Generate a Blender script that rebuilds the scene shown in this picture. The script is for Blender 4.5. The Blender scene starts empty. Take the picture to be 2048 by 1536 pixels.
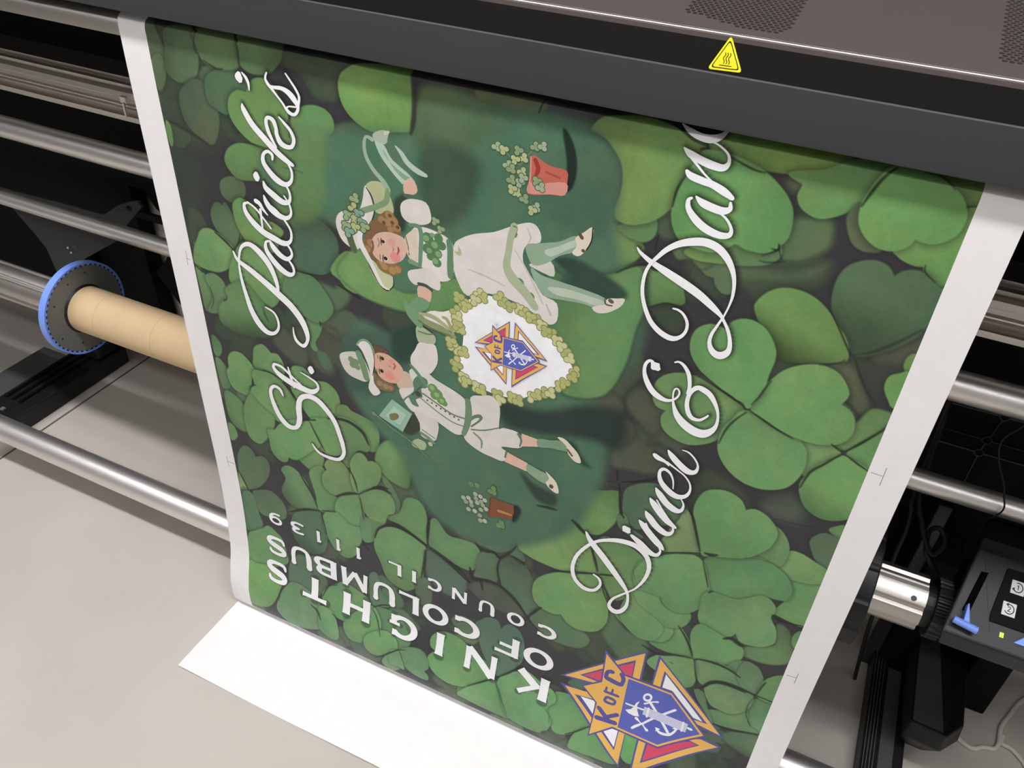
import bpy, bmesh, math, random
import numpy as np
from mathutils import Vector, Matrix
from mathutils.geometry import tessellate_polygon
random.seed(4)
C = bpy.context.scene.collection

# ------------------------------------------------------------------ camera, light, exposure
CAM_Y, CAM_Z = -0.72, 1.265
RM = ((0.9038232, 0.4253912, 0.0463248), (0.2905651, -0.5306510, -0.7962295), (-0.3141267, 0.7331111, -0.6032185))  # right, down, forward
cd = bpy.data.cameras.new('camera'); cam = bpy.data.objects.new('camera', cd); C.objects.link(cam)
cd.sensor_width = 36.0; cd.lens = 1671.055/2048*36.0; cd.clip_start = 0.02; cd.clip_end = 50
cam.matrix_world = Matrix(((RM[0][0], -RM[1][0], -RM[2][0], 0), (RM[0][1], -RM[1][1], -RM[2][1], CAM_Y), (RM[0][2], -RM[1][2], -RM[2][2], CAM_Z), (0, 0, 0, 1)))
sc = bpy.context.scene; sc.camera = cam
sc.view_settings.view_transform = 'Standard'; sc.view_settings.look = 'None'; sc.view_settings.gamma = 1
sc.view_settings.use_curve_mapping = False; sc.view_settings.exposure = 0.81
wd = bpy.data.worlds.new('world'); sc.world = wd; wd.use_nodes = True
wd.node_tree.nodes['Background'].inputs[0].default_value = (0.9, 0.95, 1, 1); wd.node_tree.nodes['Background'].inputs[1].default_value = 0.0
# ceiling lamps (name, x, y, length x, length y, emission strength)
LAMPS = [(-0.70, -0.56, 4.2, 0.16, 20), (-0.80, -1.75, 5.0, 0.16, 6.6), (-0.35, 1.15, 3.0, 0.16, 0.8)]

# ------------------------------------------------------------------ materials
def lin(c): return tuple(((v/255)/12.92 if v/255 <= .04045 else ((v/255+.055)/1.055)**2.4) for v in c)
def mat(name, col, rough=.5, metal=0.0, spec=.5, noise=0.0, nscale=30, bump=0.0, bscale=200, emit=None, estr=0, stretch=None, coat=0):
    m = bpy.data.materials.new(name); m.use_nodes = True; nt = m.node_tree; b = nt.nodes['Principled BSDF']
    c = lin(col) + (1,)
    b.inputs['Base Color'].default_value = c; b.inputs['Roughness'].default_value = rough; b.inputs['Metallic'].default_value = metal
    b.inputs['Specular IOR Level'].default_value = spec; b.inputs['Coat Weight'].default_value = coat; b.inputs['Coat Roughness'].default_value = .25
    tc = nt.nodes.new('ShaderNodeTexCoord'); mp = nt.nodes.new('ShaderNodeMapping'); nt.links.new(tc.outputs['Object'], mp.inputs[0])
    if stretch: mp.inputs['Scale'].default_value = stretch
    if noise:
        n = nt.nodes.new('ShaderNodeTexNoise'); n.inputs['Scale'].default_value = nscale; n.inputs['Detail'].default_value = 4
        nt.links.new(mp.outputs[0], n.inputs['Vector'])
        r = nt.nodes.new('ShaderNodeMapRange'); r.inputs['To Min'].default_value = 1-noise; r.inputs['To Max'].default_value = 1+noise
        nt.links.new(n.outputs[0], r.inputs[0])
        mx = nt.nodes.new('ShaderNodeVectorMath'); mx.operation = 'SCALE'; mx.inputs[0].default_value = c[:3]
        nt.links.new(r.outputs[0], mx.inputs['Scale']); nt.links.new(mx.outputs[0], b.inputs['Base Color'])
    if bump:
        n = nt.nodes.new('ShaderNodeTexNoise'); n.inputs['Scale'].default_value = bscale; n.inputs['Detail'].default_value = 2
        nt.links.new(mp.outputs[0], n.inputs['Vector'])
        bp = nt.nodes.new('ShaderNodeBump'); bp.inputs['Strength'].default_value = bump; bp.inputs['Distance'].default_value = .002
        nt.links.new(n.outputs[0], bp.inputs['Height']); nt.links.new(bp.outputs[0], b.inputs['Normal'])
    if emit:
        b.inputs['Emission Color'].default_value = lin(emit) + (1,); b.inputs['Emission Strength'].default_value = estr
    return m
M = {}
M['alu'] = mat('brushed_aluminium', (200, 195, 187), .40, 1, noise=.05, nscale=8, bump=.06, bscale=60, stretch=(1, 60, 60))
M['alu_smooth'] = mat('satin_steel_tube', (240, 237, 232), .38, .92, noise=.03, nscale=6)
M['alu_dark'] = mat('anodised_profile', (226, 220, 212), .42, .9, noise=.06, nscale=6, stretch=(1, 60, 60))
M['black'] = mat('black_plastic', (14, 14, 15), .5, noise=.15, nscale=20)
M['black_gloss'] = mat('glossy_black', (12, 12, 13), .25)
M['black_matt'] = mat('matt_black_steel', (9, 9, 10), .75, spec=.2)
M['steel_dark'] = mat('dark_bracket_steel', (58, 60, 60), .5, .3, noise=.06)
M['cover_top'] = mat('cover_top_paint', (92, 84, 80), .38, .35, noise=.05, nscale=4, bump=.1, bscale=900)
M['cover_face'] = mat('cover_black_face', (12, 11, 10), .42, spec=.35)
M['cover_lip'] = mat('cover_lip_paint', (64, 65, 68), .5, spec=.3, noise=.04, nscale=5)
M['grey_plastic'] = mat('dark_grey_plastic', (25, 25, 27), .5, noise=.06, nscale=60)
M['grey_foot'] = mat('scuffed_foot_plastic', (74, 74, 73), .55, noise=.35, nscale=14)
M['board'] = mat('kraft_core_board', (212, 184, 144), .75, spec=.2, noise=.05, nscale=5, stretch=(6, 1, 1))
M['board_seam'] = mat('core_seam', (190, 156, 116), .8)
M['blue'] = mat('blue_plastic', (122, 156, 240), .45, noise=.03)
M['hub_grey'] = mat('hub_grey_plastic', (112, 114, 108), .45, noise=.05, nscale=10)
M['paper'] = mat('white_vinyl', (240, 237, 234), .55, spec=.3)
M['sheet_paper'] = mat('white_paper', (226, 222, 214), .8, spec=.2)
M['yellow'] = mat('warning_yellow', (250, 238, 40), .4)
M['ink_black'] = mat('label_black', (20, 18, 14), .5)
M['edge'] = mat('cover_highlight_metal', (170, 164, 158), .22, .9)  # lighter gloss metal for the highlight added along the cover edge
M['void'] = mat('dark_slot', (4, 4, 4), .9, spec=.05)
M['white_plastic'] = mat('white_button_print', (225, 225, 225), .5)
M['rubber'] = mat('rubber', (18, 18, 18), .6)
M['cable_white'] = mat('white_cable_pvc', (215, 208, 196), .5)
M['led'] = mat('green_led', (150, 220, 40), .4, emit=(170, 240, 40), estr=1.2)
M['wall'] = mat('wall_paint', (125, 125, 125), .8, noise=.02)
M['wall_bounce'] = mat('bounce_wall_paint', (190, 188, 185), .8, noise=.02)  # unseen front wall made lighter so the steel rollers reflect more brightness
M['ceiling'] = mat('ceiling_tile_paint', (225, 224, 220), .9, noise=.02)
M['lamp_body'] = mat('lamp_housing', (230, 230, 228), .5)

def floor_mat():
    m = bpy.data.materials.new('polished_grey_floor'); m.use_nodes = True; nt = m.node_tree; b = nt.nodes['Principled BSDF']
    tc = nt.nodes.new('ShaderNodeTexCoord')
    n = nt.nodes.new('ShaderNodeTexNoise'); n.inputs['Scale'].default_value = 3.0; n.inputs['Detail'].default_value = 6
    nt.links.new(tc.outputs['Object'], n.inputs['Vector'])
    r = nt.nodes.new('ShaderNodeValToRGB'); e = r.color_ramp.elements
    e[0].position = .3; e[0].color = lin((188, 181, 170)) + (1,); e[1].position = .72; e[1].color = lin((200, 193, 182)) + (1,)
    nt.links.new(n.outputs[0], r.inputs[0])
    # specks of grit
    v = nt.nodes.new('ShaderNodeTexVoronoi'); v.inputs['Scale'].default_value = 14
    nt.links.new(tc.outputs['Object'], v.inputs['Vector'])
    lt = nt.nodes.new('ShaderNodeMath'); lt.operation = 'LESS_THAN'; lt.inputs[1].default_value = .012
    nt.links.new(v.outputs['Distance'], lt.inputs[0])
    mx = nt.nodes.new('ShaderNodeMix'); mx.data_type = 'RGBA'; mx.inputs[7].default_value = lin((110, 106, 100)) + (1,)
    nt.links.new(lt.outputs[0], mx.inputs[0]); nt.links.new(r.outputs[0], mx.inputs[6])
    nt.links.new(mx.outputs[2], b.inputs['Base Color'])
    n2 = nt.nodes.new('ShaderNodeTexNoise'); n2.inputs['Scale'].default_value = 9; nt.links.new(tc.outputs['Object'], n2.inputs['Vector'])
    rr = nt.nodes.new('ShaderNodeMapRange'); rr.inputs['To Min'].default_value = .28; rr.inputs['To Max'].default_value = .42
    nt.links.new(n2.outputs[0], rr.inputs[0]); nt.links.new(rr.outputs[0], b.inputs['Roughness'])
    b.inputs['Specular IOR Level'].default_value = .4
    return m
M['floor'] = floor_mat()

# ------------------------------------------------------------------ object helpers
def tag(o, label=None, cat=None, group=None, kind=None):
    if label: o['label'] = label
    if cat: o['category'] = cat
    if group: o['group'] = group
    if kind: o['kind'] = kind
    return o
def empty(name, loc, label, cat, group=None):
    o = bpy.data.objects.new(name, None); C.objects.link(o); o.location = loc; o.empty_display_size = .05
    return tag(o, label, cat, group)
def link(name, bm, m, parent=None, smooth=False, bevel=0, seg=2):
    me = bpy.data.meshes.new(name); bmesh.ops.recalc_face_normals(bm, faces=bm.faces); bm.to_mesh(me); bm.free()
    o = bpy.data.objects.new(name, me); C.objects.link(o)
    for mm in (m if isinstance(m, (list, tuple)) else [m]): me.materials.append(mm)
    if smooth:
        for p in me.polygons: p.use_smooth = True
        me.set_sharp_from_angle(angle=math.radians(38))
    if bevel:
        md = o.modifiers.new('bevel', 'BEVEL'); md.width = bevel; md.segments = seg; md.limit_method = 'ANGLE'; md.angle_limit = math.radians(40)
    if parent:
        o.parent = parent; o.matrix_parent_inverse = Matrix.Identity(4); o.location = [-a for a in world_loc(parent)]
    return o
def world_loc(o):
    v = Vector(o.location)
    while o.parent: o = o.parent; v += Vector(o.location)
    return v
def box(bm, x0, x1, y0, y1, z0, z1, mi=0):
    vs = [bm.verts.new(p) for p in ((x0, y0, z0), (x1, y0, z0), (x1, y1, z0), (x0, y1, z0), (x0, y0, z1), (x1, y0, z1), (x1, y1, z1), (x0, y1, z1))]
    for f in ((0, 3, 2, 1), (4, 5, 6, 7), (0, 1, 5, 4), (1, 2, 6, 5), (2, 3, 7, 6), (3, 0, 4, 7)):
        fc = bm.faces.new([vs[i] for i in f]); fc.material_index = mi
def prism_x(bm, prof, x0, x1, mi=0, taper=None):          # closed YZ profile swept along x
    a = [bm.verts.new((x0, y, z)) for y, z in prof]; b = [bm.verts.new((x1, y, z)) for y, z in (taper or prof)]
    n = len(prof)
    bm.faces.new(a[::-1]).material_index = mi; bm.faces.new(b).material_index = mi
    for i in range(n): bm.faces.new((a[i], a[(i+1) % n], b[(i+1) % n], b[i])).material_index = mi
def prism_y(bm, prof, y0, y1):                            # closed XZ outline, thickness along y
    a = [bm.verts.new((x, y0, z)) for x, z in prof]; b = [bm.verts.new((x, y1, z)) for x, z in prof]; n = len(prof)
    bm.faces.new(a); bm.faces.new(b[::-1])
    for i in range(n): bm.faces.new((a[i], b[i], b[(i+1) % n], a[(i+1) % n]))
def cyl_x(bm, x0, x1, y, z, r, n=48, r1=None, caps=True, mi=0):
    r1 = r if r1 is None else r1
    a = [bm.verts.new((x0, y+r*math.cos(t*2*math.pi/n), z+r*math.sin(t*2*math.pi/n))) for t in range(n)]
    b = [bm.verts.new((x1, y+r1*math.cos(t*2*math.pi/n), z+r1*math.sin(t*2*math.pi/n))) for t in range(n)]
    for i in range(n): bm.faces.new((a[i], a[(i+1) % n], b[(i+1) % n], b[i])).material_index = mi
    if caps: bm.faces.new(a[::-1]).material_index = mi; bm.faces.new(b).material_index = mi
def ring_x(bm, x0, x1, y, z, ro, ri, n=64, mi=0):
    L = []
    for x, r in ((x0, ro), (x1, ro), (x1, ri), (x0, ri)):
        L.append([bm.verts.new((x, y+r*math.cos(t*2*math.pi/n), z+r*math.sin(t*2*math.pi/n))) for t in range(n)])
    for k in range(4):
        a, b = L[k], L[(k+1) % 4]
        for i in range(n): bm.faces.new((a[i], a[(i+1) % n], b[(i+1) % n], b[i])).material_index = mi
def tube(bm, pts, r, n=10, sub=6):
    P = [Vector(p) for p in pts]; Q = []
    for i in range(len(P)-1):
        p0, p1, p2, p3 = P[max(i-1, 0)], P[i], P[i+1], P[min(i+2, len(P)-1)]
        for k in range(sub):
            u = k/sub; Q.append(.5*((2*p1)+(p2-p0)*u+(2*p0-5*p1+4*p2-p3)*u*u+(3*p1-p0-3*p2+p3)*u**3))
    Q.append(P[-1]); rings = []; up = Vector((.3, .2, .93)).normalized()
    for i, q in enumerate(Q):
        d = (Q[min(i+1, len(Q)-1)]-Q[max(i-1, 0)]).normalized(); s = d.cross(up).normalized(); t = s.cross(d)
        rings.append([bm.verts.new(q+(s*math.cos(a*2*math.pi/n)+t*math.sin(a*2*math.pi/n))*r) for a in range(n)])
    for a, b in zip(rings, rings[1:]):
        for i in range(n): bm.faces.new((a[i], a[(i+1) % n], b[(i+1) % n], b[i]))
    bm.faces.new(rings[0][::-1]); bm.faces.new(rings[-1])

# ------------------------------------------------------------------ the room
def slab(name, *a, m='wall'):
    bm = bmesh.new(); box(bm, *a); return tag(link(name, bm, M[m]), kind='structure')
slab('floor', -4, 3, -3, 2.4, -.06, 0, m='floor')
slab('ceiling', -4, 3, -3, 2.4, 2.7, 2.76, m='ceiling')
slab('wall_back', -4, 3, 2.4, 2.46, 0, 2.7); slab('wall_front', -4, 3, -3.06, -3, 0, 2.7, m='wall_bounce')
slab('wall_left', -4.06, -4, -3, 2.4, 0, 2.7); slab('wall_right', 3, 3.06, -3, 2.4, 0, 2.7)
bm = bmesh.new(); box(bm, -1.517, -1.512, -1.5, .9, -.001, .0006); tag(link('trim_1', bm, mat('floor_joint', (96, 92, 86), .8)), kind='structure')
for i, (lx, ly, w, d, st) in enumerate(LAMPS):
    lo = empty('ceiling_lamp', (lx, ly, 2.7), ['long ceiling strip lamp straight above the front of the printer', 'long ceiling strip lamp behind the photographer', 'long ceiling strip lamp above the back of the printer'][i], 'lamp')
    bm = bmesh.new(); box(bm, lx-w/2-.03, lx+w/2+.03, ly-d/2-.03, ly+d/2+.03, 2.64, 2.699); link('housing', bm, M['lamp_body'], lo, bevel=.005)
    bm = bmesh.new(); box(bm, lx-w/2, lx+w/2, ly-d/2, ly+d/2, 2.625, 2.6399)
    link('diffuser', bm, mat('lamp_glow_%d' % i, (255, 252, 244), .5, emit=(250, 250, 255), estr=st), lo)

# ------------------------------------------------------------------ printed banner
# profile of the hanging sheet in y,z (metres): out of the printer, straight down, belly, curl under, leader on the floor
KN = [(0.06, 1.04), (0.03, 1.0245), (0.0095, 1.0105), (0.002, 1.0055), (0.0002, 1.0), (0, 0.99), (0, 0.8), (0, 0.6), (0, 0.42), (0, 0.34), (-0.0008, 0.28), (-0.005, 0.2), (-0.0125, 0.13), (-0.0225, 0.09), (-0.0284, 0.06), (-0.0291, 0.044), (-0.0288, 0.03), (-0.0264, 0.016), (-0.0205, 0.0062), (-0.011, 0.0026), (0, 0.0023), (0.012, 0.0024), (0.016, 0.0018), (0.012, 0.001), (-0.01, 0.0009), (-0.06, 0.001), (-0.12, 0.001), (-0.175, 0.001)]
def herm(P, n=10):
    P = np.array(P, float); Q = []; m = len(P)
    for i in range(m-1):
        p0 = P[max(i-1, 0)]; p1 = P[i]; p2 = P[i+1]; p3 = P[min(i+2, m-1)]
        l0 = max(np.linalg.norm(p1-p0), 1e-9); l1 = np.linalg.norm(p2-p1); l2 = max(np.linalg.norm(p3-p2), 1e-9)
        t1 = (p2-p1)/l1 if i == 0 else ((p1-p0)/l0*l1+(p2-p1)/l1*l0)/(l0+l1)
        t2 = (p2-p1)/l1 if i == m-2 else ((p2-p1)/l1*l2+(p3-p2)/l2*l1)/(l1+l2)
        for k in range(n):
            t = k/n
            Q.append((2*t**3-3*t**2+1)*p1+(t**3-2*t*t+t)*l1*t1+(-2*t**3+3*t*t)*p2+(t**3-t*t)*l1*t2)
    Q.append(P[-1]); return np.array(Q)
PF = herm(KN); PS_ = np.r_[0, np.cumsum(np.linalg.norm(np.diff(PF, axis=0), axis=1))]; PS_ = PS_-PS_[40]
TAN = np.gradient(PF, PS_, axis=0); TAN /= np.linalg.norm(TAN, axis=1)[:, None]
def sheet_yz(s, off=0.0):                                 # s in metres along the sheet, off = distance in front of it
    y = np.interp(s, PS_, PF[:, 0]); z = np.interp(s, PS_, PF[:, 1]); ty = np.interp(s, PS_, TAN[:, 0]); tz = np.interp(s, PS_, TAN[:, 1])
    l = np.hypot(ty, tz)+1e-9
    return y+off*tz/l, z-off*ty/l
XL, XR, XIL, XIR = -.8190, .1227, -.7788, .0850           # paper edges and print edges
S_TOP, S_END = float(PS_[0]), float(PS_[-1])
ARTD = {
'leaf':[
([-134.4,-73.5,-120.6,-73.5,-87.7,-73.5,-58.2,-73.5,-51.2,-66.4,-90.1,-51.5,-123.7,-53.6],(70,88,62),14,0,None),
([-735.4,-4.1,-651.4,-13.9,-622.1,14.3,-659.7,75.3,-714,127.5,-779.8,116.5,-779,57.2],(66,74,60),12,0,None),
([-787,142.8,-734.4,150.6,-748.8,213.2,-786.9,236.5],(60,66,58),10,0,None),
([-592.3,-5.7,-541.5,-7.9,-491.5,-7.4,-516.3,9.2,-522.7,32,-537.3,37.3,-556,34.1,-569.8,15.8,-589.7,8.9],(70,80,62),3,0,None),
([-54.6,80,-52.9,55,-39.7,46.9,-19.2,44.1,-13,59.2,-14.9,71.9,-29.8,85.9,-49.6,91.4],(86,114,74),4,3,None),
([-88.4,105.8,-74.3,100.6,-60.4,100.6,-40.7,97.7,-10.9,84.2,-16.7,103.8,-58.6,118.6,-81.3,122.5],(76,98,68),8,2,None),
([2.4,373.1,20.2,357.2,35.4,365.1,41.9,390.9,15.5,394],(68,82,66),10,0,None),
([0.7,377.7,34.6,361.7,42.7,373,34.1,386.9,8,391.7],(72,88,70),8,0,None),
([26.8,178.2,42.3,184.4,58.9,206.5,64.8,222.6,55.1,229.5,42.2,212.8,19.2,188.2],(74,92,66),4,0,None),
([43.5,176.7,64.9,166.4,81.1,169.2,71.2,201.9,62.6,211.2],(62,66,58),6,0,None),
([-781.3,-10.1,-771.2,-12.4,-758.9,11.2,-756.3,29.7,-764,56,-775.6,68,-776.6,37.2,-780.6,10.5],(76,100,70),1,4,None),
([-777.8,34.6,-766.3,25.9,-759.3,34.3,-763.6,54.5,-775.4,67.3,-777,45.6],(82,107,74),1,2,None),
([-775.4,88.5,-761,77,-750,77.9,-743.3,88.3,-745,99,-757.5,107.4,-769.5,102.3],(68,74,62),1,2,None),
([-769.2,108.2,-757.5,107.4,-741.9,113.4,-744.2,123,-758.4,133.7,-769,129.7],(72,84,64),1,2,None),
([-687.9,77.8,-678.5,84.6,-670.4,97.6,-654.7,109.1,-679.7,108.3,-691.7,95.9,-696.6,85.2],(66,76,62),2,1,None),
([-714.1,45.9,-704.8,32.1,-687.8,25.9,-678,28.9,-696,40.1,-707.7,53.2],(78,102,70),1.5,2,None),
([-750.6,-1.9,-731.2,-11.4,-711.5,-8.1,-707.3,12.4,-713.1,37.6,-728.3,49.1,-745.4,52.1,-757.7,42.3,-753.8,19.8],(82,110,74),1,4,(-1,0,0.8)),
([-744.4,66.7,-728.8,51.3,-713.2,45.8,-703.9,52.5,-700.3,68.7,-692.5,74.4,-693.8,93.4,-702.6,113,-711.4,119.3,-728.4,112.2,-741.2,102.7,-746.4,85.9],(78,100,72),1.5,4,None),
([-702.1,43.9,-687.2,31.8,-670.6,26.3,-649.7,24.2,-642.6,41.6,-648.9,48.2,-669.1,54.6,-676.7,75.7,-684.1,77.1,-694.1,73.2,-703.4,66.4],(78,108,74),1,4,None),
([-709.5,-10.3,-685,-14.9,-659.1,-14,-648,5.6,-649.7,18.9,-663.5,25.1,-684.6,27.3,-700.9,22,-706.1,9.6],(84,116,74),1,4,None),
([-651.7,-5.3,-652.6,-17.1,-598.8,-14.6,-592.6,-0.7,-599.6,10.6,-612.5,20.5,-629.7,24.7,-645.8,20.9,-650.1,7.2],(87,120,76),1,4,(1,0.2,0.85)),
([-774,104.6,-770,111.4,-771.6,128.7,-775,134.1,-777.4,117.5],(100,140,80),1,2,None),
([-707,168.5,-697.5,159.1,-683.5,155.2,-671.2,158.7,-672.4,174.9,-690.2,188.9,-706.2,182.9],(78,106,72),1,3,None),
([-587.3,64.2,-574.2,52.1,-558.9,46.3,-543.1,47.6,-534.3,55.3,-533.9,67.4,-541.2,75.8,-550.4,100.3,-567,156.2,-603.2,164.9,-607.7,135,-598.9,110.6,-589.3,91.2],(93,138,82),1,4,(0.6,1,0.8)),
([-692.9,136.9,-686,121.6,-671.3,111.8,-654.7,109.1,-637.1,109.9,-622,114.1,-607.9,124.4,-610.9,132.7,-617.6,141.8,-636.6,149.2,-655.2,151.9,-674.1,154.6,-684.5,150.6],(93,137,80),1,4,(0,1,0.75)),
([-628,107.9,-646.8,104.5,-662.7,94.6,-672.7,82,-674.4,68.1,-669.4,56,-659.3,48.7,-650.5,47.8,-645.9,48.7,-645.9,48.7,-638.2,35.5,-625.4,29.2,-612.4,31,-602.5,42.5,-594.5,55.9,-593.5,66.7,-594.4,85.1,-604.5,101.6,-619.2,107.6],(99,142,80),0.8,5,None),
([-522.1,20.3,-518.5,7,-506.1,-2.9,-493.9,-8.1,-469.6,-12.4,-440.4,-15.2,-433.1,16.9,-434.1,34.7,-436.8,48.1,-456,53,-483.6,58.5,-504.7,50.9,-517.9,37.7],(102,150,80),0.8,6,(0,1,0.9)),
([-431.9,52.3,-432.9,35.8,-428.2,16,-420.9,1.2,-396.1,-1.9,-368.5,0.3,-341.4,4.8,-328,9.5,-327.3,21.5,-367.5,36.9,-410,54.4],(78,106,68),5,4,None),
([-363.9,-5.1,-343,-6.5,-293.4,-8.9,-295.8,3.4,-328.1,4.7,-360.1,3.5],(80,98,62),2,1,None),
([-770,217.6,-758.6,212.3,-748.1,219.1,-742.2,233.3,-751.4,242.6,-767.1,266.5,-775.1,264.9,-774,243.1],(70,80,66),2,2,None),
([-730.5,211.4,-721.6,197.5,-713.6,196.4,-711.4,200,-705.3,193.6,-699.3,202.1,-693.9,214.2,-687.1,229.6,-693.6,243.4,-701.6,254.4,-712.4,248.4,-724.1,237.3,-730.5,225.1],(84,118,80),1,4,(-0.2,-1,0.8)),
([-768.4,263.1,-762.7,265.3,-762.3,290.9,-773.1,301.4,-772.7,277.1],(90,128,80),1,1,None),
([-761.6,256,-753.6,243.2,-740.1,237.1,-724.9,241,-712.4,248.4,-705.1,257.1,-710.9,276.7,-720.4,288.5,-736.7,297.7,-753.8,299.7,-768.1,298.1,-775.7,294.6,-772.7,277.1],(103,150,88),0.8,5,None),
([-692.2,246.6,-671.1,237.5,-652.5,241.2,-642.8,264.9,-628.1,269.8,-628,282.3,-644.9,316.9,-663.2,332.1,-675,330,-697.3,317.5,-718.2,308.5,-716.5,289.3,-706.3,268.2],(97,145,86),1,5,None),
([-693.2,195.6,-686.3,184.9,-676.3,181.6,-662.4,188.1,-654.2,205.9,-649,219.7,-631.8,230.5,-643.4,244,-663.3,237.1,-678.9,237.8,-685.4,230.9,-692.2,215.5],(100,147,82),1,5,None),
([-653.7,202.4,-635,202.7,-622.9,208,-621.7,212.7,-630.2,219.9,-644.8,216.9,-652.9,208.9],(98,140,80),1,3,None),
([-775.4,302,-765.9,307,-759.6,316.6,-756.8,333.2,-755.4,346.6,-763.2,362.9,-773,368,-774.7,336.5],(92,135,84),1,3,None),
([-762,313.5,-748.6,304.9,-736.8,308.2,-731.1,316,-730.2,327.3,-734.5,338.3,-744.9,347.3,-750.7,365.1,-768.8,368.7,-756.5,346.9,-756.4,331.2],(90,132,84),1,4,None),
([-726,316.4,-711.6,306.6,-694.4,301.5,-673.7,321.9,-655.7,335.6,-651,357.5,-666.5,378.6,-697.6,388.9,-727.8,390.5,-749.7,381,-749.4,358.6,-739.9,343.8,-730.1,336.9,-732,325.9],(92,136,84),2,4,(0.2,1,0.55)),
([-576.9,267.5,-564,267.3,-551.3,268.9,-547.2,264.1,-529.4,267.7,-536.6,287.7,-556.7,304.8,-564.4,288.9],(82,112,78),4,3,None),
([-606.2,193.9,-595.7,183.1,-580.8,177.8,-562,182.7,-542.9,200.3,-544.3,234,-554.6,247.1,-572.1,257.3,-588.9,258.6,-605.9,259.8,-610,248.8,-608.1,220.8],(74,108,80),1.5,5,(0,-1,0.8)),
([-601.5,330.1,-580.1,329.1,-581.6,343,-591.6,361.8,-589.1,375,-596.9,373.6,-600.6,355],(92,140,86),1,2,None),
([-589.1,375,-573.4,375.7,-567.8,398,-580.2,402.4,-588.9,391.1],(72,110,80),2,1,None),
([-627.5,278.5,-616.2,266.4,-598.6,261.3,-580.4,265,-565.5,282,-557.8,297.8,-563.1,312.4,-579.8,327.1,-601,326.2,-620.7,313.4,-632.8,302.1],(84,128,82),1,5,None),
([-554.2,243.6,-530.1,213.4,-504.5,219.5,-487.5,221.4,-453.6,220.1,-437.1,223.7,-439.5,249.5,-448.6,267.8,-472.8,268.2,-507.7,264.8,-529.3,265.9,-542.6,254.1],(100,146,84),1.2,6,None),
([-772.6,411.4,-763.3,414.7,-759,426.1,-764.3,440.9,-773.5,441.9],(84,125,80),1,3,None),
([-772.7,449.1,-759.1,459.8,-756.6,492.8,-770,502.4,-773.9,476.3],(88,128,84),1,2,None),
([-744.2,499.8,-730,496.9,-724.5,504,-735.6,515.3,-744.1,511.4],(82,112,82),1.5,1,None),
([-701.7,424.6,-696.3,405.9,-682,396.9,-670.8,405.6,-671.1,407.8,-658.2,405.5,-650.9,419.7,-652.4,437.3,-661.2,453.5,-676.9,443.9,-702.9,444.5],(98,146,88),0.8,4,None),
([-748.5,440.7,-739.6,429,-725.7,425.4,-714,433.1,-705.2,445.3,-712.8,463.4,-720.8,495.7,-735.1,499.9,-752.1,493.5,-756.6,470.1,-751.1,459.2,-751.1,459.2],(102,150,88),0.8,5,None),
([-769.6,511.6,-755.1,508.5,-739,521.3,-737.7,551.9,-733.9,570,-751.8,577.2,-769.8,559.6],(92,138,86),1.5,4,(-1,1,0.8)),
([-709.2,455.4,-696.2,443.2,-676.9,443.9,-657,454.2,-642.6,473.2,-635.8,486.4,-643.9,514.9,-667.9,529.1,-689.4,523.3,-713.3,504.4,-719.5,488.3,-708.2,475.2],(100,146,86),0.8,4,None),
([-734.6,521.9,-721.2,498.2,-713.3,504.4,-697.4,517,-683,525.5,-689.4,552,-707.5,579.1,-721.1,591,-736.3,583.4,-740.2,552.9],(97,143,86),1,4,None),
([-642.6,442.5,-635.1,418.4,-619.9,413.1,-610.3,418,-601.4,429.7,-593,427.7,-578.6,425.7,-565.5,435.7,-562.2,453.8,-569.4,476.5,-589.6,491.1,-611.8,499.9,-627.4,487.7,-638.1,471.5],(100,148,88),0.8,5,None),
([-775,574.1,-765.7,575.3,-762.3,589,-765.2,597.8,-776.3,604.9],(95,140,84),1,2,None),
([-563.7,458.8,-551.1,453.9,-543.5,459.8,-527.6,462.4,-506.2,469.3,-501.4,489.6,-507,514.8,-519.5,520.1,-520.4,502,-535.2,483.1,-557.3,478.4,-567.5,478],(96,140,82),1,4,None),
([-570.1,483.5,-546.9,476.6,-529.5,487.5,-518.6,505.8,-521.8,523.3,-538.7,528.1,-553.1,550.9,-556.8,569.5,-566.4,556.6,-561.3,523.5],(92,134,84),1,4,None),
([-647,588.6,-635.4,568.9,-608.7,547.9,-600.9,566.5,-607,591.4,-624.1,604,-637.1,599.5],(96,142,86),1,3,None),
([-616.5,504,-589.6,491.1,-572.5,486.7,-562.6,514.7,-565.3,544,-585.9,557.6,-600.7,554.2,-609.3,533.9],(100,148,88),0.8,3,None),
([-684.5,550.1,-670.6,532.5,-643.9,514.9,-621.3,508.2,-614.3,521.8,-604.1,546,-619.1,561.9,-647.3,591.3,-659.4,596.5,-667.2,594.8,-667.2,594.8,-672.4,607.2,-684.4,609.8,-696.4,597.1,-697.6,575,-697.9,555.5],(100,150,90),0.8,4,None),
([-769.3,638.5,-756.1,613.2,-743.3,609.2,-735.4,618.8,-734.3,626.1,-734.3,626.1,-718.6,618.1,-709.2,625.7,-711.9,650.6,-728.6,679.6,-752.1,702.5,-764.4,701.1,-772.3,674.5],(79,112,78),0.8,4,None),
([-775,675.7,-770,689.9,-765.4,707.1,-776.3,712],(112,150,92),0.8,1,None),
([-683.9,630.4,-674,618.2,-660,617.2,-643.3,630.6,-634.1,650.1,-626.9,668.1,-619.6,686.3,-644.2,696.6,-673.3,700.7,-689.6,678.2,-678,646.1],(94,138,90),1,4,(-1,0.6,0.7)),
([-630.2,616.9,-623.7,601.3,-609,589.8,-601.1,598.9,-604,625.9,-584.8,635.3,-590.8,675.3,-619.6,686.3,-623.2,655.7],(94,140,86),1,3,None),
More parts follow.
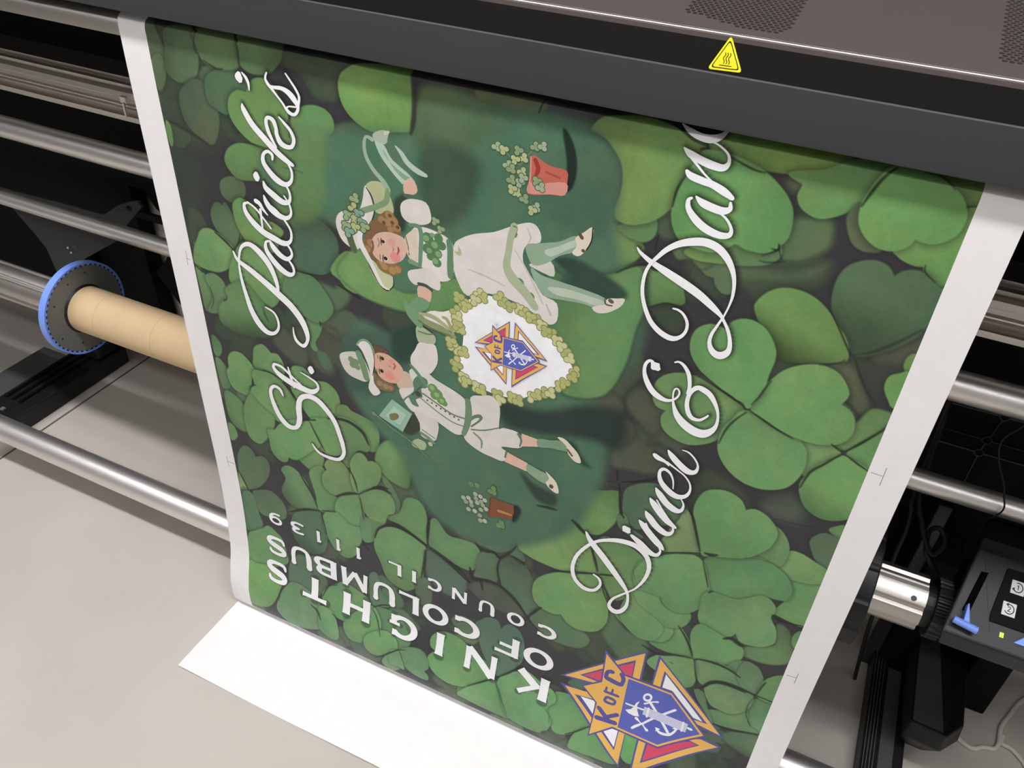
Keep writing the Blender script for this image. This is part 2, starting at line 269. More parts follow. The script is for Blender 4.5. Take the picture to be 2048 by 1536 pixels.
([-750.1,705.7,-730.9,694.3,-710.7,690.6,-693.2,704.5,-688.3,724.3,-695.3,741.5,-713.3,747.2,-738.9,750.7,-751.9,734.3],(80,114,80),1,4,None),
([-774.1,713.8,-758.7,712.4,-754.6,735.5,-745.5,762.2,-742.9,783.6,-763,801.5,-777.8,794.2],(82,120,82),1.5,3,None),
([-504.7,511.5,-491.6,492.3,-475.4,484.5,-458,489.6,-449,513.1,-454.1,550.6,-458.7,567.1,-475,567.3,-491.2,562.4,-502.9,550.7,-510.2,534.9],(98,146,86),2,5,(1,0,0.7)),
([-501.4,559.7,-487.5,570.5,-474.2,596.6,-475,617.3,-484.1,632.1,-480.8,604.7,-492.4,585],(86,126,82),1,3,None),
([-599.4,583.1,-591.4,569.8,-575.6,562.9,-563.3,569.9,-552.3,592.3,-545.4,614.5,-566.3,628.1,-591.8,638.6,-606.4,627,-605.2,605.8,-595.9,591.6,-595.9,591.6],(106,144,90),0.8,4,None),
([-547.7,615.6,-554.5,593.3,-552.8,572.7,-552.7,557.9,-543.8,539.7,-532.8,532.7,-525,538.8,-523.3,545.2,-523.3,545.2,-514.7,540.3,-504.6,544.2,-502.5,560.1,-511.1,583.6,-527.2,602.3],(104,150,92),0.8,5,None),
([-495.3,642.7,-473.1,621.6,-461.4,588.1,-438.9,584.9,-429.2,610.5,-430.2,665.9,-457.4,655.7,-478.4,647.6],(94,141,86),1.5,4,None),
([-586.8,657.4,-575.9,636.5,-557,622.5,-541.5,620.4,-536.9,647,-541.4,681.2,-555.8,693.8,-576.7,698.5,-589.1,682.7],(101,149,92),0.8,4,None),
([-538.9,614.1,-514,594.9,-492.8,592.7,-482.9,605.7,-483.9,626.8,-495.1,637.4,-502.7,659.5,-518.4,667.2,-532.9,653,-538.2,634.5],(102,150,92),0.8,4,None),
([-670.7,718.8,-649.5,701.9,-624.6,690.1,-614.5,705.8,-611.7,743.2,-617.5,774.1,-633.1,790.2,-658,793.9,-676.3,774.6,-681.3,748.8],(76,112,80),1,4,(-0.5,1,0.75)),
([-610.7,690.3,-588.6,677,-564.8,692.7,-544.3,690.8,-545.9,716.3,-553.9,736.9,-557,752.4,-574.2,769.4,-592.9,764.7,-606,746,-615.5,717.4],(98,146,90),0.8,4,None),
([-541.5,665.1,-518.2,664.5,-496.2,661.7,-514.9,684.4,-520.4,703.5,-541.2,714],(90,134,86),1,2,None),
([-521.2,720.4,-517.5,691.1,-510.1,676.6,-491.9,662.2,-468.1,658.4,-444.9,665.4,-432.4,675.1,-435,709.1,-439.4,750.1,-459.2,783,-477.3,787,-500,776.4,-510.8,748.4],(98,147,90),0.8,5,(-0.6,0.8,0.9)),
([-423.9,665.3,-425.5,629.3,-414.9,606.1,-394.8,629.5,-370.7,627.6,-350.8,627.7,-342.5,644.2,-345.8,667.2,-357.6,684.3,-378.1,684.4,-403.1,678.7],(90,138,86),1,4,None),
([-432.8,713.5,-430.4,679.4,-411.4,680.4,-384.2,693.2,-361.1,708.1,-368.3,745.2,-393.5,758.9,-424.1,742],(78,108,84),4,3,None),
([-448.2,760.4,-437.2,743.4,-424.1,747.6,-421.2,785.2,-431.8,805,-445.5,795.4],(78,108,80),1.5,3,None),
([-772.3,718.5,-754.2,715.9,-747,754.5,-742.2,777.6,-762.6,798.5,-773.6,780.9],(82,122,86),1,2,None),
([-775.1,815.8,-760.2,800.2,-743.2,786.5,-729.1,774.3,-714.6,781.6,-703,793,-697.6,818.9,-696.8,841.6,-723.7,863,-755.6,874.8,-779.7,874.8],(94,143,88),0.8,4,None),
([-691.8,844.9,-669.1,810.7,-639.7,819.1,-618.5,843,-621.2,866.7,-645,893.7,-670.2,900,-691.8,888.7],(80,112,82),1.5,3,None),
([-779.6,880.1,-760.9,874.5,-723.8,865.7,-705.3,879,-711.8,905.7,-721.8,935.4,-740.9,962,-773.7,974.9,-783.8,955.8],(104,154,88),0.8,4,None),
([-713.8,931.5,-703.9,904.8,-687,881.3,-656,883,-629.1,902.1,-633.2,920.3,-602.5,921.8,-623.2,953.7,-686.2,984.2,-716.4,961.4],(97,142,94),1,4,None),
([-532.9,810.4,-532.6,787.6,-523,777.1,-516.3,787.7,-514.2,812,-490.9,834,-514.2,849.2,-530.9,849.4],(80,118,84),1,3,None),
([-625.5,882.1,-616.3,858.8,-601.3,845.7,-583.7,831,-559.7,835.8,-535.7,846.2,-547.3,866,-570.8,880.1,-568.4,907.8,-588,912,-611.2,904.3],(96,146,90),0.8,4,None),
([-628.9,904.7,-603.5,906,-591.8,936,-593.2,962.7,-609.4,969.5,-628.7,957,-630.2,929.9],(99,150,96),0.8,3,None),
([-525.9,858,-500,850.2,-476.6,849.2,-468.8,864.6,-453.8,896.4,-470.1,920.5,-493.9,921.9,-511.7,888.4],(84,128,84),1,3,None),
([-578,912.5,-551.6,876.2,-528.3,856.5,-512.7,878.5,-512.4,904.3,-530.6,918.8,-539.5,931.5,-546.7,944.3,-566.8,946.5,-576.7,933.9],(98,148,90),0.8,4,None),
([-537.3,927.6,-524,910.1,-501.2,896.3,-481.5,902.2,-476.9,924.1,-497.6,947,-522.6,959.4,-536.9,948.1],(102,152,92),0.8,4,None),
([-503.6,970.4,-490.3,939.7,-472.1,924.3,-463.8,952.3,-485.5,983.1],(98,144,96),1,3,None),
([-461.9,932.7,-447.9,906.5,-429.7,902.5,-418.3,920.6,-444.7,953.4],(94,138,94),1,3,None),
([-360.5,957.7,-356.7,938.9,-337.8,925.5,-320.2,907.9,-347.6,939.4],(90,138,90),1,2,None),
([-417.6,870,-409.7,854.9,-394.6,843.8,-372.4,842.8,-354,852.2,-335.4,864,-317.1,870.2,-302.7,893.5,-328.1,914.8,-348.1,933.9,-374.6,943.8,-400.4,938,-415.9,921.5,-417.6,906.3,-406,890.1,-406,890.1,-415.9,884.8],(99,150,90),0.8,5,None),
([-342.3,800,-336.8,785.7,-322.9,770.9,-308.4,769.7,-302.1,785.7,-302.1,785.7,-290,767.5,-275.4,770.3,-266,784.5,-261.6,810,-264.9,840.6,-278.6,867.8,-295.5,884.7,-312.4,873,-328.1,848.9],(79,113,86),1,4,None),
([-360.4,961.1,-343.5,934.2,-319.9,910.4,-302.3,895.9,-291.6,908.2,-281.2,934.8,-265.8,963.4,-310.3,967.7,-346.6,965.5],(102,156,96),0.8,4,None),
([-200.1,931.4,-210.8,905.6,-201.9,875.3,-199.3,865.9,-177.6,861.3,-153.2,873.8,-140.1,899.3,-156.1,921.6,-173.8,939.2,-189.7,945.4],(98,150,94),0.8,4,None),
([-295.1,899.8,-289.5,881.5,-270.7,863.4,-251,852.1,-228.9,861.3,-207.2,867.8,-200.2,884.6,-210.8,905.6,-200.1,931.4,-213.7,963.1,-248.1,968,-272.7,957.9,-287.4,921.9],(101,156,98),0.8,4,None),
([-165.3,957.8,-158.9,928.6,-140.5,907.2,-116.9,914.4,-89.8,954.5,-129.3,965,-162.1,970],(98,156,92),0.8,4,None),
([-469.9,922.6,-448.1,904.7,-429.5,904.5,-418.4,920.1,-417.1,933.1,-423.5,942.6,-416.3,951,-418.7,963,-440.1,963.5,-459,951.9],(94,142,92),0.8,3,None),
([-488.3,932.2,-471.9,926.4,-461.6,960.5,-473.7,961.5,-488.3,960.7],(102,152,96),0.8,2,None),
([-185.4,835.2,-173.5,819.2,-159.3,821.8,-159.6,833.5,-176.5,841.2],(74,108,78),1,2,None),
([-147.9,662.5,-138.2,654.1,-121,675.9,-90.3,681.4,-85.3,714,-111.2,744.3,-149.7,707.2],(78,112,76),5,3,None),
([-347.5,678.9,-342.5,644.2,-329.1,629.4,-317.3,633.5,-312.7,649.5,-315.1,685.6,-333,690,-349.1,696],(80,113,80),1,4,None),
([-349,621.6,-328.1,600.7,-298.3,585.5,-290.2,596.3,-300.7,614.5,-315.6,624.9,-333.2,623.8],(76,114,84),2,4,None),
([-296.9,615,-288.3,597.8,-278.3,607.8,-275.6,621.7,-289,618.6],(78,112,84),1,2,None),
([-360.8,718.9,-344.8,703.3,-324.7,696.3,-302.5,697.7,-281.7,713.3,-266.3,732.2,-285.4,745.9,-322.4,744.6,-347.8,733.8],(72,88,70),3,3,None),
([-312.2,659.8,-307.4,636.1,-296.4,625.1,-280.7,632.2,-273.3,628.2,-264.7,644.4,-257.7,661.8,-253.6,691.9,-244.6,708.6,-260.6,728.9,-275.5,715.4,-304.9,690.8],(76,110,80),1,5,(0,-1,0.85)),
([-258.5,730.4,-243.1,702.2,-214.7,696.7,-197.8,714.1,-178.5,716.4,-167.2,731.7,-181.7,754.4,-220.1,760.7,-245.1,747.6],(79,116,80),1.5,4,None),
([-237.1,503.3,-238.5,486,-215.5,460.1,-181.2,444.3,-161.2,437.2,-157.4,460.8,-159.8,485.9,-173,512.7,-185.5,521.3,-195.9,519.6,-209.1,507.8,-214,510.2],(96,146,84),1,5,(0,-1,0.8)),
([-260.7,514.6,-250.8,505.3,-237.1,503.3,-237.1,503.3,-224.7,506.3,-209.9,517.4,-192.9,532,-176.5,571.2,-171.1,587.9,-191.3,596.5,-218.9,609,-244.6,610.2,-267.1,607,-284.6,595.9,-273.9,558.6,-261.1,533.3],(104,151,86),0.8,5,None),
([-165,594.5,-171.6,583.2,-179.1,548.4,-172,521.4,-147.4,518,-112.1,536.6,-105.4,581,-117.5,600.4,-141.7,627.2,-154,613.7],(92,138,82),1,3,None),
([-257.7,661.8,-249.7,641.5,-228.9,620.9,-197.9,602.6,-173.6,596.7,-161.2,612.6,-153.3,634,-147.9,670.5,-154.7,696.5,-168,710,-186.2,715.5,-201.9,711.1,-212.7,698.2,-212.7,698.2,-225.5,704.4,-245.2,700.7,-255.9,687.7],(102,152,88),0.8,5,None),
([-153.7,446.3,-151.6,426.5,-132.4,409.6,-111.9,404.3,-98.6,412.3,-82.1,420.8,-76.7,434.7,-81.6,449.7,-102.3,464.1,-130.7,484.8,-141.2,479,-151,466.3],(74,108,76),1,4,None),
([-156.7,477.8,-148.9,469.7,-140.1,487.2,-122.6,496.3,-138.3,499.8,-152.3,493.3],(84,118,80),1,2,None),
([-79.4,427.7,-67,446.7,-56.4,471.3,-52.7,486.9,-71.6,498,-90.9,504.7,-100.8,503,-92.3,467.8,-83.7,446.5],(108,145,92),1,4,None),
([72.4,385.5,78.1,377.8,84.9,374.4,85.3,394.6,80.5,391.2],(95,140,86),1,3,None),
([58.8,412.1,61.8,400.6,69.1,393,79.8,393.5,85.7,398.3,84.8,441.5,79,440.4,68.5,431.5],(82,112,80),1,4,None),
([28.3,622.1,49.8,605.7,62.3,592.6,56,559.5,69.2,558.6,83.5,586.5,84.8,616.4,71.2,630.7,53.8,637,31.3,635.9],(96,138,88),2,4,(1,-1,0.7)),
([47.1,540.9,59.6,501.3,50.7,470.8,86.8,459.4,86.8,485.6,86.4,522.1,83.5,545,68.7,544.5,50.2,541.4],(97,149,90),0.8,5,None),
([36.1,463.6,41.2,437.6,52.6,433.7,67.6,438.2,86.2,447,82.3,468.4,53.3,475.9],(110,154,92),0.8,4,None),
([-1.7,468.7,12.2,452.8,20.2,438.1,23,420.2,18.8,408.2,26.3,410.5,36.4,423.7,40.4,440.2,36.1,463.6,16.9,461],(96,138,86),0.8,4,None),
([-44,504.6,-38.4,486,-9.6,472.9,10,462.5,29.4,465.1,47.4,474.8,58.9,492.6,57.7,511.4,44.4,516.8,31.7,519.5,19,536.2,-9.2,547.9,-26.7,546,-33.7,526.4],(92,144,90),0.8,3,(-1,-1,0.85)),
([-84.8,680.7,-63.4,661.9,-62.8,635,-53.7,629.3,-41.3,642.7,-31.3,660.4,-24.3,680.2,-49.1,685.3,-69.6,687.5],(95,148,90),0.8,4,None),
([-102.9,630.4,-82.5,628.6,-67.1,629.7,-59.7,643.6,-63.4,661.9,-75.2,674.7,-102.8,678.3,-122,668.4,-138.6,651.6,-123.5,632.2],(101,151,92),0.8,4,None),
([-123.9,604.1,-107,579.5,-83.8,588.6,-73.2,602.5,-46,597.7,-44.4,615.8,-54.8,632.6,-74,639.2,-95.8,631.4,-131.3,652.6],(99,149,92),0.8,3,None),
([-131.3,652.6,-123.9,604.1,-111.3,619.8,-81.4,635.8,-72.5,648.8,-82,676.2,-106.1,680.3],(101,151,92),0.8,2,None),
([-103.7,525.1,-85.5,508.6,-61.1,495.8,-46.2,501.3,-35.1,527.2,-29.6,547.7,-32,568.3,-37.1,583.6,-47.6,597.4,-63,604,-77,599.7,-85,586.7,-85,586.7,-99.1,587.4,-117.9,585.6,-124.3,564.7,-119.4,540.5],(97,147,90),0.8,3,None),
([-34.2,581.9,-34.4,555.3,-25.3,545.2,5,542,30.4,520.3,45.5,527.7,48.4,540.1,46.4,550.9,56.6,568.8,60.4,591.3,49.8,605.7,35.7,612.2,23.1,612.5,15.5,599.3,15.5,599.3,4.7,616.4,-11.5,616.2,-25.8,609.6,-32.7,598.6],(101,150,94),0.8,3,None),
([-35.7,636.5,-33.8,619.7,-25.8,609.6,-1.9,615.4,5.2,618.7,5.2,618.7,17.5,616.1,28.1,624.9,31.1,638.7,26.2,657.9,11.8,667.4,-10.3,673.8,-24,677.3,-31,657.5],(100,152,92),0.8,5,None),
([-49.6,487.5,-62.8,453,-69.1,431,-70.2,413.1,-63.9,392.3,-50,382.5,-36,381.3,-23.6,387.2,-16.4,399.5,-16.4,399.5,-6.9,393,6.4,396.4,18.8,408.2,23,420.2,20.2,438.1,12.2,452.8,-1.7,468.7,-23.2,479.1,-38.8,484],(98,151,90),0.8,5,None),
([79.6,576.6,79.5,564.3,84.9,556.2,84.8,585.7],(88,142,88),0.8,3,None),
([18.6,668.4,33.8,647.6,51.2,646.7,60.5,659.3,65.9,682.9,61,697.4,47.5,695.6,33.7,677.4],(86,130,88),0.8,4,None),
([-20.3,683.1,-0.4,672.8,22.5,671.2,44.6,697.6,47.8,712.1,17.3,710.7,-2.3,723.8,-15.3,710.2],(97,142,92),0.8,4,None),
([-81.3,725.4,-70.6,703.3,-51.8,689.8,-25.4,683.7,-15.9,716.1,-18.7,737.6,-38.1,747.6,-57.6,738],(104,152,94),0.8,4,None),
([41.1,806.4,51.9,791.8,87.2,774.1,89.5,826.8,72.3,827.6,47.5,819.2],(84,118,82),3,4,(0,1,0.6)),
([33,674.5,37,647.6,49.7,647.2,61.6,660.7,65.9,679.6,61.4,699.3,46.5,698.5,37.6,688],(88,132,88),0.8,3,None),
([58.9,731.9,62.7,712.4,88.3,702.8,90.6,774.5,78.2,772,65.8,755.2],(93,142,92),0.8,4,None),
([12.7,772.1,28,761.7,47,754.2,58,735.3,66.1,763.5,82.2,774.8,60.6,784.4,40.9,789.5,25.1,789.1],(97,142,90),0.8,3,None),
([-11.7,737.9,1.1,740.6,9.1,763.3,24.1,792.7,9.6,774.2,-4.7,755.7],(92,132,86),0.8,2,None),
([0.6,729.7,8.2,716.2,22.8,704.9,42.7,703.9,59.7,706.1,59.4,734.3,44,756.3,27.4,759.2,12.7,755.2],(105,147,94),0.8,4,None),
([64.8,699.7,66,676.7,71.6,659.2,86.3,647.9,89.1,699.4,72.7,705.4],(91,142,88),0.8,4,None),
([-86.6,889.1,-69.5,886.9,-62.8,908.2,-68.3,938.5,-83.5,931.4],(98,164,90),0.8,3,None),
([-158.9,178.5,-147,170.4,-134.5,168,-125,178.3,-128.9,200.7,-141.9,201.9,-154.3,190.6],(64,76,62),5,0,None),
([-127.4,129,-124.4,118.5,-117.8,120.7,-110.6,126.9,-102.7,135.7,-113.4,144.4,-123.4,137.5],(66,76,64),1.5,1,None),
([-120.2,114.7,-113.5,111.4,-96.2,108,-88,124.4,-86.8,136.5,-94.8,138.9,-102.1,132.7,-104.9,124.5,-104.9,124.5,-112.2,124.6,-117.8,120.7],(84,112,74),1,3,None),
([-170.5,86.1,-160.7,70.8,-151.2,83.8,-147,94.5,-158.6,98.8,-166.6,95.6],(76,96,70),3,1,None),
([-150.4,103.3,-135.1,92.7,-111.4,91.6,-103.3,102.5,-118,120,-131.5,112.9,-143.3,116.2],(80,108,72),2,3,None),
([-240.5,98.5,-205.5,97.6,-195.6,104.4,-182.2,109,-178.4,117.6,-191.4,135.1,-221.3,152.1],(98,140,80),1.5,4,None),
([-205.5,97.6,-185.1,88.5,-171.3,81.1,-169.1,95,-175.2,104.5,-185,107.1,-198.2,103.8],(90,132,80),1,3,None),
([-137.5,106.5,-122.5,95.9,-99.7,91.1,-78.8,90.6,-80.5,98.9,-96.4,107.2,-112.5,110.4,-125.7,111.3],(98,138,78),0.8,3,None),
([-97.4,90.5,-91.3,86.2,-76.6,90,-70.9,89.8,-56.8,77.1,-52.2,87.2,-63,99.3,-90.5,106.9,-98.8,101.3],(88,126,78),1,3,None),
([-133.4,2.5,-119.6,-15.1,-80.1,-16.8,-37.9,-15.4,-17.3,-14.2,-13.6,-0.9,-32.4,4.2,-51.8,9.7,-72.4,12,-88.5,12.2,-111.5,7],(100,142,70),0.8,5,None),
([-61.7,11.9,-49.9,17.2,-48.3,19.1,-49.9,29.7,-44.3,38.8,-32.3,44.1,-22.2,42.2,-8.9,33.7,2.4,19.7,13.1,-11.5,-7.3,-14.2,-33,2.2,-50.3,7.1],(94,141,80),0.8,5,None),
([-6.1,38.6,0.4,25.5,5.4,42.6,14.9,54.3,27.1,60.6,19.8,63.8,11.4,63.6,2.4,57.6],(80,102,70),1,3,None),
([42.4,-15.8,62.2,-16,86.4,-15,85.7,5,76.6,8.3,70.5,1.1,56.6,-6.9],(94,128,66),1,3,None),
([38.4,57.6,50.2,43.9,62.4,45.3,77.7,33.3,79.2,13.1,84.7,7.4,87.9,8.8,87.2,33.1,84.6,59.1,83.4,78.7,76.8,77,66.9,71.3,64.5,65.3,64.5,65.3,57.4,66.7,47.7,64.6,41.7,61.5],(97,146,78),0.8,4,None),
([18.6,-14.7,41.5,-15.6,56.6,-6.9,70.5,1.1,78.8,13.2,80.1,23.8,77.7,33.3,70.7,40.8,62.2,44.8,53.2,44.3,49.8,42.8,49.8,42.8,45.8,52,36.5,58.1,24.4,58.4,13.3,52.3,5.4,42.6,2.3,31.9,2.7,19.4,7.7,2.7],(96,149,82),0.8,6,None),
([-242.9,8.7,-234.6,-2.1,-219.1,-7.4,-201.7,-11.7,-182.5,-10.5,-165.1,-6.5,-145.1,0.5,-137.3,5.6,-145.8,21.3,-150.4,34,-154.3,51.8,-159,66.6,-171.3,81.1,-185,89.1,-199.8,92.2,-210.8,85.7,-206.7,59.1,-210,35.2,-224.7,16.8,-237.8,10],(103,144,78),1,5,(-1,0,0.85)),
([-136.9,7.8,-117.2,5.9,-100.1,9.1,-82.3,15.4,-65.7,26.5,-55.3,38,-50.7,49.8,-50.1,67.9,-56.3,79.5,-65.7,87.7,-81.5,88.8,-91.3,86.2,-95.7,87.4,-109.9,99,-131.5,99.6,-144.4,95.1,-152.4,84.1,-156.1,69.7,-155.2,53.3,-150.4,34,-143.6,20.8],(93,146,82),0.8,6,None),
([-201.7,147.3,-190.9,139.3,-172.1,133.7,-162.8,136.3,-140.3,134,-131.6,151.3,-130.3,162.4,-147.5,167.6,-162,175.1,-174.4,181.8,-192.5,176.9],(90,134,78),1,4,(0.7,0.7,0.8)),
([2.6,116.7,1.8,97.4,6.5,83.4,16.8,75,27.4,72,37.5,74.7,43.8,81.5,45.5,82.3,45.5,82.3,50.3,76,59.2,72.2,69.9,74.1,81.8,82.8,84.9,83.2,86.4,102.7,81.2,127.9,72.8,141.4,61.5,153.5,43.3,166.7,34,165.6,21.5,153,8.3,133.7],(76,109,74),1.2,5,(-0.3,1,0.75)),
([-60.8,148.1,-60.1,138.1,-52.2,126.2,-40.1,118.8,-24.4,117.9,-9.6,122.8,4.4,133.3,15.4,144.9,23.4,153.4,28.3,163,30.4,175.2,21.9,181,4.9,187,-17.3,193.3,-37.8,188.4,-48.5,168.5],(95,140,76),1,5,(-0.4,1,0.5)),
([79.9,165.3,80,155.5,84.1,151.3,85.3,162,83.9,171.1],(95,138,76),0.8,3,None),
([71.3,193,71.6,181.1,78.6,175.1,85.2,173.5,85,210.3,77.5,204.1],(98,150,80),0.8,4,None),
([33.7,278.5,36.6,252.7,38.6,224.9,53,230.3,58.4,240.7,65.8,222.2,76.1,218.2,87.4,221.5,82.4,239,70.3,261.7,59.9,275.9,43.4,277.8],(92,134,80),2,4,None),
([9.8,283.3,31.4,279.4,43,276.3,53.8,280.1,48.3,296.1,35.4,314,28.9,323.9,23.4,306.9],(108,150,90),1,3,None),
([61.2,280.4,71.1,264.6,86.8,242,85.1,292.1,72.4,285.7],(95,146,86),1,3,None),
([29.5,341.7,32.4,322.3,40.5,304.7,54.1,290.2,61.4,285.4,86,295.1,86.5,326.4,87.2,355.3,75.6,368.5,58.6,373,40.6,364.5],(99,153,88),0.8,5,(-0.3,1,0.8)),
([-47.2,264.7,-61.7,257.8,-80.3,250.1,-101.5,243.2,-118.7,244.5,-133.6,253.1,-141.2,265.8,-141.1,284.4,-135.3,294.3,-123.8,296,-123.8,296,-128.3,307.4,-123.8,321.7,-109.5,330.4,-92.3,331.4,-73.3,320.8,-61.3,305.3,-53.4,284.8],(99,143,86),0.8,5,None),
([-45.5,266.5,-19.5,267,2.5,274.2,22.1,291.9,26.2,318,17.2,345.2,-1.1,358,-19.6,360.4,-37.4,354.9,-52.8,341.6,-62,323.7,-62.3,300.4,-55.2,282.4],(100,151,90),0.8,5,None),
([-40.5,259.6,-35.4,236.7,-28.8,221.7,-19.1,205.9,-5,194.9,11.3,189.2,27.3,192.4,38.2,203.4,42.6,213.9,38.3,226.3,38.3,226.3,49.8,231.2,56.6,242.7,57.4,258.5,49.1,271.8,31.3,279.1,10.1,279.5,-12.9,273.7,-31.3,266],(100,152,88),0.8,5,None),
([-45.3,261.4,-60.2,252.4,-81.5,244,-99.7,231.3,-111,216.3,-113.9,200.3,-110.5,187.1,-101.8,179.1,-92.2,176.8,-82.9,179.6,-82.9,179.6,-79.9,169.9,-70.4,162.5,-58.4,161.6,-46.2,167.7,-35.7,181.7,-31.9,195.3,-33.6,217.2,-34.2,236.3,-41.1,256.6],(95,149,86),0.8,6,None),
([-576.5,171.1,-618.8,168.6,-641.3,130.3,-609.2,105.4,-578.7,82,-512,64.1,-438,49.4,-391.6,29,-337.6,5.1,-275.8,2.8,-240.2,10,-214.6,37.2,-207.6,91.3,-197.1,132.1,-171.4,147.5,-162.9,223.2,-185.6,284,-205.1,319.5,-182.8,378.2,-188.8,462.7,-221.4,541.8,-290,601.3,-366.8,620.4,-430.8,586.1,-468.5,507.6,-510.3,470.9,-542.4,422.9,-544.7,358.7,-517.8,304.4,-461.4,330.6,-426.6,364.3,-418.1,272.9,-458.5,257.6,-485.6,248.5,-522.8,189.3,-556.4,178.7],(70,112,82),9,0,None),
([-605.2,78.8,-550.7,68,-548.8,110,-562.8,174,-622.9,195.4,-623.9,132.5],(86,128,78),7,0,None),
([-267.8,33.9,-228.5,25.6,-215.2,52,-223.3,111.4,-277.2,108.7,-307.4,67.6],(66,104,76),9,0,None),
([-414.2,8.5,-359,8.1,-336.6,28.2,-391.5,59.8,-432.3,57.7],(76,108,74),9,0,None),
([-546,242.4,-512.4,204.4,-478.7,237.8,-441.3,243.5,-386.6,207.2,-368.9,225.9,-394.5,252.2,-433.7,268.6,-474.1,272.5,-517.1,266.1],(98,146,84),2.5,3,None),
([-543.3,342.7,-489.1,310,-447,325.7,-463.3,377.6,-510.9,419.5,-549.1,408.6],(60,92,74),9,0,None),
([-426.6,67.1,-391.5,54.5,-357.2,68.2,-373.5,127.1,-422.5,151.2],(58,84,62),9,0,None),
([-275.4,166.5,-247.4,169.5,-205.6,150.3,-178.4,135.6,-166.8,171.2,-172.9,208.6,-178.3,255.9,-197.4,302.9,-240.6,317.9,-258,292.5,-264.7,256.7,-273.8,235.2],(90,138,82),2,6,(-0.8,-0.5,0.8)),
([-323,356.9,-270.7,352.2,-216.7,324,-169.1,320.1,-168.2,372.1,-205.4,372.1,-268,389.9,-314.6,392.8],(44,58,52),8,0,None),
([-260.8,173.4,-229.4,152.6,-190.1,164.6,-191.2,176.8,-214.2,189.9,-242.6,186.2],(46,74,58),5,0,None),
([-269.6,151.7,-248.1,143.9,-222.1,150.9,-194,164.3,-191,174.4,-210.6,178.4,-236.9,171.5],(44,72,56),4,0,None),
([-257.7,393.6,-233.2,398.1,-211.7,413.8,-199.9,413.6,-213.2,399.5,-226.7,383.2],(48,66,54),4,0,None),
([-290.5,461.2,-268.4,472.6,-240.4,478.7,-240.9,498.1,-266.8,496.4],(50,66,56),4,0,None),
([-270.9,14.8,-261.3,25.4,-255.6,42.2,-255.3,60.7,-259.8,72.8,-262.6,68.6,-264.1,44.1],(36,48,42),1.5,0,None),
([-296.8,524.9,-288.8,521.1,-284.7,530.7,-290.8,550.3,-297.2,552.2],(36,44,38),2.5,0,None),
([-456.2,432.9,-435.2,424.7,-428.6,440.2,-447.8,463.9,-461.9,461.6],(50,64,50),3,0,None),
([-461.1,132.3,-445.1,121.3,-446.4,154.4,-450.8,166.8,-460.6,161.7],(46,66,52),3,0,None),
([-469.1,304.6,-434.1,286.7,-434.9,318.1,-453.2,347.6,-472.9,340.2],(44,68,56),5,0,None),
],
'stem':[
([-46.3,262.7,1.5,-51,258.7,3,-58,256.5,1.6],(34,36,32),0.6),
([-41.1,256.6,0.9,-36.1,245,1.8,-32.6,232.5,1.7,-28.8,221.7,0.9],(34,36,32),0.6),
([-39.3,265,1.1,-27.9,269.7,2.2,-9.4,277.4,2.2,7.1,282.4,1.1],(34,36,32),0.6),
([-43.9,267.6,1.1,-53.7,283.2,2.1,-59.8,299.4,2.1,-62.8,318.2,1],(34,36,32),0.6),
([-58,256.5,0.6,-75.4,248.3,1.2,-96.1,236.4,0.6],(34,36,32),0.6),
([-68,97.5,0.5,-61.3,97,1,-46.5,92.2,0.5],(34,36,32),0.6),
([-201.6,148,0.8,-190.9,139.3,1.6,-174,129.6,0.8],(34,36,32),0.6),
([-161.9,175.8,1.1,-147.5,167.6,2.2,-134.8,166,1.1],(34,36,32),0.6),
([56.4,280.7,1.2,50.8,278.1,2.4,43.9,275.1,1.2],(34,36,32),0.6),
([59.3,277.9,1.3,68.6,264,2.7,83.2,241.9,1.3],(34,36,32),0.6),
([55.1,284.7,1.3,44.6,301.1,2.7,33.9,318.1,2.6,29.5,341.7,1.3],(34,36,32),0.6),
([62,283.4,1.2,73.3,288.8,2.4,87.1,294.6,1.2],(34,36,32),0.6),
([29.6,175.8,0.8,26.2,179.9,1.6,9.9,188.5,0.8],(44,46,42),1),
([35.4,168.1,1.3,51.5,158.3,2.6,68.2,141.6,2.4,81.9,124.9,1.2],(52,58,50),1.5),
([32.3,169.1,0.7,26.3,159.8,1.4,13.4,141.7,1.4,3.2,128.6,0.7],(34,36,32),0.6),
([37.5,171.6,1.1,46.5,187.3,2.3,58.1,203.8,2.4,67.9,213.8,1.2],(46,52,46),1.2),
([-51.8,487.5,1.6,-64.5,494.2,3.2,-90.6,506.8,1.6],(34,36,32),0.6),
([-46.3,484.6,2.5,-38.8,484,4.9,-32,480.4,2.3],(34,36,32),0.6),
([-52.4,484.5,1.6,-62.1,456.9,3.1,-70.8,433.9,3.2,-76.7,426.4,1.7],(34,36,32),0.6),
([-45.5,500.9,1,-37.3,523.8,1.9,-31.9,539.5,1],(34,36,32),0.6),
([-29.6,547.7,2.1,-25.8,543.1,2.1],(34,36,32),0.6),
([-165.3,418.3,1.9,-167,405,1.9],(34,36,32),0.6),
([-168,422,1.1,-177,426.1,1.1],(34,36,32),0.6),
([-159,418.6,1.5,-141.5,410.1,2.9,-127.5,401.4,2.8,-118,394.2,1.3],(34,36,32),0.6),
([-162.3,423.2,1.6,-158.7,444.4,3.2,-155,466.1,3.4,-149.9,474.5,1.9],(34,36,32),0.6),
([-171.3,585.5,1.9,-177,566.6,3.8,-184.2,548.7,1.9],(34,36,32),0.6),
([-175.8,592.9,2.3,-201.3,604.4,4.6,-236.4,619.8,2.3],(34,36,32),0.6),
([-167.4,589.6,3.2,-150.8,582.9,3.2],(34,36,32),0.6),
([-166.7,595.4,1.1,-158.4,621.3,2.4,-151,637.9,1.2],(34,36,32),0.6),
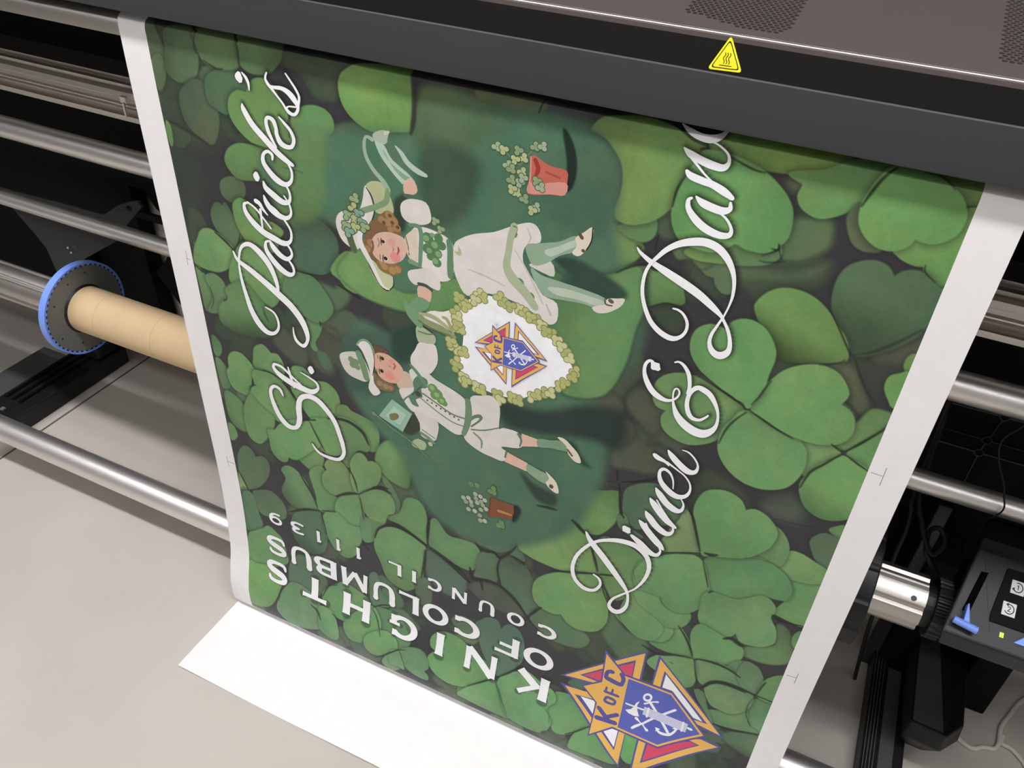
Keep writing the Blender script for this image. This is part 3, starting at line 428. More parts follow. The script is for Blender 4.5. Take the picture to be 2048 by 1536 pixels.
([-214,510.2,2.2,-202.7,520.7,4.5,-193.4,527.6,2.3],(34,36,32),0.6),
([-1.7,468.7,0.5,17.4,463,1.1,36.6,465.5,1,52.6,478.5,0.8,59.9,496.6,0.7,57.7,511.4,0.4],(60,92,60),0.6),
([-85,586.7,0.5,-80.5,599.2,1.3,-69.4,605.3,0.7],(60,92,60),0.6),
([-121.1,575.1,0.5,-125.2,558,0.8,-116.7,536.7,0.4],(60,92,60),0.6),
([-26.7,676.3,1.5,-32.8,661.3,3.1,-42.8,643.6,3.2,-53.7,629.3,1.7],(34,36,32),0.6),
([-27.6,681,2,-48.7,687.8,3.9,-71.2,699.5,4.2,-93.3,694.3,2.2],(34,36,32),0.6),
([-21.3,678.2,2,-0.4,672.8,4.1,19.6,673.1,4.1,37.6,680.2,2],(34,36,32),0.6),
([-22.6,684.6,1,-16,710.7,2.1,-9.9,728.9,1.1],(34,36,32),0.6),
([3.7,619.6,2.6,12.3,614.2,5.9,24.5,619.3,5.8,27.6,618.7,2.9],(34,36,32),0.6),
([48.1,545,1.7,59.7,550,3.6,83.5,545,1.8],(34,36,32),0.6),
([15.9,395.8,0.7,42.3,392.6,1.5,61,387.3,0.7],(48,50,46),0.6),
([-1.3,728.7,1.5,7.6,713,3.4,22.9,705.4,4.1,49.6,705.3,2.1],(34,36,32),0.6),
([-430.3,671.3,3.1,-453.3,658.9,6.2,-474.3,650.8,6.1,-487.1,649.2,3],(34,36,32),0.6),
([-428.1,667.5,1.6,-425.6,634.5,3.2,-423.1,607.5,1.6],(34,36,32),0.6),
([-424,673.4,2.5,-401,683,4.9,-375.8,699.6,4.9,-358.9,712.4,2.4],(34,36,32),0.6),
([-430.4,679.4,1.2,-432.8,713.5,2.4,-439.4,744.6,1.2],(34,36,32),0.6),
([-520.1,697.9,2,-512.2,674.9,3.8,-491.7,656.8,4.8,-474.5,656.2,2.9],(34,36,32),0.6),
([-545.6,617.2,2.8,-563.9,625.6,5.3,-585.3,640.8,2.6],(34,36,32),0.6),
([-545.2,611.9,1.5,-548,592.9,3.1,-555,573.6,1.6],(34,36,32),0.6),
([-541.1,615.1,1.6,-518.2,594.3,3.3,-500.8,586.4,4.1,-486.3,589.7,2.3],(34,36,32),0.6),
([-541.7,623.1,1,-539.4,650.8,1.9,-538.4,668.9,1],(34,36,32),0.6),
([-622.2,688.9,2.6,-649.2,699,4.9,-680.4,719.2,2.3],(34,36,32),0.6),
([-614.8,685.4,2.1,-590.9,676.7,2.1],(34,36,32),0.6),
([-623.9,682.9,1.7,-630.5,659.1,3.6,-641.9,637.8,3.7,-649.2,622.8,1.8],(34,36,32),0.6),
([-617.9,692.3,1.3,-615,711.6,2.7,-611.3,737.5,1.3],(34,36,32),0.6),
([-760.5,707.7,1.7,-767.3,688.7,3.4,-774.4,672.7,1.7],(34,36,32),0.6),
([-757.8,706.4,1.9,-725.2,688.9,1.9],(34,36,32),0.6),
([-774.1,713.8,1.3,-760.5,707.7,1.3],(34,36,32),0.6),
([-543.7,718,2.5,-533,731.9,2.5],(34,36,32),0.6),
([-546.5,727.6,2.3,-530,716.6,2.3],(34,36,32),0.6),
([-357.6,681.6,2.3,-353.1,700.9,5.8,-340.9,697,5.8,-336.1,716.3,2.3],(34,36,32),0.6),
([-713.8,931.5,1.4,-709.1,907.2,1.4],(34,36,32),0.6),
([-646.5,910.4,2.6,-633.3,917.7,5,-626.2,933.6,2.4],(44,70,46),1),
([-528.1,861.9,1.4,-517.3,880.7,2.6,-509.4,910.8,1.3],(44,70,46),0.6),
([-603.3,908.6,1.9,-592.7,917,1.9],(34,36,32),0.6),
([-528.2,859.2,1.3,-509.6,843.9,2.9,-490.8,836.9,1.6],(34,36,32),0.6),
([-476.9,924.1,1.3,-492.7,941,2.7,-518.1,967.1,1.5],(34,36,32),0.6),
([-474.7,922.9,1.4,-461.1,915.9,1.4],(34,36,32),0.6),
([-625.5,882.1,1.3,-613.8,854.7,2.5,-596.3,843.2,1.4],(34,36,32),0.6),
([-618.8,504.9,2.1,-627.8,508.5,4,-632.7,512.8,1.8],(34,36,32),0.6),
([-616.5,504,2.6,-607.6,500.5,2.6],(34,36,32),0.6),
([-585.3,489.4,2.1,-568,482.6,4.5,-547.3,481.2,5.3,-527.7,491.3,5.5,-518.9,510.5,2.5],(34,36,32),0.6),
([-618.2,500.1,1.4,-630.9,482.3,2.8,-645.1,460.9,2.9,-656.6,451.9,1.4],(34,36,32),0.6),
([-617.1,508.9,1.4,-605.3,537,2.8,-596.4,554.9,1.4],(34,36,32),0.6),
([-702.9,444.5,1.4,-676.5,441.6,3,-658.2,448.1,1.6],(34,36,32),0.6),
([-704.8,443,1.7,-709.4,431.6,1.6],(34,36,32),0.6),
([-719.9,490.8,1.2,-715.8,480.2,2.1,-705.9,474.3,1.2],(34,36,32),0.6),
([-518,591.8,2.2,-504.9,584.5,4.7,-492.2,582.5,2.6],(34,36,32),0.6),
([-658.8,167.9,0.3,-660.8,168.3,0.3],(34,36,32),0.6),
([-705.1,257.1,1.9,-716.2,247.6,3.9,-730.4,239,1.9],(34,36,32),0.6),
([-774.9,300,2.1,-765.9,307,2.1],(34,36,32),0.6),
([-609.6,259.1,1.2,-594.7,260.2,2.2,-568.3,256.2,2,-554.6,247.1,0.9],(34,36,32),0.6),
([-547,262.3,1.7,-529.4,267.7,3.3,-515.4,272.3,1.7],(34,36,32),0.6),
([-737.6,343.1,1.7,-732.7,339.7,1.6],(34,36,32),0.6),
([-671.4,332.7,1.4,-669.2,343.7,2.9,-664.7,354.1,1.5],(44,80,50),0.6),
([-757.7,327.7,1,-755.4,346.6,1.7,-763.2,362.9,0.7],(44,80,50),0.6),
([-579.8,327.1,2.1,-579.5,332.7,2.1],(34,36,32),0.6),
([-689.5,231.9,1.1,-693.6,243.4,2,-702,256.2,1],(34,36,32),0.6),
([-652.5,-5.2,1.1,-650.1,3.3,2.4,-651,21.7,1.2],(48,60,44),1),
([-707.6,-7.2,1,-710.7,10.3,2.1,-709.1,15.4,1.2],(48,58,44),2),
([-700.9,22,0.8,-684.7,28,1.5,-674.1,26.9,0.7],(34,36,32),0.6),
([-608.1,126,1,-580.4,125.8,1],(60,90,60),0.6),
([-647,106,1,-628,107.9,1],(34,36,32),0.6),
([-769.9,103.8,1.8,-743.1,110.6,3.8,-715.3,120.1,1.9],(52,52,48),2),
([-657.3,-12.5,2.1,-650.9,-5.4,2.5],(34,36,32),0.6),
([-713.5,-12.4,2.7,-707.6,-7.2,2.8],(34,36,32),0.6),
([-592.8,68,1,-593.9,87.9,1],(34,36,32),0.6),
([-437,52.1,2.5,-434.6,42.5,5.1,-432.8,29.4,5.2,-432.9,4.5,5.2,-436.4,-10,2.3],(52,52,50),1.5),
([-297,3.6,1.4,-293.4,-8.9,1.6],(34,36,32),0.6),
([-184,-14.7,1,-165.9,-8.9,1.9,-149.9,-0.8,1.7,-138,2.3,0.9],(34,36,32),0.6),
([-148.8,30.1,1.1,-155.1,47.1,2.3,-156.9,64.8,1.2],(34,36,32),0.6),
([-114.6,7.6,0.9,-93.4,14.4,1.8,-82.3,15.4,0.9],(34,36,32),0.6),
([-140.6,6.3,2.2,-134.3,3.8,2.2],(34,36,32),0.6),
([-165.2,96.6,1.2,-166.6,111.7,1.2],(34,36,32),0.6),
([-55.8,76.9,0.7,-55.4,83,1.4,-67.1,91.3,0.7],(34,36,32),0.6),
([19.2,-12.2,1.3,10.8,-0.1,2.4,5.2,14.3,2.5,1.7,26.3,1.2],(34,36,32),0.6),
([40.2,-12.7,0.8,53.8,-11.1,1.5,65.4,-2.8,0.5],(50,60,44),0.6),
([77.7,8.6,0.8,84.5,6.9,0.9],(34,36,32),0.6),
([64.8,64.6,0.6,66.9,71.3,1.2,77.2,78.1,0.6],(34,36,32),0.6),
([-60.6,82.9,1,-55.1,82.7,1.9,-55.1,77.7,0.9],(34,36,32),0.6),
([-54,82.4,0.7,-49.6,91.4,0.7],(34,36,32),0.6),
([-430.2,668.6,3.1,-453.3,658.9,6.1,-478.6,653,6.1,-487.2,651.9,3],(34,36,32),0.6),
([-428,662.1,2.1,-427.6,635.5,4.1,-425.1,608.5,2],(34,36,32),0.6),
([-421.8,669.6,2.5,-396.8,680.8,4.9,-373.9,693.1,4.8,-356.9,711.3,2.3],(34,36,32),0.6),
([-432.5,680.5,1.4,-435,709.1,2.8,-439.4,739,1.4],(34,36,32),0.6),
([-348.9,624.1,2.8,-338.9,631.9,5.7,-321.4,627.9,5.5,-311.4,633.1,4.6,-296.9,615,3.6,-288.3,597.8,1.7],(34,36,32),0.6),
([-311.3,635.6,1.5,-314.2,660.8,3.2,-306.8,691.9,1.8],(34,36,32),0.6),
([-292.8,620.6,2.2,-277.3,625.2,4.4,-275.1,629.2,1.9],(34,36,32),0.6),
([-357.7,678.9,2.4,-351.1,697.1,6.1,-324.9,691,5.7,-302.7,695,5.9,-281.8,710.7,5.6,-266.5,729.5,2.7],(34,36,32),0.6),
([-260.4,731.5,2.2,-251.8,715.5,4.5,-243.1,702.2,2.3],(34,36,32),0.6),
([-262.1,735.3,1.6,-244.6,752.9,1.6],(34,36,32),0.6),
([-262.9,507.6,2.2,-249.1,504.5,4.4,-237.1,503.3,2.3],(34,36,32),0.6),
([-213.9,511.3,2.8,-206.6,515.8,2.8],(34,36,32),0.6),
([-300.7,892.5,1.5,-316.1,905.7,3,-343.8,931.5,1.5],(34,36,32),0.6),
([-297.1,888.1,1.6,-278.6,867.8,3.2,-264.3,845.9,1.6],(34,36,32),0.6),
([-299.9,897.2,1.5,-290.9,913.2,2.9,-272.9,954.5,1.6],(50,90,56),0.6),
([-474.6,923.7,1.3,-488.1,934.9,1.4],(34,36,32),0.6),
([-469.7,925.2,1.4,-456.8,960.7,1.5],(50,80,50),0.6),
([-212.7,906.6,0.7,-204.5,917.8,1.3,-202,932.5,0.6],(60,100,64),0.6),
([-211.6,961.6,1.8,-205.9,953.7,1.8],(34,36,32),0.6),
([-173.8,939.2,1.3,-156.1,921.6,2.5,-139.6,901.6,1.2],(34,36,32),0.6),
([62.3,702.9,2.6,42.1,701.5,5.2,22.3,702.5,5.1,7,710.1,4.3,-1.9,725.8,3.5,-5,736.3,1.7],(34,36,32),0.6),
([63.4,700.7,1.2,66.6,679.1,2.5,69.1,669.1,1.3],(34,36,32),0.6),
([65.4,702.1,2.1,85,702.4,2.1],(34,36,32),0.6),
([61.9,708.7,0.8,58.3,729.4,1.5,61.3,749.9,1.7,70.1,766.3,0.9],(50,80,50),0.6),
([24.1,792.7,2.1,49.6,789.2,4.1,85.7,775.1,2],(34,36,32),0.6),
([-11.7,737.9,2.5,-6,731.3,2.4],(34,36,32),0.6),
([-52.5,706.3,1.1,-48.9,706.7,1.1],(34,36,32),0.6),
],
'script':[
[-648.5,26.5,1.9,-644,31,3.9,-641.5,36.8,3.4,-641.5,44.3,1.5],
[-653,29,7,-653.6,31.9,10.4,-653,34.6,8.9],
[-614.6,20.8,1.9,-617.2,27.1,2.8,-615.1,32.2,3.8,-610.9,36.3,3.8,-604.2,43.5,2.6,-597.4,50.6,2.7,-593.5,57,2.7],
[-613.2,34.2,1.5,-607.2,35,3.5,-596.9,34.5,4.6,-588.7,37.2,6.6,-582.6,42.3,7.4,-578.3,48.5,4.9,-576.9,51.1,3],
[-589.5,17.6,2.2,-583.7,24.7,2.6,-578.2,31.9,3,-574.6,39.5,3.2,-576.5,48.2,3.3,-578,54.1,3.7,-581.4,59,3.4,-585.9,60.5,3.9,-590.8,58.6,4.4,-592.9,55.5,3.1,-590,52.7,1.6,-583.8,51.8,2,-576.9,51.1,1.7],
[-654.4,61.2,1.6,-653,68.2,7,-644.1,82.7,8.2,-629.2,96.3,8.5,-614.9,108.5,8.1,-601.7,116.5,7,-593.6,120.1,4.2],
[-605,67,1.9,-598.8,72.4,3.5,-591.4,79.7,4.3,-588,89.3,4.7,-591.9,97.9,4.4,-600.1,99.6,6,-607.3,96.3,7.3,-610.8,88,5.5,-611,80.7,5,-613.8,72.4,5.9,-620.5,70.5,4.1,-623.7,75.8,4.6,-622.5,85.9,5.2,-618.3,95.6,4.1,-614,103,2.9],
[-622.1,119.6,2.6,-621.5,113.8,4.2,-627.1,110.8,4,-633.9,115.6,4,-635.6,125.3,6.2,-629.2,135,7.7,-618.6,143.8,8.6,-607,146.4,6.1,-598.7,140.1,4,-596.3,129.3,3.4,-599.6,120.6,2.9,-606.3,111.3,1.7],
[-639.8,150.3,2.6,-637.3,157.8,7.5,-627.4,164.5,9,-617,169.8,8.2,-607.5,169.2,5,-603.2,162.1,3.6,-604.6,151.9,3,-611.2,143.7,2.2],
[-642.3,168.6,2.6,-639.8,176.6,7.2,-634.3,183.7,8.6,-623.7,189.6,8.2,-612.4,190.2,5.4,-605,183.2,3.4,-605.7,171.8,3,-612,161.7,2.2],
[-656.1,178.5,6.4,-651.1,180.6,5.9,-646.4,187.5,4.2,-640.6,193.4,1.8],
[-669.1,184,2.7,-674.9,187.6,4,-673.7,198.5,7,-663.9,210,9,-650.6,218.8,9.3,-634.7,223.5,9,-621.4,226.2,7.3,-611,220.4,4.1,-608.3,207.9,3.3,-613.4,197.2,3.2,-624.9,184.8,2.7,-633.6,179.3,1.7],
[-669,183.3,2.7,-658.3,188.7,3.2,-648.3,199.1,2.8,-638.5,210.5,2.8],
[-650.9,188.6,4,-651.2,199.8,3.3,-651.7,219.4,2.5],
[-642.9,228.4,2.7,-639,235.8,8.1,-629.9,244.5,8.4,-619.2,247.1,5.9,-611.5,239.5,3.5,-613.2,231,3.6,-621.2,223.1,2.6],
[-644.5,228.9,2.8,-649.7,232.2,3.5,-650.7,242,6.2,-644.5,252.6,8.3,-633.7,263.1,9.3,-621.1,268.9,7.6,-612.4,265.4,3.6,-612.2,256,4.1,-619,246.3,2.7],
[-705.4,259.8,2.9,-699.8,271,5.8,-681.2,280.6,9,-661.1,292.1,10.2,-642.1,303.9,11.5,-623.3,316.9,11.5,-609.4,333.8,10.8,-603,352.1,7.8,-604.1,365.2,4.5,-611.6,374.7,5.4,-621.2,370.2,5.5,-624.6,360.3,3.2,-624.5,349.5,1.5],
[-642.6,307.3,2.8,-641.1,292.8,5.5,-644.4,276.6,7.5,-651.1,261.7,9.5,-663.1,248.8,9.9,-676.7,242.2,6.9,-689.2,248.2,4.3,-696.1,261.5,3.4,-699.5,279.3,3.4,-699,300.9,4.8,-695.7,322.1,6.6,-691.1,343.4,8.8,-682,361.4,10.7,-670.3,371.3,8.9,-658,369.6,4.9,-649.5,359.1,3.8,-648.5,346.1,3.8,-653.9,335.3,3.6,-666.2,331.2,2.3],
[-667.1,424,3.9,-668.1,430.6,5.7,-659.9,439,9.3,-643.5,445.9,10.7,-624.3,449.5,10.6,-607.2,449.8,8.3,-595.7,440.5,4.1,-597.3,431.1,3.8,-608,426,3.1,-621.9,421.8,1.8],
[-666.2,423.2,4,-654,423.9,4.5,-637.2,435.9,3.9,-621.5,446.7,3.3],
[-642.9,420.5,2.2,-640.7,434.7,4.5,-637.2,453.7,2.9],
[-659.1,476.2,2.6,-663.4,466,5.5,-673.1,464.4,5,-680.6,475,5.4,-679.6,493.2,7.4,-671.6,517.2,9.7,-658,531.2,9.9,-643.3,528.1,6.5,-635.5,511.2,9,-633.9,489.1,9.8,-629.1,471.4,7.8,-617.2,461.3,8.2,-601.2,460.9,10.2,-586.6,472.2,9.8,-573.8,489.5,8.6,-567.3,511,8.1,-563.5,528.6,7.7,-563,545.1,5.9,-571.8,559.6,5.5,-587.4,564,6.2,-603.9,563,4.9,-612.3,557.4,4.3,-617.7,548.9,2.1],
[-603.4,407.8,7.1,-603.9,411.7,10.4,-604.3,415.5,7.1],
[-648.7,142.8,6.7,-649.2,145.9,9.5,-649.4,148.9,7.8],
[-184,114.6,1.4,-180.4,118.8,3.3,-171.4,124.6,5.1,-161,129.1,6.8,-148.7,134,8.6,-130.3,141.4,9.4,-114.9,148.6,8.8,-101,157.3,7.2,-91.7,164.1,4.3,-88,168.5,3.1,-81.9,177.6,3.5,-77.5,188.5,3.9,-76,199.3,5.1,-78.9,206.1,7.4,-85,209.6,8.6,-91.9,206.4,6.6,-96.2,198.1,4.2,-96,187.8,3.3,-92.5,176.5,2.6,-89.3,166.7,2.2,-87.9,161.9,1.8,-85.6,150.4,2,-84.7,138.4,3,-86.4,124.4,3.7,-90.9,112.4,5.4,-98.7,101.6,7.2,-108.7,94.4,8.2,-120.8,92.2,8.5,-133,95,8,-144.9,100.6,6.5,-154.8,108.8,5.2,-162.6,119.1,4.1,-168.8,129.1,3.3,-172.1,139.6,3.4,-172.9,152.8,3.7,-171.2,165.5,4,-166.1,179.6,4.6,-158.1,193,5.5,-146.6,202,6.5,-135,205.2,6.4,-126.7,201.3,4.1,-121.8,192.8,3.2,-121.9,182.6,3.3,-127,174.2,2.9,-133,170.7,2.6,-138.4,170.5,2],
[-140.6,52.3,2.5,-143.3,55.4,3.7,-141.5,63.6,5.5,-132.7,72.8,7.7,-122.1,79,8,-109.7,81.9,7.2,-100.8,79.8,5.2,-99.8,73.3,3,-106,64.8,2.4,-115.3,59.7,1.7],
[-136.9,50.2,1.9,-130.2,54.7,7.2,-120.4,57.3,8,-111,58.1,7.4,-105,54.8,4.8,-105.5,48.8,2.4],
[-149.6,28.5,3.5,-144.9,32.2,6.8,-134.1,34.5,7,-124.6,35.9,6.8,-113.6,39.9,7.4,-104.9,44.4,4.6],
[-122.6,34.9,1.6,-132.3,28.8,1.8,-141.2,21.4,2.3,-149.3,14.5,2.3],
[-155.5,8.3,1.6,-149.7,12.3,6.4,-139.9,15.9,7.3,-128.1,18.6,7.5,-118.5,18.8,6.3,-114.4,13.3,3.5,-116.7,5.8,2.2,-125,0.3,1.7,-132.8,-1.9,1.4],
[-162.5,-13.1,1.2,-154.1,-7.7,5.2,-144,-4.1,6.4,-133.9,-3.9,7.3,-126.6,-7.6,6.1,-122.7,-14.3,3],
[-149.1,239.5,3.2,-152.8,239.7,3.5,-156.1,245.3,3.6,-156.2,254.3,4.1,-152.8,264.3,5.9,-145.4,275.3,7.1,-136.9,281.3,7.2,-128,283.2,4.8,-120.9,280.5,2.9,-116.3,274.8,2.2,-115,268.6,2,-117.1,264.6,1.9,-119.8,264.9,1.9,-121.3,269.8,1.8,-120.5,278.6,2,-117.8,288.1,3.9,-112.2,298.8,7.8,-103.2,307.1,10.5,-91.9,312.2,11.5,-81.6,311.9,10.7,-73.6,304.8,6.7,-70,295.1,3.7,-70.7,282.5,2.9,-75.3,270.7,4.4,-83.2,260.1,6.5,-91.3,255.8,6.9,-97.7,255.4,5.7,-102.5,261.1,4.7,-105,269.4,4.4,-104.8,280.7,4.8,-101.1,291,5.6,-95.8,295.9,5.2,-88.4,295.4,3.6,-83,290,2.5,-80.5,286.2,2.1],
[-126.2,232.7,1.8,-122,230.7,2.6,-116.1,233.5,3.7,-110.2,241.2,4.6,-107.3,250.1,4.2,-106,258.5,3.9,-106.6,266.6,3.2],
[-148.2,242,6.4,-145.5,244.4,12,-142.9,246.2,7.6],
[-194,522.1,2.8,-189.7,530.4,6.2,-182.6,539.6,9.2,-168,554.6,10.2,-152.1,572.6,9.7,-137.9,589.4,7.8,-129,602,4.8,-125.6,614,3.7,-125.8,630.9,4.8,-132.3,645.3,6.6,-141.5,649.4,9.1,-148.4,641.6,5,-145.2,627.2,3.7,-136.4,614.3,3.3,-126.7,601.9,2.5,-117.5,588.4,2.7,-109.3,566.1,4.3,-107.1,543.3,5.7,-113.4,525.6,7.5,-128,514.9,8.7,-146.1,515.1,8,-163.6,521.7,5.7,-179.2,532.5,4.4,-192.6,550.7,4.7,-202.6,572.9,4.9,-205.6,596.7,5.6,-200.1,616.5,6.3,-186.3,627.4,7.5,-172.3,624.1,5,-165,609.7,3.6,-167.6,598.5,3.9,-175.6,594.1,3],
[-146.1,490.7,8.3,-143.8,492.9,12,-141.9,494.9,8.2],
[-135.9,499.7,5.2,-124.3,507.2,9.4,-111.5,516.6,9.4,-101.7,517.2,5.6,-98,508.4,2.7,-102,500.3,2.1],
[-130.5,469.8,2.4,-124.9,475.3,8.3,-113.6,487.2,10,-101.6,497.9,9.4,-95.4,503.6,3.6],
[-101.4,498.9,2,-112.8,486.9,2.3,-122,470.6,2.1],
[-125.3,451.4,1.8,-120.4,458,8.8,-109.2,469.7,9.7,-97.3,475.7,8.7,-90.4,472.2,4.5,-89.1,464.1,2.5,-94.8,455,1.8],
[-123,428.8,2.2,-117.6,435.5,8.5,-107.3,447.4,9.2,-96.6,456,8.9,-87.3,461,4.5],
[-95.1,453.1,1.8,-106.1,440.5,2.2,-115,428.1,2.1],
[-119,410,1.8,-113.6,417.2,8.3,-103.5,427.9,9.2,-91.9,433.7,8.9,-84.9,430.8,4.3,-83.8,421.6,2.4,-87.7,414.3,1.6],
[-99.5,402.6,1.5,-101.5,390.7,2.1,-106.7,381.3,3.2,-114.3,378.2,4.4,-118.4,384.5,3.7,-115.4,396.9,6,-105.4,407.4,8.3,-94.1,412.2,7.9,-84.4,407.7,4.8,-80.6,397.9,3,-82.5,387.1,2.2,-89.6,378.5,2.1,-99.3,373.2,2.2,-112.8,366.7,3],
[-127.8,362.2,5.6,-123.4,364.9,6.8,-115,367,4.1,-109.9,371.1,1.8],
[-113.9,349.6,2,-108.9,355.5,7.2,-99.5,363.7,8.6,-88.2,370.2,8.6,-80,367.7,4.9,-78.4,358.3,2.5,-83.6,349.4,2.3,-91.5,343.4,2.2,-98.8,342.8,1.1],
],
'caps':[
(851,895.9,[('S',-740.9,-696.4),('T',-665.9,-616.1),('H',-584.7,-531.8),('G',-494.9,-444.6),('I',-409,-393.9),('N',-356.2,-301.2),('K',-267.7,-213.1)]),
(793.8,833.8,[('S',-736.5,-696.3),('U',-687.9,-646.1),('B',-639,-597),('M',-587.4,-536.5),('U',-527.2,-486.3),('L',-479.4,-442.4),('O',-434.7,-391.1),('C',-383.7,-336.3),('F',-309.5,-268.7),('O',-260.5,-213.9)]),
(737.3,762,[('9',-726.1,-698.7),('3',-681.9,-655.4),('1',-633.1,-621.1),('1',-595.4,-584.2),('1',-558,-545.8),('L',-497.6,-474.3),('I',-455.9,-448.2),('C',-429.9,-404.5),('N',-385.9,-360.8),('U',-340.7,-314.4),('O',-293.4,-266.8),('C',-248,-215.4)]),
],
'emblem':[
('p',[-199.3,827.1,-84.8,702,-83.2,769.1,-125.5,813.7,-158.1,820.3],(88,86,150)),
('p',[-193.1,823.5,-86.9,708.5,-86.3,765.6,-126.5,807.6,-157,815.1],(233,180,92)),
('p',[-170.8,808.8,-97.1,729.9,-96.3,768.7,-141.6,807.6],(88,86,150)),
('p',[-165.7,806.5,-98.9,736.7,-97.7,766.3,-140,802.9],(214,76,100)),
('p',[-68.7,700.3,45.4,814.1,2.6,812.9,-69,765.5],(88,86,150)),
('p',[-65.5,707.8,38.6,810.3,4.3,807.2,-66.7,764.3],(233,180,92)),
('p',[-56.3,727.9,18.1,798.3,-1.2,801,-56.5,766.1],(88,86,150)),
('p',[-53.3,733.8,11,797.8,-2.6,797.5,-39.7,761.6,-53.5,763],(247,246,248)),
('p',[-197.7,842.7,-143.4,837.4,-86.3,888.9,-83.5,960.7],(88,86,150)),
('p',[-189.9,845.2,-148,837,-87.4,887.6,-85.8,953.4],(233,180,92)),
('p',[-173.1,854.3,-141.8,847.5,-96.7,887,-96.1,926.6],(88,86,150)),
('p',[-163.5,853.4,-139.9,849.7,-98.1,887.8,-97.7,920.9],(247,246,248)),
('p',[-68.6,886.6,17.4,829.7,45.7,832.5,-29.6,919.3,-65.9,965.9],(88,86,150)),
('p',[-65.6,888.8,15.5,834.4,40.6,835.6,-30.6,914.8,-63.6,955.5],(233,180,92)),
('p',[-55,886.6,2.4,846.3,17.2,847.7,-55,928.9],(88,86,150)),
('p',[-51.9,886.8,4.2,848.1,13.4,849.8,-52.5,922.1],(214,76,100)),
('p',[-141.4,734.4,-107.3,768.1,-38.2,762.4,22.2,824.6,-36.7,888,-97.3,887.8,-107.2,888.5,-139.8,922.4,-140.5,853.2,-165.7,829.5,-139.3,802.4],(88,86,150)),
('p',[-138.9,742,-107.9,771.7,-39.3,767.1,18,824.8,-37.2,884.5,-97.9,884.8,-107.5,884.6,-138.1,917.2,-138.1,851.8,-162.2,829.1,-136.8,804.2],(233,180,92)),
('p',[-101.3,774.1,-39.4,770.7,12.9,825,-38.3,881.2,-100,882.1],(92,100,178)),
('s',[-111.9,771.4,7.5,-108.3,778.6,6.9,-108.3,788.4,5.9,-112.2,793.5,8.8,-127.3,792.1,9.3,-132.8,790.3,6.8,-132,778.4,6.2,-125.5,774.1,8.1],(88,84,148)),
('s',[-127.7,836.4,3.9,-124.4,831,5.3,-115.3,831.2,5.8,-112.3,833.7,3.8,-114.6,840.7,4.9,-125,841.9,5.8,-127.8,838.7,5.1],(88,84,148)),
('s',[-130.2,821.2,5.3,-110.3,819.6,5.7],(88,84,148)),
('s',[-129.2,821.7,3.4,-128.7,810.6,3.3],(88,84,148)),
('s',[-119.8,819.7,3.3,-119.3,810,3.3],(88,84,148)),
('s',[-133.7,880.4,8.4,-105.1,876.1,8.4],(88,84,148)),
('s',[-116.8,875.8,8.2,-133.6,859.8,7.8],(88,84,148)),
('s',[-120.4,872.8,6.5,-105,858.3,7.3],(88,84,148)),
('s',[-64.3,792.7,2.9,-64.4,796.3,2.9,-65.7,799.7,3.3,-68,802.2,4.1,-70.6,802.9,4.8,-72.8,801.7,4.1,-74,799,3.2,-73.9,795.4,2.9,-72.5,791.9,3.3,-70.2,789.5,4.1,-67.7,788.8,4.8,-65.5,790,4.1,-64.3,792.7,3.5],(247,246,248)),
('s',[-71.2,811.4,3,-64.8,804.5,2.4,-59.8,799.9,2.5,-53.9,796.1,3.7],(247,246,248)),
('s',[-66.2,801,4.8,-52.2,818.5,4.7,-36.6,839.5,4.6,-27.5,852.3,4.5],(247,246,248)),
('s',[-46.9,850.7,2.7,-40.6,856.4,5,-32.7,855.6,5.2,-26.1,852,4.1,-20.5,839.9,3.2,-20.4,829.7,1.9],(247,246,248)),
('p',[-46.5,858,-46.4,849.4,-40.6,849.2],(247,246,248)),
('p',[-25.3,837.6,-20.6,828.7,-17.2,836.5],(247,246,248)),
('s',[-67.5,855.3,3.3,-53.9,833.2,3.7,-28.1,796.9,4],(247,246,248)),
('s',[-79.7,871.3,3.8,-76.7,866.3,4.5,-72.5,860.6,4,-67.7,854.3,2.8],(247,246,248)),
('s',[-77.1,848.3,6,-71.8,852.6,2.4,-66.9,854.9,2.8,-63.1,858.9,2.3,-58.6,862.9,5.7],(247,246,248)),
('s',[-96.4,827,3.5,-83.2,826,3.5,-69.4,824.5,3.5],(247,246,248)),
('p',[-78.7,810.3,-80.5,821.5,-78.5,831.5,-74.1,842.4,-81.3,845.7,-89.7,845,-95.6,840.8,-87.8,834.2,-84.3,826.3,-83.1,817.6],(247,246,248)),
('p',[-70.2,817.4,-6.2,814.8,-6.7,833.7,-70.2,834.5],(226,224,240)),
('s',[-70.1,819.6,0.9,-6.4,817.8,0.9],(150,148,190)),
('s',[-70,822.7,0.9,-6.4,821.1,0.9],(150,148,190)),
('s',[-70,825.8,0.9,-6.5,824.5,0.9],(150,148,190)),
('s',[-69.9,829,0.9,-6.5,827.9,0.9],(150,148,190)),
('s',[-69.9,832.1,0.9,-6.6,831.3,0.9],(150,148,190)),
('s',[-63.9,816.6,3.3,-63.6,836.2,3.3],(247,246,248)),
('s',[-12.8,814.9,3.2,-12.3,834.4,3.2],(247,246,248)),
('s',[-4.6,822.8,4.8,-0.3,822.8,5.2],(247,246,248)),
],
'ill':[
('q',[-498.1,124.7,-489.5,115.6,-475.7,114.2,-468.4,123.2,-463.2,134.6,-462.8,147.4,-478,152,-487.9,149.8,-497.1,137.2],(158,178,128)),
('s',[-484.4,67.9,4.9,-492,66.1,3.1,-495.1,75.1,4.2,-493.5,88.4,4.7,-484.7,102.1,5.2,-473.7,111.9,6.1,-467.9,121.3,7.4],(138,172,138)),
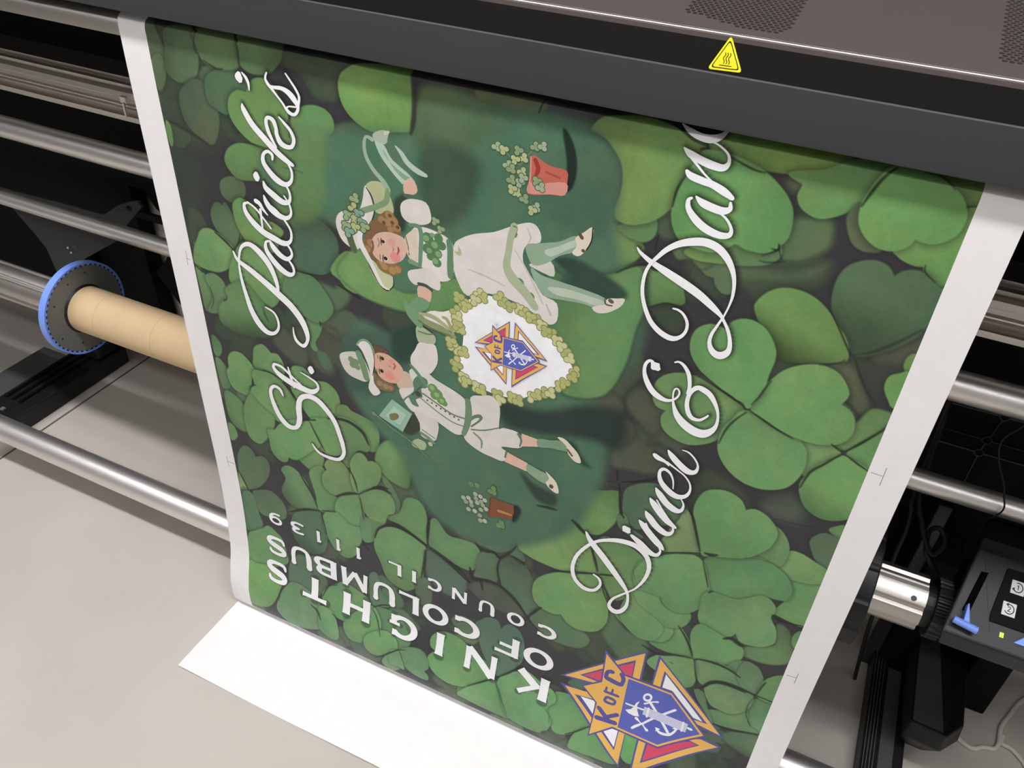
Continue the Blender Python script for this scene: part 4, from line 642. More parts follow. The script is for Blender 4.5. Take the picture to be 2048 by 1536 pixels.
('q',[-483.1,61,-472.4,55.3,-464,55.6,-465.3,62.4,-467.4,68.6,-477.1,72.3,-482.5,67.5],(150,176,145)),
('s',[-468.8,58.2,3.7,-464,55.6,3],(170,192,165)),
('q',[-477,69.7,-469.5,71.5,-460.7,84.8,-436.8,100.1,-446.6,110.1,-455.9,104.4,-468.7,91.7,-476.7,81.4,-481.7,69],(158,192,164)),
('q',[-471.6,75.3,-466.5,86,-448,97.4,-437.8,101.2,-444.5,105.3,-459.3,94.8],(118,160,120)),
('q',[-447.5,107.7,-436.8,100.1,-430.6,112.6,-437.4,119.5,-447,120.3],(214,174,152)),
('s',[-456.2,69.1,1.6,-449,75.6,5.3,-443.7,82.8,6.1,-436.4,88,6.4,-428.1,91.6,6.5,-419.8,93.7,4.1],(158,190,164)),
('q',[-453.2,137.6,-449.3,129.5,-437.6,123.9,-420.5,124.3,-414.7,137.3,-416.2,146.7,-426.9,152.2,-442.5,153.4,-451.1,148.1],(216,207,197)),
('s',[-447.1,122.1,3.9,-437.5,121.3,4.4,-426.1,121.2,3.7],(70,104,76)),
('q',[-496,122.4,-489.7,131.8,-487.6,146,-489.4,157.7,-497.5,171.1,-506.9,187.1,-509.7,201.7,-519,206.6,-533.3,199.9,-539.7,187.7,-541.1,176.3,-536.4,165.5,-525.4,159,-511,159.2,-502.5,142.2,-499.3,126.8],(216,207,197)),
('s',[-496.1,124.2,1.4,-489.8,133.7,2.2,-486.9,149.6,2,-490.7,161.7,1.5],(60,66,50)),
('s',[-468.3,121.4,6.7,-471,134.7,6.8,-481.4,142.6,6.6,-493.9,149.4,7.2,-507,156,6.8],(112,150,104)),
('s',[-498.5,156.2,2.2,-502.4,168.5,5.6,-508.2,181.6,7,-509.2,195.6,7.9,-496.5,218.2,6.3,-483.2,243.3,4.5,-472.8,247.6,1.5],(222,216,206)),
('q',[-499.3,212.9,-490.1,216.4,-482.2,224.4,-467.7,228.5,-466.6,239.4,-472.9,248.7,-480.3,248.8,-489.5,240.9,-497.2,228.7],(172,192,146)),
('s',[-501.8,203.6,1.4,-498.8,220.9,1.9,-489.3,238.8,2,-477.2,249.9,1.9,-467.3,241.8,1.5,-466.1,230.1,1.2],(60,66,48)),
('s',[-523.9,189.6,9.3,-521.5,198.8,9.5,-518,207.9,8.7],(76,100,66)),
('q',[-504.3,194.3,-500.1,179.5,-493,166.2,-477.9,151.1,-469.7,145.7,-460,150.4,-454.7,164,-454,170.5,-467.2,173.9,-479.2,172.2,-490.1,182.7,-493.1,197.2,-495,211.8,-502.1,207.7],(128,96,66)),
('c',[-467.9,150.5,5.8,5.3],(160,124,84)),
('c',[-462.3,156.5,5.8,5.3],(160,124,84)),
('c',[-458.7,164.1,5.4,5],(160,124,84)),
('c',[-470.5,160.4,5.4,5],(160,124,84)),
('c',[-478.4,158.7,5,4.6],(160,124,84)),
('c',[-466.9,168.1,4.6,4.3],(160,124,84)),
('c',[-494.8,191.8,5.2,4.8],(160,124,84)),
('c',[-499.6,200.9,4.8,4.5],(160,124,84)),
('c',[-467,151.2,2.5,2.3],(104,76,52)),
('c',[-464.4,158.9,2.5,2.3],(104,76,52)),
('c',[-457.6,162.8,2.5,2.3],(104,76,52)),
('c',[-475.6,161.7,2.5,2.3],(104,76,52)),
('q',[-488.9,214.1,-477.1,208.9,-464.8,209.5,-454.6,211.6,-454.9,218.7,-462.4,225.9,-476,226.8,-485.2,223.2],(140,108,68)),
('c',[-477.6,218,4.8,4.5],(170,134,86)),
('c',[-467.3,220.2,5.2,5],(170,134,86)),
('c',[-460,217.1,4.7,4.5],(170,134,86)),
('c',[-481.6,214.1,3.5,3.3],(170,134,86)),
('q',[-449.1,174,-440.8,163.2,-430.9,157.9,-430.5,178.6,-432,200.3,-443,198.4,-447.3,188.9],(212,196,172)),
('q',[-493.6,189.5,-485.6,177.7,-471.1,172,-457,172.2,-449.2,175.9,-446,186.6,-452.2,202,-464.8,210.5,-477.4,212.9,-487.6,210.7,-493.5,203.3],(212,174,152)),
('c',[-462.4,201.8,7.3,6.9],(218,140,134)),
('c',[-466.7,184.3,5.5,5.2],(216,158,144)),
('c',[-477.5,185.7,3,2.8],(232,222,214)),
('c',[-477.9,185.8,2.6,2.4],(60,46,42)),
('c',[-475.4,206.8,3.3,3.1],(232,222,214)),
('c',[-475.6,206.8,2.8,2.6],(56,42,40)),
('s',[-480.2,182.1,1.2,-480.8,186.5,1.5,-480.3,190.9,1.1],(90,64,52)),
('s',[-478.5,203.2,1.2,-479.2,207.8,1.5,-478.6,212.3,1.1],(90,64,52)),
('s',[-485,183.3,1.1,-483.2,188.7,1,-485,194.1,0.8],(120,86,64)),
('s',[-483.1,203.5,1.1,-483,210.5,1.1],(120,86,64)),
('s',[-465.9,190.4,1.2,-464,191.8,1.7,-465.8,195.4,0.9],(196,120,112)),
('s',[-458.1,187.9,1.7,-457.5,191.6,2.8,-459.1,197,1.5],(186,72,82)),
('s',[-492.5,189.2,3,-492,196.9,3.2,-494.6,205.6,3.1,-489.8,212.4,3.9],(128,94,64)),
('s',[-447.9,171.7,1.5,-445.1,182.4,1.5,-443.8,193.8,1.5],(140,110,84)),
('q',[-438.8,160.8,-425,154.2,-407.7,155.7,-394.4,159.6,-387.2,168.9,-386.3,199.3,-394.5,213.5,-412.3,216.6,-424.1,206.1,-432.1,205.3,-440.1,202.6,-431.5,180.7],(222,214,204)),
('p',[-439.2,160.9,-431.7,158.5,-432.8,198.6,-443.1,200.4,-444.8,192.1],(212,196,172)),
('s',[-441.6,156,4.5,-430.8,155.1,5.6,-427.6,164.5,5.6,-428.6,183.8,5.5,-430.1,204.8,4.7],(96,138,100)),
('s',[-443.1,201.4,6.6,-432.1,203.3,5.2],(110,148,108)),
('c',[-419.4,166.2,7.6,7.2],(76,122,78)),
('c',[-411.8,173.6,8,7.6],(76,122,78)),
('c',[-419.7,179.5,6.9,6.6],(76,122,78)),
('c',[-405.9,162.6,5.9,5.7],(76,122,78)),
('c',[-408,182.1,6.9,6.6],(76,122,78)),
('c',[-402.1,171,6,5.7],(76,122,78)),
('c',[-408.1,193.7,6.1,5.8],(76,122,78)),
('c',[-415.9,188.1,5.3,5.1],(76,122,78)),
('c',[-421.4,166.7,4,3.8],(112,158,104)),
('c',[-410.8,172.4,4.4,4.2],(112,158,104)),
('c',[-417.7,180.9,3.7,3.5],(112,158,104)),
('c',[-406.1,182.5,4,3.9],(112,158,104)),
('c',[-410.1,192.3,4.1,3.9],(112,158,104)),
('c',[-413.5,160.9,3.2,3],(112,158,104)),
('c',[-406.6,142.5,3.4,3.2],(70,100,66)),
('c',[-410.9,145.9,3.4,3.2],(70,100,66)),
('c',[-410.8,141.2,3.4,3.2],(70,100,66)),
('c',[-406.7,142.5,2.6,2.5],(130,160,116)),
('c',[-410.8,145.9,2.6,2.5],(130,160,116)),
('c',[-410.8,141.3,2.6,2.4],(130,160,116)),
('c',[-404.1,154.5,3.4,3.2],(70,100,66)),
('c',[-404.5,149.8,3.4,3.2],(70,100,66)),
('c',[-400.1,150.6,3.4,3.2],(70,100,66)),
('c',[-404.1,154.4,2.6,2.5],(130,160,116)),
('c',[-404.5,149.9,2.6,2.5],(130,160,116)),
('c',[-400.2,150.7,2.6,2.5],(130,160,116)),
('s',[-392.9,162.9,6.7,-390.6,177.4,8.6,-391,192.8,8.5,-390.6,206.4,7.9],(90,134,94)),
('q',[-445.6,215.1,-432.2,208.3,-416.1,203.8,-404.4,216.3,-405.4,228.7,-416.5,227.9,-428.6,226.4,-436.8,230.8,-444.9,225],(216,207,197)),
('s',[-432.7,227.6,3.9,-422.5,227.7,4.5,-414.9,231.5,3.7],(60,84,62)),
('q',[-432.7,230.7,-416.5,232,-417.1,246.6,-422.9,250.5,-433.1,246.2],(214,174,152)),
('q',[-386.8,166.9,-377.4,155.2,-360.9,145.7,-339.2,138,-321.8,127.8,-303.1,118.2,-292.8,117.7,-286.2,126,-286.4,136.6,-299.9,141.9,-304.5,154,-301.9,167.9,-288.3,184.6,-278.5,196.9,-261.9,202.4,-259.8,223.2,-268.6,231.4,-281.9,225.2,-308.3,215.6,-342.2,214,-368.9,224.9,-380.8,211.5,-386.3,195.4],(218,209,200)),
('q',[-296.8,164.6,-272.9,154.4,-267.7,171.2,-285.8,169],(206,200,188)),
('s',[-315.8,124.9,8.3,-319.5,140,7.8,-321.3,158.5,7.7,-322.4,173.7,9.4,-315.4,186.8,12.4,-300.1,199.4,11.6,-286.3,214.8,9.1],(150,176,134)),
('c',[-317.1,134,5.4,5.3],(92,128,80)),
('c',[-315.6,128.3,3.9,3.8],(92,128,80)),
('c',[-307,190,6,6],(92,128,80)),
('c',[-304.1,193,4.1,4.1],(92,128,80)),
('c',[-293.4,203.3,5.6,5.7],(92,128,80)),
('c',[-290.3,209.2,3.7,3.8],(92,128,80)),
('s',[-381.1,165.4,0.8,-379.2,174.3,5.1,-384.9,173.9,2],(150,180,130)),
('s',[-369.5,190.7,1.2,-346.7,193.8,2.5,-324,198.8,1.2],(196,186,174)),
('s',[-301,124.6,1.1,-296.9,134.1,1.7,-299.9,141.9,1],(190,180,168)),
('s',[-313.5,152.8,1.6,-300,171.1,2,-288,190.2,2.4,-277.6,208.2,1.6],(198,190,178)),
('s',[-274.1,207.1,2,-267.7,218.8,2.8],(190,182,172)),
('q',[-300.8,143,-282.9,136,-264.6,129.4,-248.8,118.9,-242.2,126.6,-247.9,136.8,-263.3,145.4,-277.8,158.4,-292.4,164.3,-300.2,152.8],(126,164,128)),
('q',[-280.6,143.9,-264.2,134.2,-250,124.3,-246.1,129.4,-257.1,137.6,-273.3,149.1],(160,190,160)),
('q',[-248.6,121.4,-239.6,112.2,-232.9,105.4,-230.2,108.1,-232.1,120.5,-236.6,132.9,-243.4,140.5,-250.3,138.4,-246.1,129.4],(218,204,184)),
('s',[-244.1,116,3.9,-241.3,119.5,3.9],(96,80,60)),
('s',[-231.3,105.9,1.3,-231.3,120.3,1.3,-235.9,131.8,1.2],(52,46,36)),
('c',[-238.8,133,2,2],(90,80,66)),
('q',[-294.8,167.8,-282,173.4,-260.7,175.1,-236.3,176.5,-210.4,179.8,-205.7,188.1,-217.2,194.5,-234.5,194.1,-258.9,196.7,-276.7,197.3,-288.3,184.6],(128,166,132)),
('q',[-273.9,186.1,-253.2,181.8,-225.4,182.9,-209.8,184.7,-217.5,191.7,-238.4,190.6,-262.8,192.2],(164,190,160)),
('q',[-222.3,194.7,-209.5,187.4,-207,180.1,-197.3,176.7,-188.9,174.9,-192.1,184.9,-205,196.4,-216.6,199.9],(216,206,190)),
('s',[-209.9,181,1.4,-207.9,186.9,1.9,-201.1,186.7,1.5],(90,80,66)),
('s',[-204.3,181.1,4.6,-201.7,182.2,4.6],(104,86,66)),
('q',[-301,46.5,-292.7,47.9,-281,52.3,-264,53.6,-262.4,65.4,-263.8,78.9,-278.6,81.6,-303,86.4,-302,68],(186,100,84)),
('q',[-302.1,74.5,-289.3,72.4,-263.7,65.7,-263.8,78.6,-278.7,81.2,-302.5,85.7],(208,144,128)),
('s',[-297.5,49.7,4.4,-293.6,58.2,4.9,-296.3,66.7,3.1],(150,62,52)),
('s',[-285.3,59.6,2.3,-270.4,62.5,2.3],(164,80,66)),
('s',[-302.2,47.6,1.6,-301.5,67.9,1.6,-302.6,85.2,1.6],(208,140,122)),
('s',[-329,48.6,1.1,-315.1,58.2,1,-308.8,52.1,0.9,-301.3,41.3,0.9],(110,132,96)),
('s',[-321.4,65.9,1.1,-312.2,80.1,1.1,-306.4,91.9,1.1,-294.2,97.3,1.1],(90,116,80)),
('c',[-337.4,47.3,3.7,3.4],(62,92,58)),
('c',[-342.3,46.1,3.7,3.4],(62,92,58)),
('c',[-337.9,42.4,3.7,3.3],(62,92,58)),
('c',[-337.5,47.3,2.9,2.6],(138,166,128)),
('c',[-342.2,46,2.9,2.6],(138,166,128)),
('c',[-338,42.5,2.8,2.6],(138,166,128)),
('c',[-333.7,45,3.7,3.3],(62,92,58)),
('c',[-328.6,45.6,3.6,3.3],(62,92,58)),
('c',[-332.4,49.7,3.7,3.4],(62,92,58)),
('c',[-333.6,45.1,2.8,2.6],(152,176,120)),
('c',[-328.7,45.6,2.8,2.6],(152,176,120)),
('c',[-332.4,49.6,2.9,2.6],(152,176,120)),
('c',[-312.9,43.7,3.6,3.3],(62,92,58)),
('c',[-317.3,47.1,3.6,3.3],(62,92,58)),
('c',[-317.6,42.2,3.6,3.3],(62,92,58)),
('c',[-313,43.7,2.8,2.6],(120,152,108)),
('c',[-317.2,47,2.8,2.6],(120,152,108)),
('c',[-317.5,42.2,2.8,2.6],(120,152,108)),
('c',[-324.5,63.5,3.7,3.4],(62,92,58)),
('c',[-329.4,62.3,3.7,3.4],(62,92,58)),
('c',[-325.1,58.5,3.7,3.4],(62,92,58)),
('c',[-324.6,63.5,2.9,2.6],(138,166,128)),
('c',[-329.3,62.3,2.9,2.6],(138,166,128)),
('c',[-325.1,58.6,2.9,2.6],(138,166,128)),
('c',[-309,47.8,3.6,3.4],(62,92,58)),
('c',[-307.5,52.4,3.6,3.4],(62,92,58)),
('c',[-312.6,52.1,3.6,3.4],(62,92,58)),
('c',[-309.1,47.9,2.8,2.6],(152,176,120)),
('c',[-307.6,52.3,2.8,2.6],(152,176,120)),
('c',[-312.5,52,2.8,2.6],(152,176,120)),
('c',[-297.8,34,3.5,3.3],(62,92,58)),
('c',[-296.2,38.4,3.5,3.3],(62,92,58)),
('c',[-301.3,38.1,3.5,3.3],(62,92,58)),
('c',[-297.8,34.1,2.7,2.5],(120,152,108)),
('c',[-296.3,38.4,2.7,2.5],(120,152,108)),
('c',[-301.2,38.1,2.7,2.5],(120,152,108)),
('c',[-288.7,37.2,3.5,3.2],(62,92,58)),
('c',[-293.4,35.9,3.5,3.3],(62,92,58)),
('c',[-289.3,32.4,3.5,3.2],(62,92,58)),
('c',[-288.8,37.1,2.7,2.5],(138,166,128)),
('c',[-293.3,35.9,2.7,2.5],(138,166,128)),
('c',[-289.4,32.5,2.7,2.5],(138,166,128)),
('c',[-308.7,67.2,3.6,3.5],(62,92,58)),
('c',[-313.6,66,3.7,3.4],(62,92,58)),
('c',[-309.3,62.2,3.6,3.4],(62,92,58)),
('c',[-308.8,67.1,2.8,2.7],(152,176,120)),
('c',[-313.5,65.9,2.8,2.7],(152,176,120)),
('c',[-309.3,62.3,2.8,2.6],(152,176,120)),
('c',[-324.8,76.9,3.7,3.5],(62,92,58)),
('c',[-320.7,72.7,3.7,3.5],(62,92,58)),
('c',[-319.7,77.6,3.7,3.5],(62,92,58)),
('c',[-324.7,76.8,2.9,2.7],(120,152,108)),
('c',[-320.8,72.8,2.9,2.7],(120,152,108)),
('c',[-319.7,77.6,2.9,2.7],(120,152,108)),
('c',[-314.5,75.1,3.7,3.5],(62,92,58)),
('c',[-309.3,75.6,3.7,3.5],(62,92,58)),
('c',[-313.2,79.9,3.7,3.5],(62,92,58)),
('c',[-314.4,75.1,2.9,2.7],(138,166,128)),
('c',[-309.4,75.6,2.9,2.7],(138,166,128)),
('c',[-313.2,79.8,2.9,2.7],(138,166,128)),
('c',[-314.4,85,3.7,3.5],(62,92,58)),
('c',[-312.8,89.8,3.7,3.6],(62,92,58)),
('c',[-318.1,89.6,3.7,3.6],(62,92,58)),
('c',[-314.4,85.1,2.9,2.8],(152,176,120)),
('c',[-312.9,89.8,2.9,2.8],(152,176,120)),
('c',[-318,89.5,2.9,2.8],(152,176,120)),
('c',[-304.5,94.9,3.7,3.6],(62,92,58)),
('c',[-309.5,93.6,3.7,3.6],(62,92,58)),
('c',[-305.1,89.7,3.7,3.6],(62,92,58)),
('c',[-304.6,94.8,2.9,2.8],(120,152,108)),
('c',[-309.4,93.6,2.9,2.8],(120,152,108)),
('c',[-305.1,89.8,2.9,2.8],(120,152,108)),
('c',[-291.4,100.9,3.7,3.6],(62,92,58)),
('c',[-296.3,99.7,3.7,3.6],(62,92,58)),
('c',[-292,95.7,3.7,3.6],(62,92,58)),
('c',[-291.4,100.8,2.9,2.8],(138,166,128)),
('c',[-296.2,99.6,2.9,2.8],(138,166,128)),
('c',[-292.1,95.8,2.9,2.8],(138,166,128)),
('c',[-321.6,88.3,3.8,3.6],(62,92,58)),
('c',[-322.3,83.2,3.7,3.5],(62,92,58)),
('c',[-317.3,84.2,3.7,3.5],(62,92,58)),
('c',[-321.5,88.2,2.9,2.8],(152,176,120)),
('c',[-322.3,83.3,2.9,2.7],(152,176,120)),
('c',[-317.4,84.2,2.9,2.7],(152,176,120)),
('c',[-291.3,70.4,3.6,3.4],(62,92,58)),
('c',[-295.6,74,3.6,3.5],(62,92,58)),
('c',[-296,68.9,3.6,3.4],(62,92,58)),
('c',[-291.4,70.4,2.8,2.7],(120,152,108)),
('c',[-295.6,73.9,2.8,2.7],(120,152,108)),
('c',[-296,69,2.8,2.7],(120,152,108)),
('c',[-288,78.7,3.6,3.4],(62,92,58)),
('c',[-292.8,77.4,3.6,3.5],(62,92,58)),
('c',[-288.6,73.6,3.6,3.4],(62,92,58)),
('c',[-288,78.6,2.8,2.7],(138,166,128)),
('c',[-292.7,77.4,2.8,2.7],(138,166,128)),
('c',[-288.6,73.7,2.8,2.7],(138,166,128)),
('c',[-320.8,52.5,3.6,3.4],(62,92,58)),
('c',[-315.7,53,3.6,3.4],(62,92,58)),
('c',[-319.5,57.2,3.6,3.4],(62,92,58)),
('c',[-320.7,52.5,2.8,2.6],(152,176,120)),
('c',[-315.8,53.1,2.8,2.6],(152,176,120)),
('c',[-319.5,57.1,2.8,2.6],(152,176,120)),
('c',[-325.4,65.6,3.7,3.4],(62,92,58)),
('c',[-321.3,61.6,3.7,3.4],(62,92,58)),
('c',[-320.2,66.4,3.7,3.5],(62,92,58)),
('c',[-325.3,65.6,2.9,2.7],(120,152,108)),
('c',[-321.3,61.7,2.9,2.6],(120,152,108)),
('c',[-320.3,66.3,2.9,2.7],(120,152,108)),
('c',[-306.2,70.6,3.6,3.5],(62,92,58)),
('c',[-310.7,74.2,3.7,3.5],(62,92,58)),
('c',[-311,69.1,3.7,3.5],(62,92,58)),
('c',[-306.3,70.6,2.8,2.7],(138,166,128)),
('c',[-310.6,74.1,2.9,2.7],(138,166,128)),
('c',[-311,69.2,2.8,2.7],(138,166,128)),
('c',[-294.1,102.3,3.7,3.6],(62,92,58)),
('c',[-298.6,106.1,3.7,3.6],(62,92,58)),
('c',[-298.9,100.8,3.7,3.6],(62,92,58)),
('c',[-294.2,102.3,2.9,2.8],(152,176,120)),
('c',[-298.5,106,2.9,2.8],(152,176,120)),
('c',[-298.9,100.9,2.9,2.8],(152,176,120)),
('c',[-516.4,142.3,4.6,4.1],(64,86,52)),
('c',[-510.8,137.3,4.6,4.1],(64,86,52)),
('c',[-510.3,143,4.6,4.2],(64,86,52)),
('c',[-516.3,142.2,3.6,3.2],(128,164,116)),
('c',[-510.9,137.4,3.6,3.2],(128,164,116)),
('c',[-510.4,142.9,3.6,3.2],(128,164,116)),
('c',[-514.2,149.1,4.6,4.2],(64,86,52)),
('c',[-513.1,154.7,4.6,4.2],(64,86,52)),
('c',[-519.4,154.6,4.7,4.2],(64,86,52)),
('c',[-514.2,149.3,3.6,3.2],(156,176,116)),
('c',[-513.2,154.7,3.6,3.2],(156,176,116)),
('c',[-519.3,154.6,3.6,3.2],(156,176,116)),
('c',[-511.2,156.6,4.6,4.2],(64,86,52)),
('c',[-505,157.1,4.6,4.1],(64,86,52)),
('c',[-510.4,162.4,4.7,4.3],(64,86,52)),
('c',[-511.1,156.7,3.6,3.2],(112,158,130)),
('c',[-505.1,157.1,3.6,3.2],(112,158,130)),
('c',[-510.3,162.3,3.6,3.3],(112,158,130)),
('c',[-519.9,163.3,4.7,4.3],(64,86,52)),
('c',[-526,168,4.7,4.3],(64,86,52)),
('c',[-525.5,161.6,4.7,4.3],(64,86,52)),
('c',[-520,163.3,3.7,3.3],(128,164,116)),
('c',[-526,167.9,3.7,3.3],(128,164,116)),
('c',[-525.5,161.7,3.7,3.3],(128,164,116)),
('c',[-515.6,171.3,4.7,4.3],(64,86,52)),
('c',[-515.7,165.2,4.7,4.3],(64,86,52)),
('c',[-509.8,166.2,4.7,4.3],(64,86,52)),
('c',[-515.6,171.2,3.7,3.3],(156,176,116)),
('c',[-515.7,165.2,3.7,3.3],(156,176,116)),
('c',[-509.9,166.2,3.6,3.3],(156,176,116)),
('c',[-501.7,168.4,4.7,4.2],(64,86,52)),
('c',[-507.8,173,4.7,4.3],(64,86,52)),
('c',[-507.3,166.7,4.7,4.2],(64,86,52)),
('c',[-501.8,168.4,3.6,3.3],(112,158,130)),
('c',[-507.7,172.9,3.7,3.3],(112,158,130)),
('c',[-507.3,166.8,3.6,3.3],(112,158,130)),
('c',[-529.1,182.4,4.8,4.4],(64,86,52)),
('c',[-529.2,176.2,4.8,4.3],(64,86,52)),
('c',[-523.2,177.3,4.8,4.3],(64,86,52)),
('c',[-529.1,182.3,3.7,3.4],(128,164,116)),
('c',[-529.2,176.3,3.7,3.3],(128,164,116)),
('c',[-523.3,177.3,3.7,3.3],(128,164,116)),
('c',[-516.4,181.1,4.8,4.4],(64,86,52)),
('c',[-516.6,175,4.7,4.3],(64,86,52)),
('c',[-510.5,176,4.7,4.3],(64,86,52)),
('c',[-516.4,181,3.7,3.4],(156,176,116)),
('c',[-516.5,175.1,3.7,3.3],(156,176,116)),
('c',[-510.7,176,3.7,3.3],(156,176,116)),
('c',[-525.9,183.4,4.8,4.4],(64,86,52)),
('c',[-519.6,183.8,4.8,4.4],(64,86,52)),
('c',[-525.2,189.4,4.8,4.4],(64,86,52)),
('c',[-525.9,183.5,3.7,3.4],(112,158,130)),
('c',[-519.7,183.9,3.7,3.4],(112,158,130)),
('c',[-525.1,189.3,3.7,3.4],(112,158,130)),
('c',[-503.7,177.9,4.7,4.3],(64,86,52)),
('c',[-503.9,171.8,4.7,4.2],(64,86,52)),
('c',[-497.9,172.8,4.7,4.2],(64,86,52)),
('c',[-503.6,177.8,3.7,3.3],(128,164,116)),
('c',[-503.8,171.8,3.6,3.3],(128,164,116)),
('c',[-498,172.8,3.6,3.3],(128,164,116)),
('q',[-433.9,275.7,-416.9,259.7,-400.5,255.7,-384.5,245.5,-374.6,238.3,-368.5,253,-380.2,275.8,-390.4,279,-408.9,276.4,-421.4,280.3],(226,222,208)),
('q',[-368.8,230.5,-353.5,221.8,-342.2,216.5,-327,217.8,-313.6,221.7,-290.9,228.6,-269.7,239.9,-253.6,257.1,-241.4,269.6,-234.4,284,-235.2,295.1,-252.7,310.2,-274.7,325,-291.4,341.5,-309.1,348.2,-333.6,350.3,-354.4,345.2,-373.4,335.8,-378.8,321.6,-374.9,297.9,-373.2,271.4,-375.5,246.9],(240,238,235)),
('c',[-370.7,233.1,4.8,4.8],(118,138,78)),
('c',[-376.6,238.5,4.9,4.9],(118,138,78)),
('c',[-376.7,231.4,4.9,4.8],(118,138,78)),
('c',[-370.8,233.1,3.8,3.7],(164,182,112)),
('c',[-376.5,238.4,3.8,3.8],(164,182,112)),
('c',[-376.7,231.5,3.8,3.7],(164,182,112)),
('c',[-376.6,228.8,4.8,4.8],(118,138,78)),
('c',[-382.6,234.2,4.9,4.8],(118,138,78)),
('c',[-382.7,227.1,4.9,4.8],(118,138,78)),
('c',[-376.7,228.9,3.8,3.7],(154,174,104)),
('c',[-382.5,234.1,3.8,3.7],(154,174,104)),
('c',[-382.6,227.2,3.8,3.7],(154,174,104)),
('c',[-358.4,219.9,4.7,4.8],(118,138,78)),
('c',[-353.2,214,4.7,4.6],(118,138,78)),
('c',[-352,220.6,4.7,4.8],(118,138,78)),
('c',[-358.3,219.8,3.7,3.7],(178,194,134)),
('c',[-353.2,214.2,3.7,3.6],(178,194,134)),
('c',[-352.1,220.5,3.7,3.7],(178,194,134)),
('c',[-347.4,224.5,4.7,4.8],(118,138,78)),
('c',[-353.5,223.1,4.7,4.8],(118,138,78)),
('c',[-348,217.6,4.7,4.7],(118,138,78)),
('c',[-347.5,224.4,3.7,3.7],(164,182,112)),
('c',[-353.4,223,3.7,3.7],(164,182,112)),
('c',[-348.1,217.7,3.6,3.6],(164,182,112)),
('c',[-387.5,251.2,5,4.9],(118,138,78)),
('c',[-382,244.9,4.9,4.9],(118,138,78)),
('c',[-380.9,251.9,4.9,4.9],(118,138,78)),
('c',[-387.4,251.1,3.9,3.8],(154,174,104)),
('c',[-382,245.1,3.8,3.8],(154,174,104)),
('c',[-381,251.8,3.9,3.8],(154,174,104)),
('c',[-379.1,259.9,5,5],(118,138,78)),
('c',[-385.5,258.5,5,5],(118,138,78)),
('c',[-379.6,252.7,4.9,4.9],(118,138,78)),
('c',[-379.2,259.8,3.9,3.9],(178,194,134)),
('c',[-385.3,258.5,3.9,3.9],(178,194,134)),
('c',[-379.6,252.8,3.8,3.8],(178,194,134)),
('c',[-327.7,217.5,4.6,4.7],(118,138,78)),
('c',[-333.7,216.1,4.6,4.6],(118,138,78)),
('c',[-328.3,210.7,4.6,4.6],(118,138,78)),
('c',[-327.8,217.4,3.6,3.6],(164,182,112)),
('c',[-333.6,216.1,3.6,3.6],(164,182,112)),
('c',[-328.4,210.9,3.6,3.6],(164,182,112)),
('c',[-321.8,223.7,4.6,4.7],(118,138,78)),
('c',[-327.8,222.3,4.6,4.7],(118,138,78)),
('c',[-322.4,216.8,4.6,4.6],(118,138,78)),
('c',[-321.9,223.6,3.6,3.7],(154,174,104)),
('c',[-327.7,222.2,3.6,3.7],(154,174,104)),
('c',[-322.5,216.9,3.6,3.6],(154,174,104)),
('c',[-306.5,226.2,4.6,4.7],(118,138,78)),
('c',[-307.6,219.5,4.5,4.7],(118,138,78)),
('c',[-301.5,220.5,4.5,4.7],(118,138,78)),
('c',[-306.5,226.1,3.6,3.7],(178,194,134)),
('c',[-307.5,219.6,3.5,3.6],(178,194,134)),
('c',[-301.6,220.6,3.5,3.6],(178,194,134)),
('c',[-296.2,228.7,4.5,4.7],(118,138,78)),
('c',[-302.2,227.4,4.6,4.7],(118,138,78)),
('c',[-297,221.9,4.5,4.7],(118,138,78)),
('c',[-296.3,228.7,3.5,3.6],(164,182,112)),
('c',[-302,227.3,3.5,3.6],(164,182,112)),
('c',[-297,222,3.5,3.6],(164,182,112)),
('c',[-282,233.3,4.5,4.7],(118,138,78)),
('c',[-287.9,231.9,4.5,4.7],(118,138,78)),
('c',[-282.8,226.4,4.5,4.7],(118,138,78)),
('c',[-282.1,233.2,3.5,3.6],(154,174,104)),
('c',[-287.8,231.9,3.5,3.6],(154,174,104)),
('c',[-282.9,226.6,3.5,3.6],(154,174,104)),
('c',[-273.8,233.2,4.5,4.6],(118,138,78)),
('c',[-279.1,238.5,4.5,4.7],(118,138,78)),
('c',[-279.6,231.6,4.5,4.7],(118,138,78)),
('c',[-274,233.3,3.5,3.6],(178,194,134)),
('c',[-279,238.3,3.5,3.7],(178,194,134)),
('c',[-279.6,231.6,3.5,3.6],(178,194,134)),
('c',[-381.3,274.6,5,5],(118,138,78)),
('c',[-375.7,268.1,5,5],(118,138,78)),
('c',[-374.6,275.2,5,5],(118,138,78)),
('c',[-381.2,274.5,3.9,3.9],(164,182,112)),
('c',[-375.8,268.3,3.9,3.9],(164,182,112)),
('c',[-374.7,275.2,3.9,3.9],(164,182,112)),
('c',[-384,272.4,5,5.1],(118,138,78)),
('c',[-384.7,265.1,5,5.1],(118,138,78)),
('c',[-378.2,266.1,5,5],(118,138,78)),
('c',[-383.9,272.3,3.9,3.9],(154,174,104)),
('c',[-384.7,265.2,3.9,3.9],(154,174,104)),
('c',[-378.3,266.2,3.9,3.9],(154,174,104)),
('c',[-375.8,300.4,5.1,5.3],(118,138,78)),
('c',[-382,306.5,5.2,5.3],(118,138,78)),
('c',[-382.2,298.7,5.1,5.3],(118,138,78)),
('c',[-375.9,300.5,4,4.1],(178,194,134)),
('c',[-382,306.4,4,4.1],(178,194,134)),
('c',[-382.1,298.8,4,4.1],(178,194,134)),
('c',[-371.6,299.1,5.1,5.3],(118,138,78)),
('c',[-369.8,306.2,5.1,5.3],(118,138,78)),
